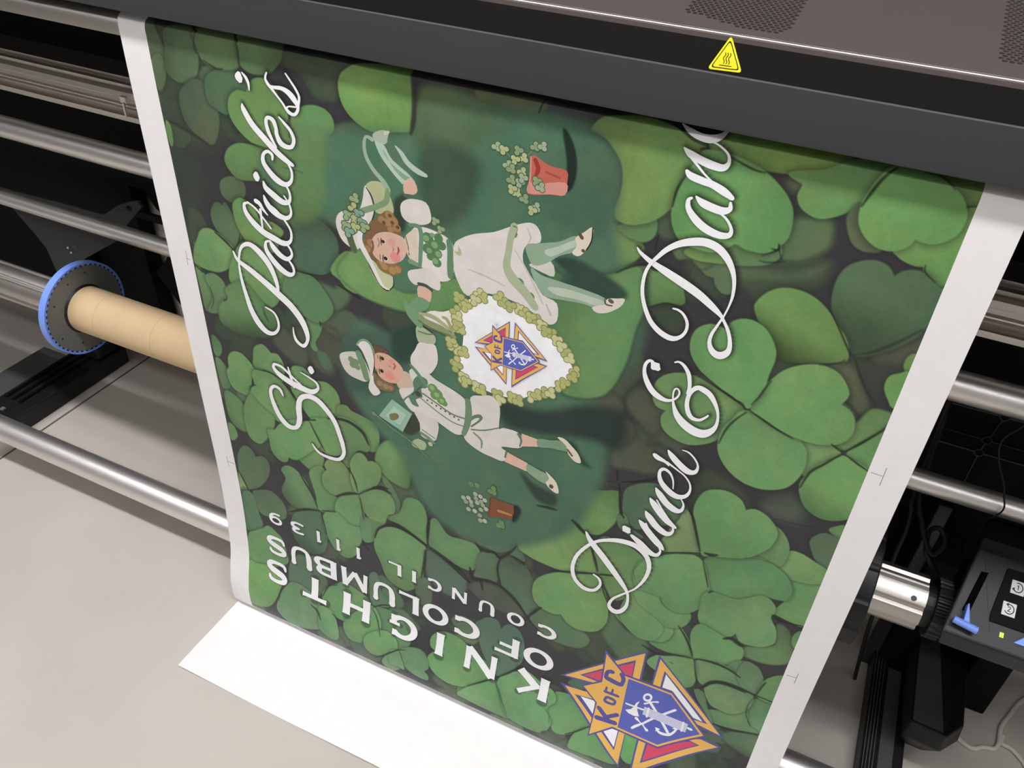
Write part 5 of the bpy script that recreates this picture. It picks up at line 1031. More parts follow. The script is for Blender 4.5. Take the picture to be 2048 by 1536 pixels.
('c',[-376.8,306.4,5.1,5.3],(118,138,78)),
('c',[-371.7,299.3,4,4.1],(164,182,112)),
('c',[-369.9,306.1,4,4.1],(164,182,112)),
('c',[-376.7,306.3,4,4.1],(164,182,112)),
('c',[-261.7,245.9,4.5,4.8],(118,138,78)),
('c',[-267.6,244.5,4.5,4.8],(118,138,78)),
('c',[-262.6,239,4.4,4.7],(118,138,78)),
('c',[-261.8,245.8,3.5,3.7],(154,174,104)),
('c',[-267.5,244.5,3.5,3.7],(154,174,104)),
('c',[-262.6,239.1,3.5,3.7],(154,174,104)),
('c',[-260.7,246,4.5,4.7],(118,138,78)),
('c',[-254.5,246.4,4.4,4.7],(118,138,78)),
('c',[-258.8,252.6,4.5,4.7],(118,138,78)),
('c',[-260.6,246.1,3.5,3.7],(178,194,134)),
('c',[-254.6,246.4,3.5,3.7],(178,194,134)),
('c',[-258.8,252.4,3.5,3.7],(178,194,134)),
('c',[-387.2,322.9,5.3,5.4],(118,138,78)),
('c',[-381.4,316,5.2,5.3],(118,138,78)),
('c',[-380.3,323.5,5.2,5.4],(118,138,78)),
('c',[-387,322.9,4.1,4.2],(164,182,112)),
('c',[-381.5,316.1,4,4.1],(164,182,112)),
('c',[-380.4,323.4,4.1,4.2],(164,182,112)),
('c',[-383.6,332.2,5.3,5.4],(118,138,78)),
('c',[-384.4,324.4,5.3,5.4],(118,138,78)),
('c',[-377.6,325.3,5.2,5.4],(118,138,78)),
('c',[-383.6,332,4.1,4.2],(154,174,104)),
('c',[-384.3,324.5,4.1,4.2],(154,174,104)),
('c',[-377.8,325.4,4.1,4.2],(154,174,104)),
('c',[-369.1,338.8,5.2,5.5],(118,138,78)),
('c',[-375.4,345.3,5.3,5.6],(118,138,78)),
('c',[-375.6,337.1,5.3,5.5],(118,138,78)),
('c',[-369.2,338.9,4.1,4.3],(178,194,134)),
('c',[-375.4,345.1,4.1,4.3],(178,194,134)),
('c',[-375.5,337.2,4.1,4.3],(178,194,134)),
('c',[-370.8,350.8,5.3,5.5],(118,138,78)),
('c',[-371.6,342.9,5.3,5.6],(118,138,78)),
('c',[-364.8,343.8,5.3,5.5],(118,138,78)),
('c',[-370.7,350.7,4.1,4.3],(164,182,112)),
('c',[-371.5,343,4.1,4.3],(164,182,112)),
('c',[-365,343.9,4.1,4.3],(164,182,112)),
('c',[-248,264.3,4.5,4.9],(118,138,78)),
('c',[-249.3,257.4,4.5,4.8],(118,138,78)),
('c',[-243.3,258.3,4.4,4.8],(118,138,78)),
('c',[-248,264.1,3.5,3.8],(154,174,104)),
('c',[-249.2,257.4,3.5,3.7],(154,174,104)),
('c',[-243.4,258.4,3.5,3.7],(154,174,104)),
('c',[-240,262.9,4.4,4.8],(118,138,78)),
('c',[-237.9,269.4,4.5,4.8],(118,138,78)),
('c',[-244.1,269.5,4.5,4.8],(118,138,78)),
('c',[-240,263.1,3.5,3.8],(178,194,134)),
('c',[-238,269.3,3.5,3.8],(178,194,134)),
('c',[-244,269.4,3.5,3.8],(178,194,134)),
('c',[-230.4,285.2,4.5,5],(118,138,78)),
('c',[-236.4,283.9,4.5,5],(118,138,78)),
('c',[-231.5,278,4.5,4.9],(118,138,78)),
('c',[-230.5,285.1,3.5,3.9],(164,182,112)),
('c',[-236.3,283.8,3.5,3.9],(164,182,112)),
('c',[-231.5,278.2,3.5,3.8],(164,182,112)),
('c',[-232.4,293.5,4.5,5],(118,138,78)),
('c',[-238.4,292.1,4.5,5],(118,138,78)),
('c',[-233.4,286.2,4.5,5],(118,138,78)),
('c',[-232.5,293.4,3.5,3.9],(154,174,104)),
('c',[-238.3,292.1,3.5,3.9],(154,174,104)),
('c',[-233.5,286.4,3.5,3.9],(154,174,104)),
('c',[-350.2,345.9,5.2,5.5],(118,138,78)),
('c',[-356.4,352.4,5.2,5.5],(118,138,78)),
('c',[-356.6,344.2,5.2,5.5],(118,138,78)),
('c',[-350.3,346,4,4.3],(178,194,134)),
('c',[-356.3,352.2,4.1,4.3],(178,194,134)),
('c',[-356.6,344.3,4.1,4.3],(178,194,134)),
('c',[-352.2,353.2,5.2,5.5],(118,138,78)),
('c',[-346.6,346,5.2,5.5],(118,138,78)),
('c',[-345.3,353.7,5.2,5.5],(118,138,78)),
('c',[-352.1,353.2,4.1,4.3],(164,182,112)),
('c',[-346.7,346.2,4,4.3],(164,182,112)),
('c',[-345.4,353.7,4,4.3],(164,182,112)),
('c',[-330.3,346.7,5.1,5.5],(118,138,78)),
('c',[-323.4,346.8,5.1,5.5],(118,138,78)),
('c',[-328.6,354.2,5.1,5.5],(118,138,78)),
('c',[-330.2,346.7,4,4.3],(154,174,104)),
('c',[-323.6,346.9,4,4.3],(154,174,104)),
('c',[-328.6,354,4,4.3],(154,174,104)),
('c',[-318.9,355.4,5.1,5.5],(118,138,78)),
('c',[-324.9,361.8,5.2,5.6],(118,138,78)),
('c',[-325.3,353.6,5.1,5.5],(118,138,78)),
('c',[-319,355.4,4,4.2],(178,194,134)),
('c',[-324.8,361.6,4,4.4],(178,194,134)),
('c',[-325.2,353.7,4,4.3],(178,194,134)),
('c',[-308.7,351.2,5,5.4],(118,138,78)),
('c',[-309.8,343.4,5,5.5],(118,138,78)),
('c',[-303.2,344.3,5,5.4],(118,138,78)),
('c',[-308.6,351,3.9,4.2],(164,182,112)),
('c',[-309.7,343.5,3.9,4.2],(164,182,112)),
('c',[-303.3,344.3,3.9,4.2],(164,182,112)),
('c',[-303,351.2,5,5.4],(118,138,78)),
('c',[-297.7,344.1,5,5.4],(118,138,78)),
('c',[-296.3,351.7,5,5.4],(118,138,78)),
('c',[-302.8,351.1,3.9,4.2],(154,174,104)),
('c',[-297.8,344.3,3.9,4.2],(154,174,104)),
('c',[-296.3,351.6,3.9,4.2],(154,174,104)),
('c',[-277.8,335.3,4.9,5.3],(118,138,78)),
('c',[-283.5,341.4,4.9,5.4],(118,138,78)),
('c',[-284,333.6,4.9,5.3],(118,138,78)),
('c',[-278,335.3,3.8,4.1],(178,194,134)),
('c',[-283.4,341.3,3.8,4.2],(178,194,134)),
('c',[-284,333.7,3.8,4.1],(178,194,134)),
('c',[-280.1,333.3,4.9,5.3],(118,138,78)),
('c',[-275.1,326.5,4.8,5.3],(118,138,78)),
('c',[-273.5,333.9,4.8,5.3],(118,138,78)),
('c',[-280,333.3,3.8,4.1],(164,182,112)),
('c',[-275.1,326.7,3.8,4.1],(164,182,112)),
('c',[-273.6,333.8,3.8,4.1],(164,182,112)),
('c',[-261.2,322.2,4.8,5.3],(118,138,78)),
('c',[-266.7,328.3,4.8,5.3],(118,138,78)),
('c',[-267.3,320.5,4.8,5.3],(118,138,78)),
('c',[-261.4,322.3,3.7,4.1],(154,174,104)),
('c',[-266.6,328.2,3.7,4.1],(154,174,104)),
('c',[-267.3,320.6,3.7,4.1],(154,174,104)),
('c',[-263.1,324.7,4.8,5.3],(118,138,78)),
('c',[-258.3,318,4.7,5.2],(118,138,78)),
('c',[-256.7,325.3,4.7,5.2],(118,138,78)),
('c',[-263,324.7,3.7,4.1],(178,194,134)),
('c',[-258.3,318.1,3.7,4],(178,194,134)),
('c',[-256.8,325.2,3.7,4.1],(178,194,134)),
('c',[-245.3,307.5,4.6,5.1],(118,138,78)),
('c',[-250.6,313.4,4.7,5.1],(118,138,78)),
('c',[-251.3,305.8,4.7,5.1],(118,138,78)),
('c',[-245.4,307.5,3.6,4],(164,182,112)),
('c',[-250.5,313.2,3.6,4],(164,182,112)),
('c',[-251.2,305.9,3.6,4],(164,182,112)),
('c',[-240.2,301.2,4.6,5.1],(118,138,78)),
('c',[-245.4,307,4.6,5.1],(118,138,78)),
('c',[-246.1,299.5,4.6,5.1],(118,138,78)),
('c',[-240.3,301.2,3.6,4],(154,174,104)),
('c',[-245.4,306.9,3.6,4],(154,174,104)),
('c',[-246.1,299.6,3.6,4],(154,174,104)),
('c',[-390,302.7,5.2,5.3],(118,138,78)),
('c',[-390.7,295.2,5.2,5.2],(118,138,78)),
('c',[-384.1,296.1,5.1,5.2],(118,138,78)),
('c',[-390,302.6,4,4.1],(178,194,134)),
('c',[-390.7,295.3,4,4],(178,194,134)),
('c',[-384.2,296.2,4,4],(178,194,134)),
('c',[-372.3,243.5,4.9,4.9],(118,138,78)),
('c',[-373,236.5,4.9,4.8],(118,138,78)),
('c',[-366.7,237.5,4.8,4.8],(118,138,78)),
('c',[-372.2,243.4,3.8,3.8],(164,182,112)),
('c',[-373,236.6,3.8,3.7],(164,182,112)),
('c',[-366.8,237.6,3.8,3.8],(164,182,112)),
('c',[-318.1,220,4.6,4.7],(118,138,78)),
('c',[-311.8,220.3,4.6,4.7],(118,138,78)),
('c',[-316.5,226.5,4.6,4.7],(118,138,78)),
('c',[-318,220,3.6,3.7],(154,174,104)),
('c',[-311.9,220.4,3.5,3.7],(154,174,104)),
('c',[-316.5,226.3,3.6,3.7],(154,174,104)),
('c',[-360.7,231.8,4.8,4.8],(118,138,78)),
('c',[-361.5,224.9,4.8,4.8],(118,138,78)),
('c',[-355.2,226,4.8,4.8],(118,138,78)),
('c',[-360.7,231.7,3.7,3.7],(178,194,134)),
('c',[-361.4,225,3.7,3.7],(178,194,134)),
('c',[-355.4,226,3.7,3.7],(178,194,134)),
('c',[-292.2,232.8,4.5,4.7],(118,138,78)),
('c',[-293.2,226,4.5,4.7],(118,138,78)),
('c',[-287.2,227,4.5,4.7],(118,138,78)),
('c',[-292.1,232.6,3.5,3.6],(164,182,112)),
('c',[-293.2,226.1,3.5,3.6],(164,182,112)),
('c',[-287.3,227.1,3.5,3.6],(164,182,112)),
('c',[-267.8,239.3,4.5,4.7],(118,138,78)),
('c',[-273.1,244.6,4.5,4.8],(118,138,78)),
('c',[-273.6,237.6,4.5,4.7],(118,138,78)),
('c',[-268,239.3,3.5,3.7],(154,174,104)),
('c',[-273,244.5,3.5,3.7],(154,174,104)),
('c',[-273.6,237.7,3.5,3.6],(154,174,104)),
('c',[-254.6,252.2,4.5,4.7],(118,138,78)),
('c',[-248.4,252.5,4.4,4.7],(118,138,78)),
('c',[-252.8,258.7,4.5,4.8],(118,138,78)),
('c',[-254.5,252.3,3.5,3.7],(178,194,134)),
('c',[-248.6,252.6,3.5,3.7],(178,194,134)),
('c',[-252.8,258.6,3.5,3.7],(178,194,134)),
('c',[-393.1,291.8,5.2,5.2],(118,138,78)),
('c',[-386.2,292.1,5.1,5.2],(118,138,78)),
('c',[-391.7,299,5.2,5.3],(118,138,78)),
('c',[-393,291.9,4,4],(164,182,112)),
('c',[-386.3,292.2,4,4],(164,182,112)),
('c',[-391.6,298.8,4,4.1],(164,182,112)),
('s',[-450.2,259.3,6.3,-444.2,270.3,12.4,-438.1,277,12.6,-431.9,283.8,10.2],(104,150,108)),
('q',[-433.1,245.2,-417.8,248.9,-422.1,259.6,-430.5,266.5,-423.4,273.9,-434,283.8,-442.4,279.9,-448.3,267.8,-443.8,256.8],(100,148,104)),
('s',[-433.8,273.5,7.4,-421.4,278.2,11,-402.7,280.9,10.6,-384.2,285.7,4.8],(124,146,98)),
('s',[-431.6,267.5,3.6,-412.9,267,5.7,-388.3,278.4,3.4],(150,168,118)),
('s',[-400.6,263.1,3.4,-394.5,265.4,4.3,-386.3,282,3.3],(140,160,104)),
('s',[-433.9,277.8,1.5,-413.1,284.2,1.9,-390.4,285.6,1.4],(84,104,62)),
('q',[-437.4,289.9,-429.9,285.3,-417.4,290,-410.7,294.4,-411.6,304,-424,310,-435.1,308],(150,176,134)),
('s',[-434.3,293.3,1.9,-421.6,293.6,2.2,-413.2,290.9,1.7],(92,126,84)),
('q',[-446.2,335.8,-439.3,321.9,-433.6,309.8,-421.8,307.5,-410.8,306.7,-407.6,327.1,-412.7,342.7,-421.5,353.4,-435.7,353.3,-444.4,349.3],(220,211,202)),
('q',[-499.9,340,-494,334.5,-481.7,336.2,-477.5,341.8,-484.6,349,-496.1,351.8],(104,78,58)),
('q',[-502.4,379.3,-491.2,385.2,-479.6,383.4,-470.8,392.7,-475.8,400.7,-489.9,403.4,-500.2,400.9],(126,100,72)),
('c',[-494,393.7,4.5,4.6],(156,128,94)),
('c',[-484.8,395.3,4.5,4.6],(156,128,94)),
('c',[-477.8,395.2,3.5,3.5],(156,128,94)),
('q',[-467.9,379.2,-455.9,360.4,-442.8,367.8,-443.6,380.1,-454.7,389.7,-465,390.5],(206,178,158)),
('q',[-498.7,349.1,-484.3,343,-471,346.7,-460.2,354.8,-457.2,365.7,-467,383.3,-482,386.8,-493.8,382.4,-499.9,368.7],(213,167,143)),
('c',[-478,375.5,7.4,7.5],(220,144,130)),
('c',[-473.5,352.3,4.3,4.3],(216,150,136)),
('c',[-487.9,352.1,2.9,2.9],(62,46,40)),
('c',[-489.8,372.4,3,3],(62,46,40)),
('s',[-490.7,348.7,1.1,-491.4,353.2,1.4,-490.8,357.8,1.2],(96,70,54)),
('s',[-493,369.5,1.1,-493.8,373.8,1.4,-493.1,378,1.3],(96,70,54)),
('s',[-494.8,348.9,1.2,-494,354.6,1.2],(120,86,64)),
('s',[-497.3,371.4,1.2,-496.8,378.6,1.2],(120,86,64)),
('s',[-478.4,359.9,1.4,-475.7,361.4,2],(196,130,112)),
('s',[-470.9,354.2,2.1,-469.3,357.9,2.6,-471.8,363.1,1.6],(190,84,84)),
('q',[-553.2,367.7,-535.8,357.4,-521.2,356.3,-511.3,372.7,-508.1,388.8,-515.4,398.9,-529.7,399,-541.4,396.2,-550.1,386.3],(206,200,186)),
('s',[-525.4,343.9,2.7,-519.7,335.4,2.7,-510.8,332,3.7,-503.2,337.6,3.3,-499.4,349.3,2.6],(112,152,112)),
('q',[-524.1,342.2,-513.2,333.9,-504.4,339.2,-500,359,-502.4,379.3,-502.3,396.7,-493.6,408.1,-503.6,417.4,-511.8,407.7,-508.1,388.8,-509.4,372,-517.8,350.8],(222,215,204)),
('s',[-523.9,355.3,9.1,-518.3,372.7,10.6,-513.8,393.4,9],(100,142,98)),
('c',[-535.6,370.2,5.1,5],(104,140,98)),
('c',[-528.7,371.5,5.1,5],(104,140,98)),
('c',[-533.9,378.1,5.1,5.1],(104,140,98)),
('c',[-527,379.4,4.6,4.6],(104,140,98)),
('s',[-502.7,340.9,1.2,-499.8,358.9,1.2,-503.9,384.8,1.1],(70,72,60)),
('q',[-465.1,394.3,-458,388,-443.1,380,-449.1,358,-435.6,348.5,-422.6,351,-409.6,358.1,-388,364.6,-370.8,372.6,-365.9,385.3,-368.2,403.4,-370.1,427,-383.3,434.9,-405.7,425.9,-423.7,421.4,-446.6,421.4,-458.8,408.2],(216,209,200)),
('s',[-446.6,347.7,3.9,-435.9,358,5.4,-424,373,3.8],(92,136,96)),
('q',[-444,373,-435.9,360.4,-422.8,362.9,-424.1,375.5,-431.9,379.5,-430.4,392.6,-440.3,399.9,-436,410.2,-446.2,409.8,-451.7,400.5,-460.2,413.8,-458.7,405.7,-443.3,387.5],(82,122,92)),
('c',[-436.6,389.9,4.3,4.5],(50,76,58)),
('s',[-445.8,394.6,1.6,-431.8,375.9,1.9],(56,84,64)),
('c',[-415.2,373.4,7.5,7.8],(92,142,80)),
('c',[-408.7,379.5,8,8.4],(92,142,80)),
('c',[-403.3,387.3,7,7.4],(92,142,80)),
('c',[-413.1,383.6,6.1,6.4],(92,142,80)),
('c',[-398.9,390.5,4.7,4.9],(92,142,80)),
('c',[-416.3,372.6,3.8,3.9],(128,170,100)),
('c',[-409.8,381.1,3.8,4],(128,170,100)),
('c',[-402.2,388.1,3.3,3.5],(128,170,100)),
('s',[-429.8,386.2,2.6,-409.9,394.7,2.5,-387.9,403.6,2.5,-369.3,403.9,2.4],(96,124,92)),
('s',[-434.5,394.1,2,-410.1,407.3,2,-387.8,416.2,2,-371.3,417.2,1.9],(110,134,102)),
('c',[-423.3,394.8,1.4,1.5],(70,88,66)),
('c',[-416.9,396.8,1.4,1.5],(70,88,66)),
('c',[-410.4,398.8,1.4,1.5],(70,88,66)),
('c',[-404,400.9,1.4,1.5],(70,88,66)),
('c',[-397.6,402.9,1.4,1.5],(70,88,66)),
('c',[-391.2,404.9,1.4,1.5],(70,88,66)),
('c',[-384.8,407,1.4,1.5],(70,88,66)),
('c',[-378.4,409,1.4,1.5],(70,88,66)),
('q',[-443.1,420,-423.7,420.1,-408,426.8,-409.3,448.1,-414.7,459.6,-433.6,458.1,-435.5,437.7],(212,204,194)),
('s',[-434.7,453.2,4.8,-424.3,456.9,5.6,-414,463.4,4.9],(100,140,98)),
('s',[-432.2,446.9,1.8,-412.8,454.8,1.8],(100,140,98)),
('q',[-448.2,474.8,-438.5,465.4,-426.4,469,-429,481,-438.9,483.3,-447.2,481.2],(146,180,128)),
('c',[-419.9,467.1,3.5,3.8],(160,186,140)),
('s',[-506.8,448.6,6.3,-503.2,449.9,4.4],(130,132,100)),
('s',[-504.4,449,2.5,-478.7,462.9,2.5,-448.2,476.2,2.6,-417.9,497.8,1.3],(118,128,92)),
('p',[-498.4,449.3,-476.3,412.8,-446.7,426.6,-462,462.9],(132,180,146)),
('p',[-487.4,445.1,-474.5,424.4,-456.2,431.5,-466.3,452.6],(150,196,164)),
('q',[-481.2,440,-470.3,434.4,-467,439.7,-473.2,447.4,-480.4,448.9],(122,118,74)),
('q',[-362.4,367.5,-347.8,359.1,-333,354.8,-322.1,368.5,-322.3,400.1,-316.1,397.6,-296.3,397.1,-288.8,411.4,-294.9,422,-317.9,429.1,-306.8,436.8,-314.3,452,-329.9,451.8,-347.6,449.4,-365.4,441.1,-370.5,429.7,-362.3,396.2],(214,207,198)),
('s',[-366.1,373.2,7.9,-364.5,389.7,9.4,-365.9,410.1,9,-371.1,430,6.9],(96,136,96)),
('s',[-365.9,410.1,2.7,-357.5,396.8,4.4,-348,391.8,5.4,-348.9,398.8,3.1,-360.4,412.9,2.4],(84,122,84)),
('s',[-360.3,417.9,2.4,-342.1,411.9,2.3,-322.3,400.1,1.7],(100,130,92)),
('s',[-357,421.7,2.8,-345.9,430,3.1,-345.5,442.8,1.8],(108,140,100)),
('s',[-296.1,399.4,3.9,-291.5,407.5,3,-293,418.1,2],(88,120,84)),
('s',[-310.2,433.1,2.8,-311.8,444.1,2.8],(88,120,84)),
('p',[-291.8,396.5,-269.5,397.2,-267.7,408.1,-289.9,416.9],(218,178,156)),
('p',[-308.6,434.4,-280.7,441.1,-281.9,455.2,-312.6,451.8],(218,178,156)),
('q',[-269.6,396,-253.7,392,-243.1,387.6,-233.9,389.9,-228.7,399.1,-240.8,402.5,-252.8,403.9,-268.7,408.6],(108,148,110)),
('q',[-280.6,442.4,-266.1,445.2,-253.4,447.9,-246.2,454.6,-254.2,464.9,-269.2,461,-281.3,454.4],(124,160,124)),
('q',[-245.4,384.1,-236.6,382.5,-226,390.2,-217.2,398.7,-212.5,410.3,-219.9,412.3,-229.6,404,-233.7,392.2],(218,208,188)),
('s',[-231.3,397.3,2.9,-224.6,404.4,2.9],(110,90,66)),
('q',[-256.2,443.9,-249.2,448.1,-240.1,457.2,-236.3,472.7,-245.1,472.2,-254.7,463.3,-250.8,454],(218,208,188)),
('c',[-246.8,465.5,3.1,3.6],(96,78,58)),
('p',[-330.7,522.8,-312.3,523,-296.3,522.4,-294.3,533.1,-296.9,549.9,-314.7,554.3,-331.7,560.6],(128,76,52)),
('s',[-317.4,542.7,4.8,-307.8,541.9,4.4,-298.2,542,2.9],(176,134,76)),
('s',[-329.8,524.2,2.5,-330.1,540.7,2.5,-331.4,559.2,2.5],(112,60,42)),
('c',[-369.8,542.4,3.6,4],(150,172,140)),
('c',[-365.9,548.1,3.6,4],(138,160,124)),
('c',[-362.2,539.3,3.5,4],(164,180,156)),
('c',[-352,527.5,3.5,4],(150,172,140)),
('c',[-350.9,535.3,3.5,3.9],(138,160,124)),
('c',[-344.5,528.7,3.5,3.9],(164,180,156)),
('c',[-361.8,560.6,3.6,4.1],(150,172,140)),
('c',[-357.2,551.2,3.5,4],(138,160,124)),
('c',[-352.3,559.7,3.6,4.1],(164,180,156)),
('c',[-358.3,544.6,3.5,4],(150,172,140)),
('c',[-343.3,537.6,3.5,3.9],(138,160,124)),
('c',[-337.9,532.7,3.5,3.9],(164,180,156)),
('c',[-342.9,552.8,3.5,4],(150,172,140)),
('c',[-344.5,564.4,3.6,4.1],(138,160,124)),
('c',[-336.7,571.5,3.5,4.1],(164,180,156)),
('c',[-343.3,573.6,3.6,4.1],(150,172,140)),
('c',[-340.4,543.2,3.5,4],(138,160,124)),
('c',[-335.5,548.1,3.5,4],(164,180,156)),
('c',[-348.9,542.5,3.5,4],(150,172,140)),
('c',[-358.9,512.2,4.1,4.6],(96,132,88)),
('c',[-349.6,510.3,4,4.6],(96,132,88)),
('c',[-315.9,569.8,4.1,4.8],(96,132,88)),
('c',[-310.4,568.3,4.1,4.8],(96,132,88)),
('c',[-311.5,562.8,4.1,4.8],(96,132,88)),
('c',[-330.9,512.7,4.9,5.6],(60,92,54)),
('c',[-325.9,505.3,4.8,5.5],(60,92,54)),
('c',[-324.6,512.9,4.9,5.5],(60,92,54)),
('c',[-330.8,512.6,3.8,4.3],(98,138,80)),
('c',[-325.9,505.4,3.7,4.3],(98,138,80)),
('c',[-324.7,512.8,3.8,4.3],(98,138,80)),
],
'emap':[
[0.3776,-0.0015],
[-0.0029,0.344],
[-280.8909,-0.3545],
],
'marks':[
[87.8,294,0.5,99.3,294.4,0.5],
[99.7,283.1,0.5,99.9,306.9,0.5],
[88.4,640.6,0.7,99.6,638.8,0.7],
[99.9,629.8,0.6,99.9,650.6,0.6],
[-789.9,293.3,0.5,-783,292.9,0.5],
[-788.1,280.8,0.5,-789.6,303,0.5],
[-794.6,660.5,0.7,-779.4,659.3,0.7],
[-794.5,649.7,0.7,-793.6,670.8,0.7],
],
}
PAPER = np.array(lin((232, 229, 226)))                         # brightness the camera gave white paper: print colours are relative to it
def ink(c):
    v = np.array(lin(c))/PAPER*.86
    if c[1] > c[0]+12 and c[1] > c[2]+12: v = v*np.array([1.30, 1.02, 1.16])
    return np.clip(v*1.0-0.012, .0012, .93)
def crom(pts, closed=True, n=6):
    P = np.array(pts, float); m = len(P); Q = []
    for i in range(m if closed else m-1):
        p0, p1, p2, p3 = (P[i-1], P[i], P[(i+1) % m], P[(i+2) % m]) if closed else (P[max(i-1, 0)], P[i], P[i+1], P[min(i+2, m-1)])
        if np.allclose(p1[:2], p2[:2]): continue
        t1 = (p2-p0)*.5; t2 = (p3-p1)*.5
        if closed and np.allclose(p1[:2], p0[:2]): t1 = (p2-p1)*.6
        if closed and np.allclose(p3[:2], p2[:2]): t2 = (p2-p1)*.6
        for k in range(n):
            u = k/n
            Q.append((2*u**3-3*u*u+1)*p1+(u**3-2*u*u+u)*t1+(-2*u**3+3*u*u)*p2+(u**3-u*u)*t2)
    if not closed: Q.append(P[-1])
    return np.array(Q)
# painted clover background, computed on a grid in sheet coordinates (mm)
gx = np.arange(XIL*1000, XIR*1000+.4, .85); gs = np.arange(-22, 986.6+.1, .95)
GX, GS = np.meshgrid(gx, gs)
NX, NS = len(gx), len(gs)
rng = np.random.default_rng(3)
def noise(scale):
    h, w = int(NS/scale)+3, int(NX/scale)+3; a = rng.random((h, w))
    yi = np.linspace(0, h-1.001, NS); xi = np.linspace(0, w-1.001, NX); y0 = yi.astype(int); x0 = xi.astype(int)
    fy = (yi-y0)[:, None]; fx = (xi-x0)[None]; fy = fy*fy*(3-2*fy); fx = fx*fx*(3-2*fx)
    A = a[np.ix_(y0, x0)]; B = a[np.ix_(y0, x0+1)]; D = a[np.ix_(y0+1, x0)]; E = a[np.ix_(y0+1, x0+1)]
    return (A*(1-fx)+B*fx)*(1-fy)+(D*(1-fx)+E*fx)*fy
NZ = noise(60)*.5+noise(24)*.3+noise(9)*.2; NF = noise(3)*.5+noise(1.6)*.5; N2 = noise(40)*.6+noise(14)*.4
img = np.ones((NS, NX, 3))*ink((58, 56, 58)); img *= (.9+.25*NZ)[..., None]
def window(x0, x1, s0, s1):
    i0 = max(0, int((x0-gx[0])/.85)); i1 = min(NX, int((x1-gx[0])/.85)+2); j0 = max(0, int((s0-gs[0])/.95)); j1 = min(NS, int((s1-gs[0])/.95)+2)
    return slice(j0, j1), slice(i0, i1)
def sdf(P, X, Y):                                          # signed distance to closed polyline, negative inside
    d = np.full(X.shape, 1e9); ins = np.zeros(X.shape, bool); n = len(P)
    for i in range(n):
        ax, ay = P[i]; bx_, by_ = P[(i+1) % n]; ex, ey = bx_-ax, by_-ay; L2 = ex*ex+ey*ey
        if L2 < 1e-12: continue
        t = np.clip(((X-ax)*ex+(Y-ay)*ey)/L2, 0, 1); d = np.minimum(d, (X-ax-t*ex)**2+(Y-ay-t*ey)**2)
        c = ((ay > Y) != (by_ > Y))
        if abs(ey) > 1e-12: ins ^= c & (X < (Y-ay)*ex/ey+ax)
    d = np.sqrt(d); return np.where(ins, -d, d)
def sstep(a): a = np.clip(a, 0, 1); return a*a*(3-2*a)
DARK = ink((44, 44, 42))
def heart(cx, cy, r, a):
    pts = [(0, 1), (-.42, .62), (-.86, .1), (-.92, -.42), (-.6, -.82), (-.2, -.8), (0, -.5), (0, -.5), (.2, -.8), (.6, -.82), (.92, -.42), (.86, .1), (.42, .62)]
    return [v for x, y in pts for v in (cx+r*(x*math.cos(a)-y*math.sin(a)), cy+r*(x*math.sin(a)+y*math.cos(a)))]
back = []
for k in range(120):
    back.append((heart(rng.uniform(-780, 90), rng.uniform(-10, 990), rng.uniform(26, 46), rng.uniform(0, 6.28)), ((70, 84, 64), (66, 78, 62), (76, 96, 70), (64, 74, 60))[k % 4], rng.uniform(2.5, 7), 5, None))
for k in range(26):
    back.append((heart(rng.uniform(-780, 90), rng.uniform(780, 990), rng.uniform(22, 34), rng.uniform(0, 6.28)), ((82, 114, 78), (74, 100, 74))[k % 2], rng.uniform(1.5, 3), 4, None))
for flat, col, blur, halo, fade in back+ARTD['leaf']:
    P = crom(np.array(flat).reshape(-1, 2)); m = max(halo*2.2, blur*2)+4
    w = window(P[:, 0].min()-m, P[:, 0].max()+m, P[:, 1].min()-m, P[:, 1].max()+m)
    if w[0].start >= w[0].stop or w[1].start >= w[1].stop: continue
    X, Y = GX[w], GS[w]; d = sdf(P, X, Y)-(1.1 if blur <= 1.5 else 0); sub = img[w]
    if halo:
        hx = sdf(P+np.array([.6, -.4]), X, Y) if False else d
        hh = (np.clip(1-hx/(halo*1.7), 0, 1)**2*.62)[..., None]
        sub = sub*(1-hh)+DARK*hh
    a = sstep(.5-d/(2*blur))[..., None] if blur <= 2 else sstep(.5-d/(2.4*blur))[..., None]
    c = ink(col)[None, None]*np.ones(X.shape+(1,))
    if fade:
        fx, fy, amt = fade; cx, cy = P.mean(0); ext = max(np.ptp(P[:, 0]), np.ptp(P[:, 1]))/2+1e-6; l = math.hypot(fx, fy)
        u = ((X-cx)*fx+(Y-cy)*fy)/l/ext; g = sstep((u+.1)/1.1)[..., None]; c = c*(1-g*(1-amt**2))
    ph = (P[:, 0].mean()*.37+P[:, 1].mean()*.71) % 6.28
    gr = ((X-P[:, 0].mean())*math.cos(ph)+(Y-P[:, 1].mean())*math.sin(ph))/(np.ptp(P[:, 0])+np.ptp(P[:, 1])+1)
    c = c*(1+(NZ[w]-.5)[..., None]*.34+(NF[w]-.5)[..., None]*.16+gr[..., None]*.35)*(1+(N2[w]-.5)[..., None]*np.array([.45, .08, .0]))
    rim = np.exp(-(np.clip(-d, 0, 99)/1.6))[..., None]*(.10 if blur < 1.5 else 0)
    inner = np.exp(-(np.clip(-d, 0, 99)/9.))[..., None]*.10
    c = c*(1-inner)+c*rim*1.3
    img[w] = sub*(1-a)+c*a
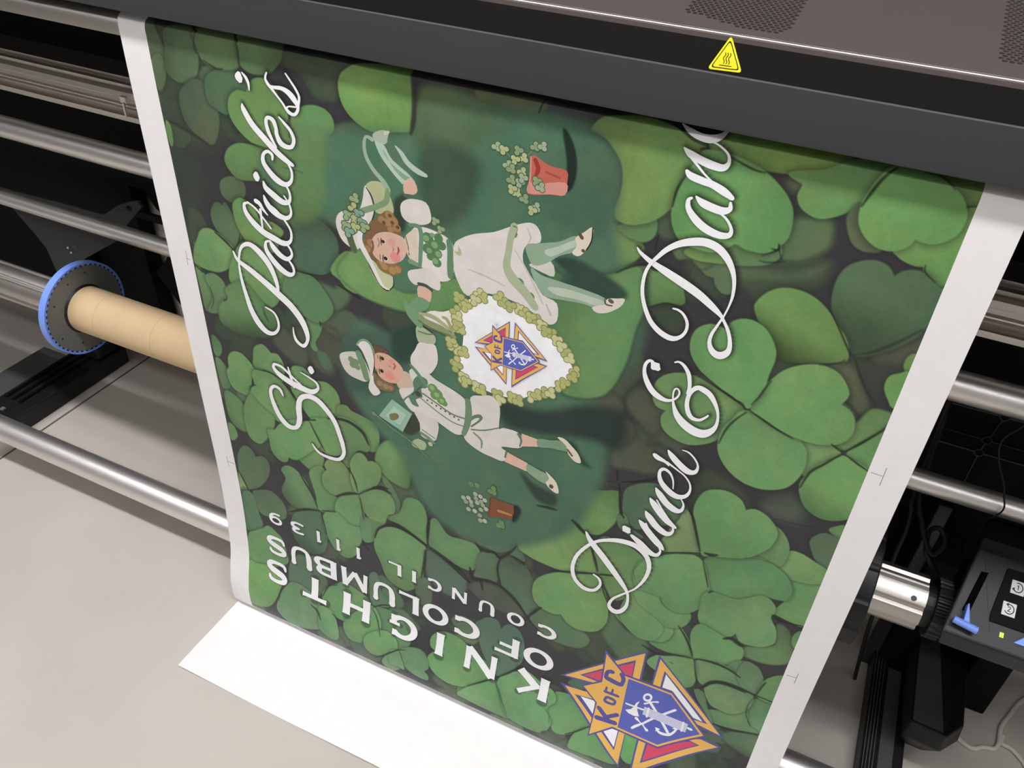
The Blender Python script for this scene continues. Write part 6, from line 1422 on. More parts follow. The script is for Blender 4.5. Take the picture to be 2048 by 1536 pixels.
def ribbon(flat, n=6):
    P = np.array(flat).reshape(-1, 3); Q = crom(P, False, n); D = np.gradient(Q[:, :2], axis=0); D /= np.linalg.norm(D, axis=1)[:, None]+1e-9
    N = np.stack([-D[:, 1], D[:, 0]], 1); W = np.maximum(Q[:, 2:3], .05)/2
    A = Q[:, :2]+N*W; B = Q[:, :2]-N*W
    e0 = Q[0, :2]-D[0]*W[0]*.8; e1 = Q[-1, :2]+D[-1]*W[-1]*.8
    A = np.vstack([e0+N[0]*W[0]*.45, A, e1+N[-1]*W[-1]*.45]); B = np.vstack([e0-N[0]*W[0]*.45, B, e1-N[-1]*W[-1]*.45])
    return Q, A, B
for flat, col, soft in ARTD['stem']:
    Q, A, B = ribbon(flat, 10); c = ink(col)
    Q2 = np.column_stack([Q[:, 0], Q[:, 1], Q[:, 2]/2]); w = window(Q[:, 0].min()-5, Q[:, 0].max()+5, Q[:, 1].min()-5, Q[:, 1].max()+5)
    if w[0].start >= w[0].stop or w[1].start >= w[1].stop: continue
    X, Y = GX[w], GS[w]; d = np.full(X.shape, 1e9)
    for (ax, ay, ar), (bx_, by_, br) in zip(Q2, Q2[1:]):
        ex, ey = bx_-ax, by_-ay; L2 = ex*ex+ey*ey+1e-9; t = np.clip(((X-ax)*ex+(Y-ay)*ey)/L2, 0, 1)
        d = np.minimum(d, np.hypot(X-ax-t*ex, Y-ay-t*ey)-(ar*(1-t)+br*t))
    a = (sstep(.5-(d-.2)/(1.2+soft)))[..., None]*.92; img[w] = img[w]*(1-a)+c*a
# soft printed drop shadow behind the lettering
GL = {}
def glyph(ch):
    S = .26; T = .15                                      # thick and thin strokes in a 1 x 1 box
    def st(a, b, w, f=1.25): return [(a[0], a[1], w*f), (a[0]*.9+b[0]*.1, a[1]*.9+b[1]*.1, w), (a[0]*.1+b[0]*.9, a[1]*.1+b[1]*.9, w), (b[0], b[1], w*f)]
    def arc(cx, cy, rx, ry, a0, a1, w0, w1, n=10):
        r = []
        for k in range(n+1):
            t = math.radians(a0+(a1-a0)*k/n); r.append((cx+rx*math.cos(t), cy+ry*math.sin(t), w0+(w1-w0)*abs(math.cos(t))))
        return r
    if ch == 'I': return [st((.5, 0), (.5, 1), 1.0, 1.35)]
    if ch == 'K': return [st((.14, 0), (.14, 1), S), st((.88, 1), (.30, .45), T), st((.34, .55), (.9, 0), S)]
    if ch == 'N': return [st((.1, 0), (.1, 1), T*1.2), st((.1, .98), (.9, .02), S*.9, 1), st((.9, 0), (.9, 1), T*1.2)]
    if ch == 'H': return [st((.14, 0), (.14, 1), S), st((.86, 0), (.86, 1), S), st((.14, .52), (.86, .52), T, 1)]
    if ch == 'T': return [st((.5, 0), (.5, 1), S), st((.02, .93), (.98, .93), T, 1.7)]
    if ch == 'L': return [st((.16, 0), (.16, 1), S), st((.1, .07), (.98, .07), T, 1.7)]
    if ch == 'F': return [st((.16, 0), (.16, 1), S), st((.1, .93), (.98, .93), T, 1.7), st((.2, .5), (.8, .5), T, 1.4)]
    if ch == 'M': return [st((.09, 0), (.13, 1), T), st((.13, .98), (.5, .1), S*.75, 1), st((.5, .1), (.87, .98), T, 1), st((.87, 1), (.91, 0), S*.75)]
    if ch == 'O': return [arc(.5, .5, .41, .43, 0, 360, T, S*.85, 22)]
    if ch == 'C': return [arc(.52, .5, .42, .43, 48, 312, T, S*.9, 16), st((.84, .98), (.84, .72), T*.7), st((.84, .02), (.84, .28), T*.7)]
    if ch == 'G': return [arc(.5, .5, .42, .43, 48, 318, T, S*.9, 16), st((.82, .98), (.82, .72), T*.7), st((.84, .05), (.84, .45), S*.8), st((.62, .44), (1, .44), T*.8, 1.3)]
    if ch == 'U': return [[(.13, 1, S), (.13, .8, S*.9), (.14, .4, S*.9), (.24, .14, T*1.1), (.5, .06, T), (.76, .14, T*1.1), (.87, .4, T*1.2), (.88, .8, T*1.2), (.88, 1, T*1.5)]]
    if ch == 'B': return [st((.14, 0), (.14, 1), S), [(.14, .93, T), (.6, .93, T), (.8, .85, S*.8), (.82, .72, S), (.7, .56, T), (.2, .53, T)], [(.2, .53, T), (.7, .52, T), (.87, .4, S*.9), (.9, .26, S), (.75, .1, T), (.14, .07, T)]]
    if ch == 'S': return [[(.84, .72, T*.6), (.78, .88, T), (.5, .94, T), (.22, .88, T*1.3), (.14, .72, S*.8), (.3, .57, S), (.7, .44, S), (.88, .28, S*.8), (.78, .11, T*1.3), (.5, .06, T), (.2, .1, T), (.12, .3, T*.6)]]
    if ch == '1': return [st((.6, 0), (.6, 1), .42, 1.5), st((.2, .82), (.6, .92), .22, 1)]
    if ch == '3': return [[(.12, .88, T), (.5, .94, T), (.8, .84, S*.8), (.76, .64, S*.8), (.4, .54, T)], [(.4, .54, T), (.8, .46, S*.8), (.88, .26, S*.9), (.6, .07, T), (.1, .1, T)]]
    if ch == '9': return [arc(.5, .66, .36, .28, 0, 360, T, S*.7, 18), [(.87, .62, S*.8), (.82, .3, S*.7), (.55, .08, T), (.2, .07, T)]]
NSP = 24
TEXT = [np.array(f).reshape(-1, 3) for f in ARTD['script']]; CAPT = []
for ln, (sb, scp, chs) in enumerate(ARTD['caps']):
    h = scp-sb
    for ch, xl, xr in chs:
        w = xr-xl
        for stroke in glyph(ch):                          # upright reading runs towards -x, cap tops point down the sheet
            if ch == 'I': k = w/1.35
            elif ch == '1': k = w
            else: k = (w*.5+h*.5)*.92
            CAPT.append((ln, np.array([(xr-u*w, sb+v*h, t*k*1.2) for u, v, t in stroke])))
for TL, rad, amt, ox, os_ in ((TEXT, 5.5, .8, 1.4, -1.2), ([c_[1] for c_ in CAPT], 3.0, .6, 1.0, .8)):
    for P in TL:
        Q = crom(P, False, 5); Q[:, 0] += ox; Q[:, 1] += os_
        w = window(Q[:, 0].min()-9, Q[:, 0].max()+9, Q[:, 1].min()-9, Q[:, 1].max()+9)
        if w[0].start >= w[0].stop or w[1].start >= w[1].stop: continue
        X, Y = GX[w], GS[w]; d = np.full(X.shape, 1e9)
        for ax, ay, ar in Q[::2]: d = np.minimum(d, np.hypot(X-ax, Y-ay)-ar/2)
        a = (np.clip(1-np.clip(d, 0, 99)/rad, 0, 1)**1.6*amt)[..., None]
        SHD = globals().setdefault('SHD', np.zeros((NS, NX, 1))); SHD[w] = np.maximum(SHD[w], a)
img = img*(1-SHD)+ink((36, 36, 34))*SHD
img = np.clip(img, 0.001, .9)
def ink_mat(name, attr, rough=.42, MOT0=.97, MOT1=1.03):
    m = bpy.data.materials.new(name); m.use_nodes = True; nt = m.node_tree; b = nt.nodes['Principled BSDF']
    a = nt.nodes.new('ShaderNodeAttribute'); a.attribute_name = attr; tcp = nt.nodes.new('ShaderNodeTexCoord'); pn = nt.nodes.new('ShaderNodeTexNoise'); pn.inputs['Scale'].default_value = 55; pn.inputs['Detail'].default_value = 5
    nt.links.new(tcp.outputs['Object'], pn.inputs['Vector']); pr_ = nt.nodes.new('ShaderNodeMapRange'); pr_.inputs['To Min'].default_value = MOT0; pr_.inputs['To Max'].default_value = MOT1
    nt.links.new(pn.outputs[0], pr_.inputs[0]); vm = nt.nodes.new('ShaderNodeVectorMath'); vm.operation = 'SCALE'
    nt.links.new(a.outputs['Color'], vm.inputs[0]); nt.links.new(pr_.outputs[0], vm.inputs['Scale']); nt.links.new(vm.outputs[0], b.inputs['Base Color'])
    b.inputs['Roughness'].default_value = rough; b.inputs['Specular IOR Level'].default_value = .35
    n = nt.nodes.new('ShaderNodeTexNoise'); n.inputs['Scale'].default_value = 900; tc = nt.nodes.new('ShaderNodeTexCoord'); nt.links.new(tc.outputs['Object'], n.inputs['Vector'])
    bp = nt.nodes.new('ShaderNodeBump'); bp.inputs['Strength'].default_value = .12; bp.inputs['Distance'].default_value = .0006; nt.links.new(n.outputs[0], bp.inputs['Height']); nt.links.new(bp.outputs[0], b.inputs['Normal'])
    return m
INK = ink_mat('printed_vinyl', 'print'); INK_PAINT = ink_mat('printed_painting', 'print', .42, .87, 1.13)
# one mesh for the sheet: left margin | print | right margin, then the blank leader
xs = np.r_[XL, XL+.02, XIL-.00004, gx/1000, gx[-1]/1000+.00004, XR-.018, XR]
s_extra0 = np.linspace(S_TOP, -.0225, 18)
s_extra1 = np.r_[gs[-1]/1000+.00005, np.linspace(gs[-1]/1000+.001, S_END, 170)]
ss = np.r_[s_extra0, gs/1000, s_extra1]
yy, zz = sheet_yz(ss)
nx, ns = len(xs), len(ss)
WHITE = np.array(lin((240, 237, 235)))
col = np.ones((ns, nx, 4)); col[..., :3] = WHITE
col[18:18+NS, 3:3+NX, :3] = img; col[:18, 3:3+NX, :3] = img[0]
V = np.zeros((ns, nx, 3)); V[..., 0] = xs[None]; V[..., 1] = yy[:, None]; V[..., 2] = zz[:, None]
j = ss > 1.06; V[j, :, 2] += (.0016*np.sin(xs*14+1)[None]*np.clip((ss[j]-1.06)/.12, 0, 1)[:, None]+.0016*np.clip((ss[j]-1.06)/.12, 0, 1)[:, None])
V[..., 0] += np.interp(ss, [.9, .97, S_END], [0, 0, 0])[:, None]
idx = np.arange(ns*nx).reshape(ns, nx); F = np.stack([idx[:-1, :-1], idx[1:, :-1], idx[1:, 1:], idx[:-1, 1:]], -1).reshape(-1, 4)
def big_mesh(name, V, F, col):
    me = bpy.data.meshes.new(name); nv, nf = len(V), len(F)
    me.vertices.add(nv); me.vertices.foreach_set('co', V.astype(np.float32).ravel())
    me.loops.add(nf*4); me.loops.foreach_set('vertex_index', F.astype(np.int32).ravel())
    me.polygons.add(nf); me.polygons.foreach_set('loop_start', np.arange(0, nf*4, 4, dtype=np.int32))
    me.update(calc_edges=True)
    me.polygons.foreach_set('use_smooth', np.ones(nf, bool))
    ca = me.color_attributes.new('print', 'FLOAT_COLOR', 'POINT'); ca.data.foreach_set('color', col.astype(np.float32).ravel())
    me.materials.append(INK); me.update(); return me
banner = empty('printed_banner', (-.35, 0, 0), 'wide green clover banner with white margins hanging from the printer down to the floor', 'banner')
so = bpy.data.objects.new('vinyl_sheet', big_mesh('vinyl_sheet', V.reshape(-1, 3), F, col.reshape(-1, 4))); C.objects.link(so)
so.parent = banner; so.location = (.35, 0, 0)
# crisp print: lettering, emblems, illustration, built in flat sheet coordinates and bent onto the sheet
class Print:
    def __init__(s): s.bm = bmesh.new(); s.cl = s.bm.loops.layers.float_color.new('print'); s.k = 0
    def face(s, vs, c, z):
        try: f = s.bm.faces.new(vs)
        except ValueError: return None
        return f
    def poly(s, P, c, inc=1):
        s.k += inc; z = .00006+s.k*s.dz; P = [tuple(map(float, q)) for q in P]; P = [q for i, q in enumerate(P) if abs(q[0]-P[i-1][0])+abs(q[1]-P[i-1][1]) > 1e-4]
        vs = [s.bm.verts.new((x, t, z)) for x, t in P]; fs = []
        for tri in tessellate_polygon([[Vector((x, t, 0)) for x, t in P]]):
            try: fs.append(s.bm.faces.new([vs[i] for i in tri]))
            except ValueError: pass
        s.paint(fs, c)
    def strip(s, A, B, c):
        s.k += 1; z = .00006+s.k*s.dz
        q = 1e-6; a = [s.bm.verts.new((x, t, z+i*q)) for i, (x, t) in enumerate(A)]; b = [s.bm.verts.new((x, t, z+i*q)) for i, (x, t) in enumerate(B)]; fs = []
        for i in range(len(a)-1): fs.append(s.bm.faces.new((a[i], a[i+1], b[i+1], b[i])))
        s.paint(fs, c)
    def paint(s, fs, c):
        c = tuple(c)+(1,)
        for f in fs:
            for l in f.loops: l[s.cl] = c
    def build(s, name, parent):
        for cut in list(np.arange(700, 986.6-1, 5.))+list(np.arange(-40, 8, 2.)):
            g = s.bm.verts[:]+s.bm.edges[:]+s.bm.faces[:]
            bmesh.ops.bisect_plane(s.bm, geom=g, plane_co=(0, float(cut), 0), plane_no=(0, 1, 0))
        for v in s.bm.verts:
            x, t, z = v.co; y_, z_ = sheet_yz(min(t, gs[-1])/1000, z); v.co = (x/1000, y_, z_)
        for f in s.bm.faces:
            f.normal_update()
            if f.normal.y > 0: f.normal_flip()
        me = bpy.data.meshes.new(name); s.bm.to_mesh(me); s.bm.free(); me.materials.append(INK_PAINT if name == 'printed_picture' else INK)
        o = bpy.data.objects.new(name, me); C.objects.link(o); o.parent = parent; o.location = (.35, 0, 0); return o
def new_print(dz): p = Print(); p.dz = dz; return p
LETTER = ink((250, 249, 248))
p = new_print(.000001)
for P in TEXT[:NSP]:
    Q, A, B = ribbon(P.ravel(), 7); p.strip(A, B, LETTER)
tag(p.build('script_lettering', banner), "white script lettering reading St. Patrick's")
p = new_print(.000001)
for P in TEXT[NSP:]:
    Q, A, B = ribbon(P.ravel(), 7); p.strip(A, B, LETTER)
tag(p.build('script_lettering', banner), 'white script lettering reading Dinner & Dance')
for ln, lb in enumerate(('large white capitals reading KNIGHTS', 'large white capitals reading OF COLUMBUS', 'small white capitals reading COUNCIL 11139')):
    p = new_print(.000001)
    for n_, P in CAPT:
        if n_ == ln: Q, A, B = ribbon(P.ravel(), 3); p.strip(A, B, LETTER)
    tag(p.build('block_lettering', banner), lb)
def draw(p, items, f=lambda q: q, ws=1):
    for k, d, c in items:
        c = ink(c)
        if k == 's':
            q = np.array(d).reshape(-1, 3); q[:, :2] = f(q[:, :2]); q[:, 2] *= ws; Q, A, B = ribbon(q.ravel(), 4); p.strip(A, B, c)
        elif k == 'c':
            a = np.linspace(0, 2*np.pi, 11)[:-1]; p.poly(f(np.stack([d[0]+d[2]*np.cos(a), d[1]+d[3]*np.sin(a)], 1)), c, .34)
        else:
            q = np.array(d).reshape(-1, 2)
            if k == 'q': q = crom(q, True, 3)
            p.poly(f(q), c)
p = new_print(.0000022); draw(p, ARTD['ill']); p.build('printed_picture', banner)
EM = np.array(ARTD['emap'])
p = new_print(.000006); draw(p, ARTD['emblem']); tag(p.build('printed_emblem', banner), 'large printed emblem at the foot of the banner')
p = new_print(.000006); p.k = 170
draw(p, ARTD['emblem'], lambda q: np.column_stack([q, np.ones(len(q))]) @ EM, .36)
a = np.linspace(0, 2*np.pi, 15); RG = np.column_stack([-330.9+1.5*np.cos(a), 251.0+1.5*np.sin(a), np.full(15, .3)]); Q, A, B = ribbon(RG.ravel(), 2); p.strip(A, B, ink((120, 118, 120)))
Q, A, B = ribbon([-330.9, 251.0-.7, .5, -330.9, 251.0+.7, .5], 2); p.strip(A, B, ink((120, 118, 120)))
tag(p.build('printed_emblem', banner), 'small printed emblem inside the white shield')
for i in range(0, 8, 2):
    p = new_print(.000001)
    for f in ARTD['marks'][i:i+2]: Q, A, B = ribbon(f, 3); p.strip(A, B, ink((70, 68, 68)))
    p.build('crop_mark', banner)

# ------------------------------------------------------------------ the printer
pr = empty('large_format_printer', (-.4, .3, 0), 'large-format printer with a dark front cover and steel media rollers above and behind the banner', 'printer')
PX0, PX1 = -2.45, .98
def slope(y): return 1.094+(y+.012)*.15
# top cover: slab with real hexagonal vent holes
bm = bmesh.new()
prof = [(-.0125, 1.088), (-.0120, 1.0925), (-.0095, slope(-.0095)+.0003), (.56, slope(.56)), (.56, slope(.56)-.006), (-.004, 1.088)]
prism_x(bm, prof, PX0, PX1)
top = link('top_cover', bm, M['cover_top'], pr)
cb = bmesh.new()
def vent(x0, x1, ylen, cells):
    pitch = .0052; rows = int(ylen/(pitch*.866)); n = int((x1-x0)/pitch)
    for r in range(rows):
        y = .004+r*pitch*.866
        for c in range(n+1):
            x = x0+c*pitch+(pitch/2 if r % 2 else 0)
            u = (x-x0)/(x1-x0)
            if y < .016-.020*min(1, u/.72)+max(0, u-.85)*.09+.002: continue
            if x > x1: continue
            z = slope(y); vs = []
            for zz in (z-.02, z+.01): vs.append([cb.verts.new((x+.0023*math.cos(a*math.pi/3+.5236), y+.0023*math.sin(a*math.pi/3+.5236), zz)) for a in range(6)])
            cb.faces.new(vs[0][::-1]); cb.faces.new(vs[1])
            for i in range(6): cb.faces.new((vs[0][i], vs[0][(i+1) % 6], vs[1][(i+1) % 6], vs[1][i]))
vent(-.178, -.090, .125, 0); vent(.0635, .152, .165, 0)
cm = bpy.data.meshes.new('vent_holes'); cb.to_mesh(cm); cb.free(); cut = bpy.data.objects.new('vent_holes', cm); C.objects.link(cut)
cut.parent = pr; cut.location = (.4, -.3, 0)
md = top.modifiers.new('holes', 'BOOLEAN'); md.object = cut; md.operation = 'DIFFERENCE'; md.solver = 'EXACT'
bpy.context.view_layer.update()
me2 = bpy.data.meshes.new_from_object(top.evaluated_get(bpy.context.evaluated_depsgraph_get())); top.modifiers.clear(); top.data = me2
bpy.data.objects.remove(cut)
bm = bmesh.new(); prism_x(bm, [(0, 1.03), (0, 1.082), (.54, 1.160), (.54, 1.03), (.04, 1.03)], PX0+.02, PX1-.02); link('cover_interior', bm, M['black_matt'], pr)
bm = bmesh.new(); cyl_x(bm, PX0, PX1, -.0102, 1.0925, .0019, 24); link('edge_highlight_strip', bm, M['edge'], pr, smooth=True)  # bright metal strip added to give the cover its highlight line
bm = bmesh.new(); prism_x(bm, [(-.0150, 1.064), (-.0125, 1.0885), (-.006, 1.0885), (-.004, 1.064)], PX0, PX1); link('front_band', bm, M['cover_face'], pr)
bm = bmesh.new(); prism_x(bm, [(-.0118, 1.0174), (-.0124, 1.0195), (-.0160, 1.0628), (-.0152, 1.0640), (.0, 1.0645), (.020, 1.036), (-.004, 1.0190), (-.0105, 1.0168)], PX0, PX1); link('front_lip', bm, M['cover_lip'], pr, smooth=True)
# hot-surface warning label on the black band (flat sticker, 0.3 mm thick)
def band_pt(x, z, off): return (x, -.0150+(z-1.064)*.1-off, z)
TR = [(-.1313, 1.0915), (-.1437, 1.0668), (-.1183, 1.0680)]
def tri_face(bm, k, off, mi, rnd=.12):
    cx = sum(p[0] for p in TR)/3; cz = sum(p[1] for p in TR)/3; P = [(cx+(x-cx)*k, cz+(z-cz)*k) for x, z in TR]; out = []
    for i in range(3):
        a, b, c = P[i-1], P[i], P[(i+1) % 3]
        for t in range(6):
            u = t/5; p = (b[0]+(a[0]-b[0])*rnd, b[1]+(a[1]-b[1])*rnd); q = (b[0]+(c[0]-b[0])*rnd, b[1]+(c[1]-b[1])*rnd)
            out.append(((1-u)**2*p[0]+2*u*(1-u)*b[0]+u*u*q[0], (1-u)**2*p[1]+2*u*(1-u)*b[1]+u*u*q[1]))
    f = bm.faces.new([bm.verts.new(band_pt(x, z, off)) for x, z in out]); f.material_index = mi
bm = bmesh.new(); tri_face(bm, 1.12, .0004, 0); tri_face(bm, .93, .00045, 1); tri_face(bm, .84, .0005, 0)
cx = sum(p[0] for p in TR)/3; cz = sum(p[1] for p in TR)/3
def lstrip(pts, w):
    for (x0, z0), (x1, z1) in zip(pts, pts[1:]):
        dx, dz = x1-x0, z1-z0; l = math.hypot(dx, dz); nx_, nz_ = -dz/l*w/2, dx/l*w/2
        f = bm.faces.new([bm.verts.new(band_pt(cx+a, cz+b, .0006)) for a, b in ((x0+nx_, z0+nz_), (x1+nx_, z1+nz_), (x1-nx_, z1-nz_), (x0-nx_, z0-nz_))]); f.material_index = 1
for k in (-1, 0, 1):
    lstrip([(k*.0021+.0007*math.sin(t*1.05), -.0038+t*.00095) for t in range(10)], .0006)
lstrip([(-.0052, -.0052), (.0050, -.0048)], .0006)
wl = link('warning_label', bm, [M['yellow'], M['ink_black']], pr); tag(wl, 'yellow triangular hot-surface warning sticker')
# platen edge the sheet runs over
bm = bmesh.new(); prism_x(bm, [(.0030, .9846), (.0024, .9955), (.0040, 1.0010), (.0110, 1.0075), (.034, 1.0215), (.06, 1.03), (.06, .9846)], PX0+.02, PX1-.02); link('platen_edge', bm, M['alu'], pr, smooth=True)
# slotted aluminium rail
bm = bmesh.new()
def rz(el, y=.30): return CAM_Z-(y-CAM_Y)*math.tan(math.radians(el))
bands = [(24.41, .300), (24.72, .303), (24.80, .297), (25.05, .292), (25.30, .296), (25.45, .302), (25.62, .302), (25.70, .291), (26.12, .289), (26.18, .292), (26.50, .290), (26.55, .294), (26.66, .294), (26.70, .290), (26.80, .290), (26.84, .294), (26.93, .294), (26.98, .290), (27.10, .292), (27.30, .299), (27.52, .302), (27.60, .294), (27.98, .296)]
prism_x(bm, [(y, CAM_Z-(y-CAM_Y)*math.tan(math.radians(e))) for e, y in bands]+[(.36, rz(27.98)), (.36, rz(24.41))], PX0+.05, PX1-.05)
link('aluminium_rail', bm, M['alu_dark'], pr)
bm = bmesh.new(); cl = .2915
box(bm, -1.178, -1.165, .284, .292, .762, .773); box(bm, -1.1705, -1.1665, .280, .285, .742, .764); link('rail_clip', bm, M['alu_smooth'], pr, bevel=.001)
for y, z, r, xa, xb in ((.27, .666, .0202, PX0+.03, PX1-.03), (.25, .5238, .0152, -1.52, PX1-.05)):
    bm = bmesh.new(); cyl_x(bm, xa, xb, y, z, r); link('guide_roller', bm, M['alu_smooth'], pr, smooth=True)
# end bracket of the lower roller: pale pin
bm = bmesh.new(); cyl_x(bm, -1.56, -1.498, .25, .5238, .011); link('roller_pin', bm, M['alu_smooth'], pr, smooth=True)
# black body behind the rollers with the openings at the left
bm = bmesh.new()
prism_y(bm, [(PX0, .10), (PX0, 1.03), (-1.419, 1.03), (-1.419, .30), (-1.405, .10)], .46, .50)
box(bm, -1.419, -1.379, .46, .50, .4905, 1.03); box(bm, -1.425, -1.31, .452, .462, .4235, .4385)
prism_y(bm, [(-1.379, .4925), (-1.379, 1.03), (PX1, 1.03), (PX1, .10), (-1.25, .10), (-1.33, .20), (-1.40, .285), (-1.3576, .329), (-1.321, .39), (-1.321, .437), (-1.352, .4533)], .46, .50)
link('body_panel', bm, M['black_matt'], pr)
for xa in (PX0, PX1-.08):
    bm = bmesh.new(); box(bm, xa, xa+.08, .10, .50, .0, 1.03); link('end_leg', bm, M['black_matt'], pr, bevel=.004)
bm = bmesh.new(); box(bm, -1.60, -1.24, .515, .519, .0, .62); tag(link('gap_brightening_card', bm, M['sheet_paper']), 'added white card behind the black printer panel, brightening its gap at the left', 'card')  # card added to stand in for the bright background in the gap
# moulded ribs on the black panel, right of the banner
bm = bmesh.new()
nodes = [((.2823, .5214), .1), ((.2752, .4739), .1), ((.2728, .4480), .1)]
for (x, z), _ in nodes:
    ring = [(x+.0065*math.cos(a*.5236), .4585, z+.0065*math.sin(a*.5236)) for a in range(13)]; tube(bm, ring, .0012, 6, 2)
for a, b in (((.2755, .5214), (.05, .5190)), ((.2890, .5214), (.55, .5225)), ((.2685, .4739), (.05, .4739)), ((.2820, .4739), (.55, .4700)), ((.2660, .4480), (.05, .4483)), ((.2795, .4480), (.55, .4510)), ((.2815, .5150), (.2765, .4802)), ((.2745, .4675), (.2735, .4544)), ((.2727, .4415), (.2732, .36))):
    tube(bm, [(a[0], .4585, a[1]), (b[0], .4585, b[1])], .0012, 6, 1)
link('panel_rib', bm, M['steel_dark'], pr)
# big dark bracket plate at the left and its hole and screws
bm = bmesh.new()
prism_y(bm, [(-1.62, .505), (-1.537, .4171), (-1.515, .39), (-1.500, .30), (-1.46, .33), (-1.4132, .39), (-1.2989, .4625), (-1.2525, .5129), (-1.2057, .5584), (-1.2130, .5675), (-1.2300, .5629), (-1.2641, .5483), (-1.314, .5154), (-1.44, .5126)], .300, .306)
br = link('side_bracket', bm, M['steel_dark'], pr)
for x, z, r in ((-1.2390, .5475, .007), (-1.4250, .4165, .007)):
    bm = bmesh.new(); vs = [bm.verts.new((x+r*math.cos(a*.3927), .2995, z+r*.8*math.sin(a*.3927))) for a in range(16)]; bm.faces.new(vs)
    link('bracket_hole', bm, M['black_gloss'], br)
for x, z in ((-1.4385, .4010), (-1.4440, .4105)):
    bm = bmesh.new(); bmesh.ops.create_uvsphere(bm, u_segments=12, v_segments=8, radius=.0028, matrix=Matrix.Translation((x, .2985, z))); link('screw', bm, M['alu_smooth'], br, smooth=True)
# grey inner post at the right
bm = bmesh.new(); box(bm, .238, .258, .375, .40, .0, .395); link('inner_post', bm, M['steel_dark'], pr, bevel=.002)

# ------------------------------------------------------------------ take-up spindle with its hubs
AY, AZ = .17, .39
sp = empty('take_up_spindle', (-1.3, AY, AZ), 'grooved aluminium take-up spindle with a blue-rimmed hub at its left end', 'spindle')
def grooved(x0, x1, name, m, r=.044, grooves=(20, 75, 130, 190, 235, 290, 340)):
    bm = bmesh.new(); prof = []
    for a in range(0, 360, 3):
        d = min(abs((a-g+180) % 360-180) for g in grooves); k = .0035 if d < 4 else (.0018 if d < 8 else 0)
        t = math.radians(a); prof.append((AY+(r-k)*math.cos(t), AZ+(r-k)*math.sin(t)))
    prism_x(bm, prof, x0, x1); return link(name, bm, m, sp)
grooved(-2.1, -1.277, 'spindle_rod', M['alu'], .0353)
o = grooved(.1625, .2260, 'spindle_sleeve', M['alu'], .0375, (84, 98, 150, 196, 246, 262, 300, 20)); tag(o, 'shiny slotted aluminium end sleeve with a small round hole')
bm = bmesh.new(); a0 = math.radians(132)
q = Vector((.2105, AY+.0377*math.cos(a0), AZ+.0377*math.sin(a0))); nrm = Vector((0, math.cos(a0), math.sin(a0))); t1 = Vector((1, 0, 0)); t2 = nrm.cross(t1)
for rr, zoff in ((.0036, 0),):
    vs = [bm.verts.new(q+(t1*math.cos(a*.3927)+t2*math.sin(a*.3927))*rr+nrm*.0004) for a in range(16)]; bm.faces.new(vs)
link('pin_hole', bm, M['black_gloss'], o)
hub = None
bm = bmesh.new()                                          # blue ring with small slots round its inner edge
ring_x(bm, -1.2775, -1.2625, AY, AZ, .0900, .0865, 96)
for k in range(48):
    t = k*2*math.pi/48; t1_ = t+.065
    a = [(AY+rr*math.cos(x_), AZ+rr*math.sin(x_)) for rr, x_ in ((.0872, t), (.0872, t1_), (.0838, t1_), (.0838, t))]
    prism_x(bm, a, -1.2750, -1.2630)
ring = link('hub_rim', bm, M['blue'], sp); tag(ring, 'blue plastic rim of the left hub')
bm = bmesh.new(); cyl_x(bm, -1.2745, -1.2640, AY, AZ, .0866, 72); face = link('hub_face', bm, M['hub_grey'], sp, smooth=True)
bm = bmesh.new(); ring_x(bm, -1.2640, -1.2632, AY, AZ, .0868, .0838, 96); link('hub_groove', bm, M['black'], sp)
bm = bmesh.new(); cyl_x(bm, -1.2640, -1.2600, AY, AZ, .0475, 48, .0452); link('hub_boss', bm, M['black'], sp, smooth=True)
for a, r_ in ((1.9, .066), (2.6, .07), (3.6, .072), (4.3, .068), (4.9, .06), (1.3, .07)):
    bm = bmesh.new(); cyl_x(bm, -1.2640, -1.2632, AY+r_*math.cos(a), AZ+r_*math.sin(a), .0016, 10); link('hub_rivet', bm, M['black'], sp)
bm = bmesh.new()                                          # black ribbed hub next to the sleeve
prof = []
for k in range(96):
    t = math.radians(k*3.75); prof.append((AY+(.085 if k % 8 else .0825)*math.cos(t), AZ+(.085 if k % 8 else .0825)*math.sin(t)))
prism_x(bm, prof, .100, .158); link('black_hub', bm, M['black'], sp, bevel=.002)
bm = bmesh.new(); cyl_x(bm, .158, .1625, AY, AZ, .046, 48); link('hub_collar', bm, M['black_gloss'], sp, smooth=True)
bm = bmesh.new(); prof = []
for k in range(120):
    t = math.radians(k*3); prof.append((AY+(.0415 if k % 4 < 2 else .039)*math.cos(t), AZ+(.0415 if k % 4 < 2 else .039)*math.sin(t)))
prism_x(bm, prof, .238, .254); cyl_x(bm, .2260, .30, AY, AZ, .030, 32); link('drive_gear', bm, M['black'], sp)
# cardboard core
co = empty('cardboard_core', (-.6, AY, AZ), 'brown cardboard tube on the spindle, passing behind the banner', 'cardboard tube')
bm = bmesh.new(); ring_x(bm, -1.2600, .098, AY, AZ, .0440, .0385, 96); link('tube', bm, M['board'], co, smooth=True)
for xs_ in (-1.199, -1.064, -.93):
    bm = bmesh.new(); ring_x(bm, xs_, xs_+.0006, AY, AZ, .04415, .0438, 96); link('wound_seam', bm, M['board_seam'], co)

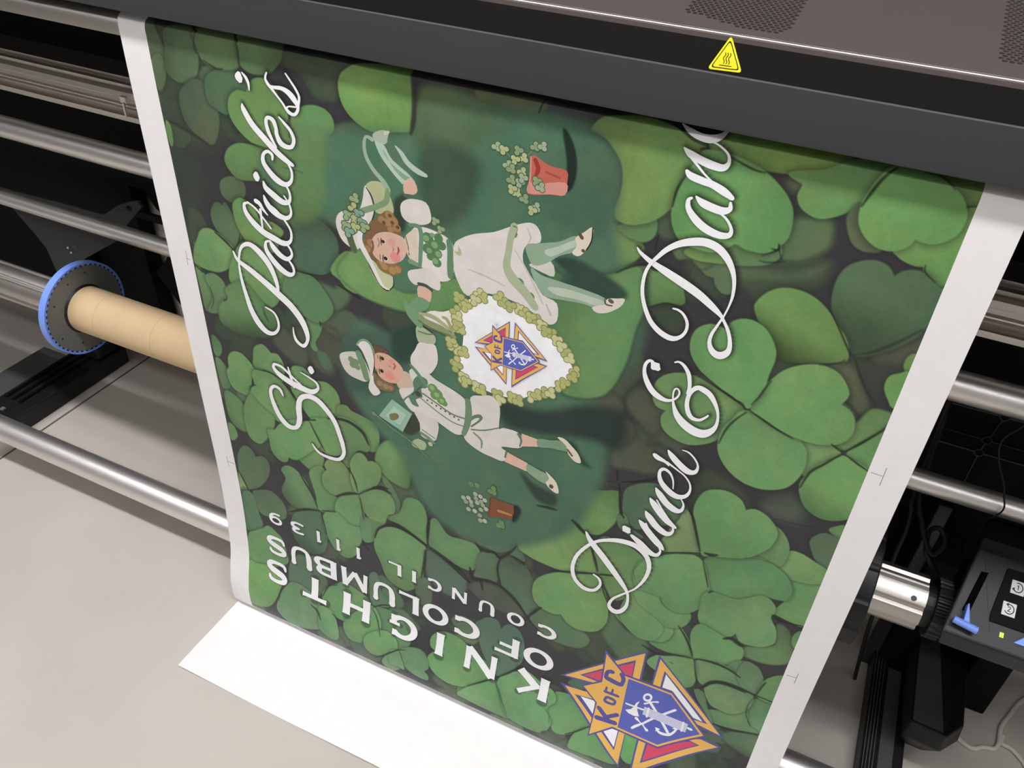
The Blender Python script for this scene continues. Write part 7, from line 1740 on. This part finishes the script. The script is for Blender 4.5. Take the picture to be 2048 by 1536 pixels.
# ------------------------------------------------------------------ stand arms, guide bar, feet
bm = bmesh.new(); cyl_x(bm, -1.56, .262, .054, .0945, .0250, 64)
gb = link('guide_bar', bm, M['alu_smooth'], None, smooth=True); tag(gb, 'thick satin steel bar lying low above the floor, passing behind the foot of the banner', 'bar')
ls = empty('take_up_stand', (-1.60, .25, 0), 'black floor stand with a ribbed rail at the left edge, under the blue-rimmed hub', 'stand')
bm = bmesh.new(); box(bm, -1.640, -1.543, .108, .44, 0, .045); link('rail_body', bm, M['black'], ls, bevel=.003)
bm = bmesh.new(); prism_y(bm, [(-1.735, 0), (-1.640, 0), (-1.640, .030), (-1.735, .030)], .02, .36); link('grey_side_plate', bm, M['grey_foot'], ls, bevel=.002)
bm = bmesh.new()
for k in range(3): box(bm, -1.628+k*.022, -1.620+k*.022, .165, .40, .045, .0475)
link('rail_rib', bm, M['black_gloss'], ls)
bm = bmesh.new(); box(bm, -1.600, -1.590, .128, .138, .045, .0465); link('screw', bm, M['alu_smooth'], ls)
bm = bmesh.new(); box(bm, -1.66, -1.548, .362, .44, .045, .085); link('rail_end_block', bm, M['black'], ls, bevel=.01, seg=3)
bm = bmesh.new(); box(bm, -1.64, -1.57, .42, .452, .045, .30); link('upright', bm, M['black_matt'], ls, bevel=.004)
sf = empty('take_up_stand', (.30, .2, 0), 'black floor stand with a ribbed rail and scuffed grey foot, right of the banner', 'stand')
bm = bmesh.new(); box(bm, .250, .312, -.16, .42, 0, .044); link('rail_body', bm, M['black'], sf, bevel=.003)
bm = bmesh.new(); box(bm, .2745, .296, -.155, .345, .044, .0462); link('top_strip', bm, M['grey_foot'], sf, bevel=.001)
bm = bmesh.new()
for k in range(4): box(bm, .2535+k*.0048, .2542+k*.0048, -.158, .40, .0435, .0447)
link('silver_line', bm, M['alu_smooth'], sf)
bm = bmesh.new(); prism_x(bm, [(.36, .04), (.36, .30), (.40, .33), (.43, .30), (.43, .04)], .258, .30); link('upright', bm, M['black_matt'], sf, bevel=.004)
ft = sf
bm = bmesh.new()
bvs = {}
def fv(x, y, z): return bm.verts.new((x, y, z))
bot = [fv(.312, .245, .0), fv(.350, .245, .0), (fv(.366, .262, .0)), fv(.372, .46, .0), fv(.305, .46, .0)]
mid = [fv(.2950, .1900, .0880), fv(.3490, .1870, .0880), fv(.3740, .2200, .0880), fv(.3800, .46, .0880), fv(.292, .46, .0880)]
tp = [fv(.2970, .1945, .1210), fv(.3480, .1915, .1210), fv(.3720, .226, .1210), fv(.3770, .455, .1210), fv(.2990, .455, .1210)]
bm.faces.new(bot); bm.faces.new(tp[::-1])
for a, b in ((bot, mid), (mid, tp)):
    for i in range(5): bm.faces.new((a[i], a[(i+1) % 5], b[(i+1) % 5], b[i]))
link('foot_body', bm, M['black'], ft, bevel=.003)
bm = bmesh.new(); vs = [fv(.3000, .1990, .1215), fv(.3440, .1965, .1215), fv(.3300, .38, .1215), fv(.3080, .45, .1215), fv(.3010, .45, .1215)]; bm.faces.new(vs); link('worn_top_plate', bm, M['grey_foot'], ft)
bm = bmesh.new(); vs = [fv(.3440, .203, .1216), fv(.3480, .203, .1216), fv(.3540, .228, .1216), fv(.3420, .36, .1216), fv(.3340, .36, .1216), fv(.3420, .24, .1216)]; bm.faces.new(vs); link('inlay', bm, M['grey_plastic'], ft)
bm = bmesh.new(); box(bm, .3520, .3580, .214, .2155, .121, .1218); box(bm, .3520, .3580, .219, .2205, .121, .1218); link('foot_mark', bm, M['black_gloss'], ft)
lg = sf
bm = bmesh.new(); box(bm, .385, .440, .36, .455, 0, .335); link('motor_post', bm, M['black_matt'], sf, bevel=.004)
bm = bmesh.new(); box(bm, .3, .44, .461, .505, 0, .45); link('rear_panel', bm, M['black_matt'], lg, bevel=.003)

# ------------------------------------------------------------------ take-up motor with its control panel
mo = empty('take_up_motor', (.33, .17, .33), 'dark grey motor unit with a blue lever, two numbered buttons and green light', 'motor unit')
def pz(y): return .44+(y-.10)*.55
bm = bmesh.new()
X1 = .46
a = [(.0905, .4345), (.1030, pz(.103)), (.192, pz(.192)), (.200, .4925), (.215, .4925), (.29, .47), (.29, .41), (.14, .398), (.098, .404)]
def bx0(y): return .2425+(y-.103)*.20
va = [bm.verts.new((bx0(y)-(.0 if z > .42 else -.004), y, z)) for y, z in a]; vb = [bm.verts.new((X1, y, z)) for y, z in a]
bm.faces.new(va[::-1]); bm.faces.new(vb)
for i in range(len(a)): bm.faces.new((va[i], va[(i+1) % len(a)], vb[(i+1) % len(a)], vb[i]))
link('motor_housing', bm, M['grey_plastic'], mo, bevel=.0035, seg=3)
N_ = Vector((0, -.55, 1)).normalized(); U_ = Vector((1, 0, 0)); V_ = Vector((0, 1, .55)).normalized()
def on(x, y, off): return Vector((x, y, pz(y)))+N_*off
def patch(bm, pts, o0, o1, mi=0):
    a = [bm.verts.new(on(x, y, o0)) for x, y in pts]; b = [bm.verts.new(on(x, y, o1)) for x, y in pts]; n = len(pts)
    bm.faces.new(b).material_index = mi; bm.faces.new(a[::-1]).material_index = mi
    for i in range(n): bm.faces.new((a[i], a[(i+1) % n], b[(i+1) % n], b[i])).material_index = mi
bm = bmesh.new(); patch(bm, [(.2445, .104), (.2885, .104), (.2875, .132), (.2625, .197), (.2600, .197)], 0, .0006) if False else patch(bm, [(.2670, .1970), (.2674, .1970), (.2915, .108), (.2911, .108)], 0, .0005); link('panel_seam', bm, M['black'], mo)
bm = bmesh.new(); patch(bm, [(.2695, .1685), (.2778, .1695), (.2655, .1180), (.2575, .1200)], 0, .0008); link('lever_slot', bm, M['void'], mo)
bm = bmesh.new(); patch(bm, [(.2602, .1260), (.2618, .1270), (.2668, .1040), (.2588, .1030)], .0, .012)
lv = link('lever', bm, M['blue'], mo, bevel=.0012); tag(lv, 'blue T-shaped lever')
bm = bmesh.new(); tube(bm, [on(.2485, .1050, .010), on(.2620, .1030, .010), on(.2760, .1010, .010)], .0046, 16, 3); link('lever_grip', bm, M['blue'], lv, smooth=True)
bm = bmesh.new(); patch(bm, [(.2985, .1820), (.3320, .1820), (.3345, .1180), (.2885, .1180), (.2880, .1260), (.2965, .1800)], 0, .0020)
fr = link('button_frame', bm, M['black_matt'], mo, bevel=.0012)
for (cx_, cy_), dg in (((.3115, .1630), '1'), ((.3065, .1370), '2')):
    bm = bmesh.new(); s_ = .0076; patch(bm, [(cx_-s_, cy_-s_*1.0), (cx_+s_, cy_-s_*1.0), (cx_+s_, cy_+s_*1.0), (cx_-s_, cy_+s_*1.0)], .002, .0030)
    bt = link('button', bm, M['white_plastic'], mo, bevel=.0005)
    bm = bmesh.new()
    def pstroke(pts, w):
        for (x0, y0), (x1, y1) in zip(pts, pts[1:]):
            dx, dy = x1-x0, y1-y0; l = math.hypot(dx, dy)+1e-9; a_, b_ = -dy/l*w/2, dx/l*w/2
            bm.faces.new([bm.verts.new(on(cx_+p, cy_+q_, .0032)) for p, q_ in ((x0+a_, y0+b_), (x1+a_, y1+b_), (x1-a_, y1-b_), (x0-a_, y0-b_))])
    arcp = [(.0052*math.cos(math.radians(t)), .0052*math.sin(math.radians(t))) for t in range(-150, 130, 14)]
    if dg == '2': arcp = [(x, y) for x, y in arcp]
    pstroke(arcp, .0012)
    ex, ey = (arcp[0] if dg == '1' else arcp[-1]); bm.faces.new([bm.verts.new(on(cx_+p, cy_+q_, .0032)) for p, q_ in ((ex-.0022, ey), (ex+.001, ey+.0022), (ex+.001, ey-.0022))])
    if dg == '1': pstroke([(-.0010, .0016), (.0002, .0026), (.0002, -.0026)], .0010)
    else: pstroke([(-.0016, .0016), (-.0006, .0027), (.0010, .0024), (.0014, .0012), (-.0016, -.0024), (.0018, -.0024)], .0009)
    link('button_mark', bm, M['ink_black'], bt)
bm = bmesh.new()
for k in (-1, 1): patch(bm, [(.3045+k*.0012-.0008, .1055), (.3045+k*.0012+.0008, .1055), (.3045+k*.0012+.0008, .1105), (.3045+k*.0012-.0008, .1105)], 0, .0012)
lc = link('status_light', bm, M['led'], mo); tag(lc, 'small glowing green light')
bm = bmesh.new(); patch(bm, [(.3175, .1040), (.3420, .1040), (.3420, .1260)], 0, .0025); tag(link('arrow_key', bm, M['blue'], mo, bevel=.0006), 'blue triangular key')
bm = bmesh.new(); box(bm, .270, .310, .19, .26, .33, .413); link('gear_cover', bm, M['black_matt'], mo, bevel=.004)

# ------------------------------------------------------------------ cables
def cable(name, pts, r, m, lab, cat='cable'):
    bm = bmesh.new(); tube(bm, pts, r, 10, 7); tag(link(name, bm, m, None, smooth=True), lab, cat)
cable('power_cable', [(.178, .31, .62), (.186, .30, .4616), (.1922, .30, .4297), (.1975, .30, .3911), (.1990, .30, .335), (.21, .31, .18), (.225, .32, .05), (.232, .33, .005)], .0032, M['rubber'], 'black cable hanging straight down beside the right edge of the banner')
cable('looped_cable', [(.185, .34, .60), (.195, .31, .46), (.210, .30, .418), (.2270, .29, .388), (.2420, .29, .372), (.2500, .30, .392), (.2380, .31, .405), (.2280, .31, .392), (.2330, .30, .366), (.2420, .30, .352), (.25, .30, .34), (.268, .28, .335)], .0038, M['rubber'], 'black cable twisted into a loop above the silver spindle end')
cable('thin_wire', [(.265, .215, .72), (.2475, .222, .6668), (.2354, .225, .6371), (.2422, .225, .6079), (.2600, .225, .575), (.2657, .225, .5595), (.2738, .228, .5340), (.2654, .240, .5050), (.262, .30, .48)], .0011, M['rubber'], 'thin black wire looping over the lower steel roller at the right')
cable('white_cable', [(.56, .47, .004), (.5033, .4217, .0042), (.4807, .3788, .0042), (.4666, .3462, .0042), (.4635, .3150, .0042), (.4559, .2990, .0042), (.4386, .2938, .0042), (.4200, .2832, .0042), (.388, .300, .004)], .0038, M['cable_white'], 'white cable curling on the floor at the bottom right corner')
cable('white_cable', [(.470, .330, .0045), (.4670, .3150, .0045), (.4837, .3107, .0042), (.5020, .2908, .0042), (.515, .26, .0042), (.53, .20, .004)], .0034, M['cable_white'], 'second white cable branching off towards the viewer on the floor')
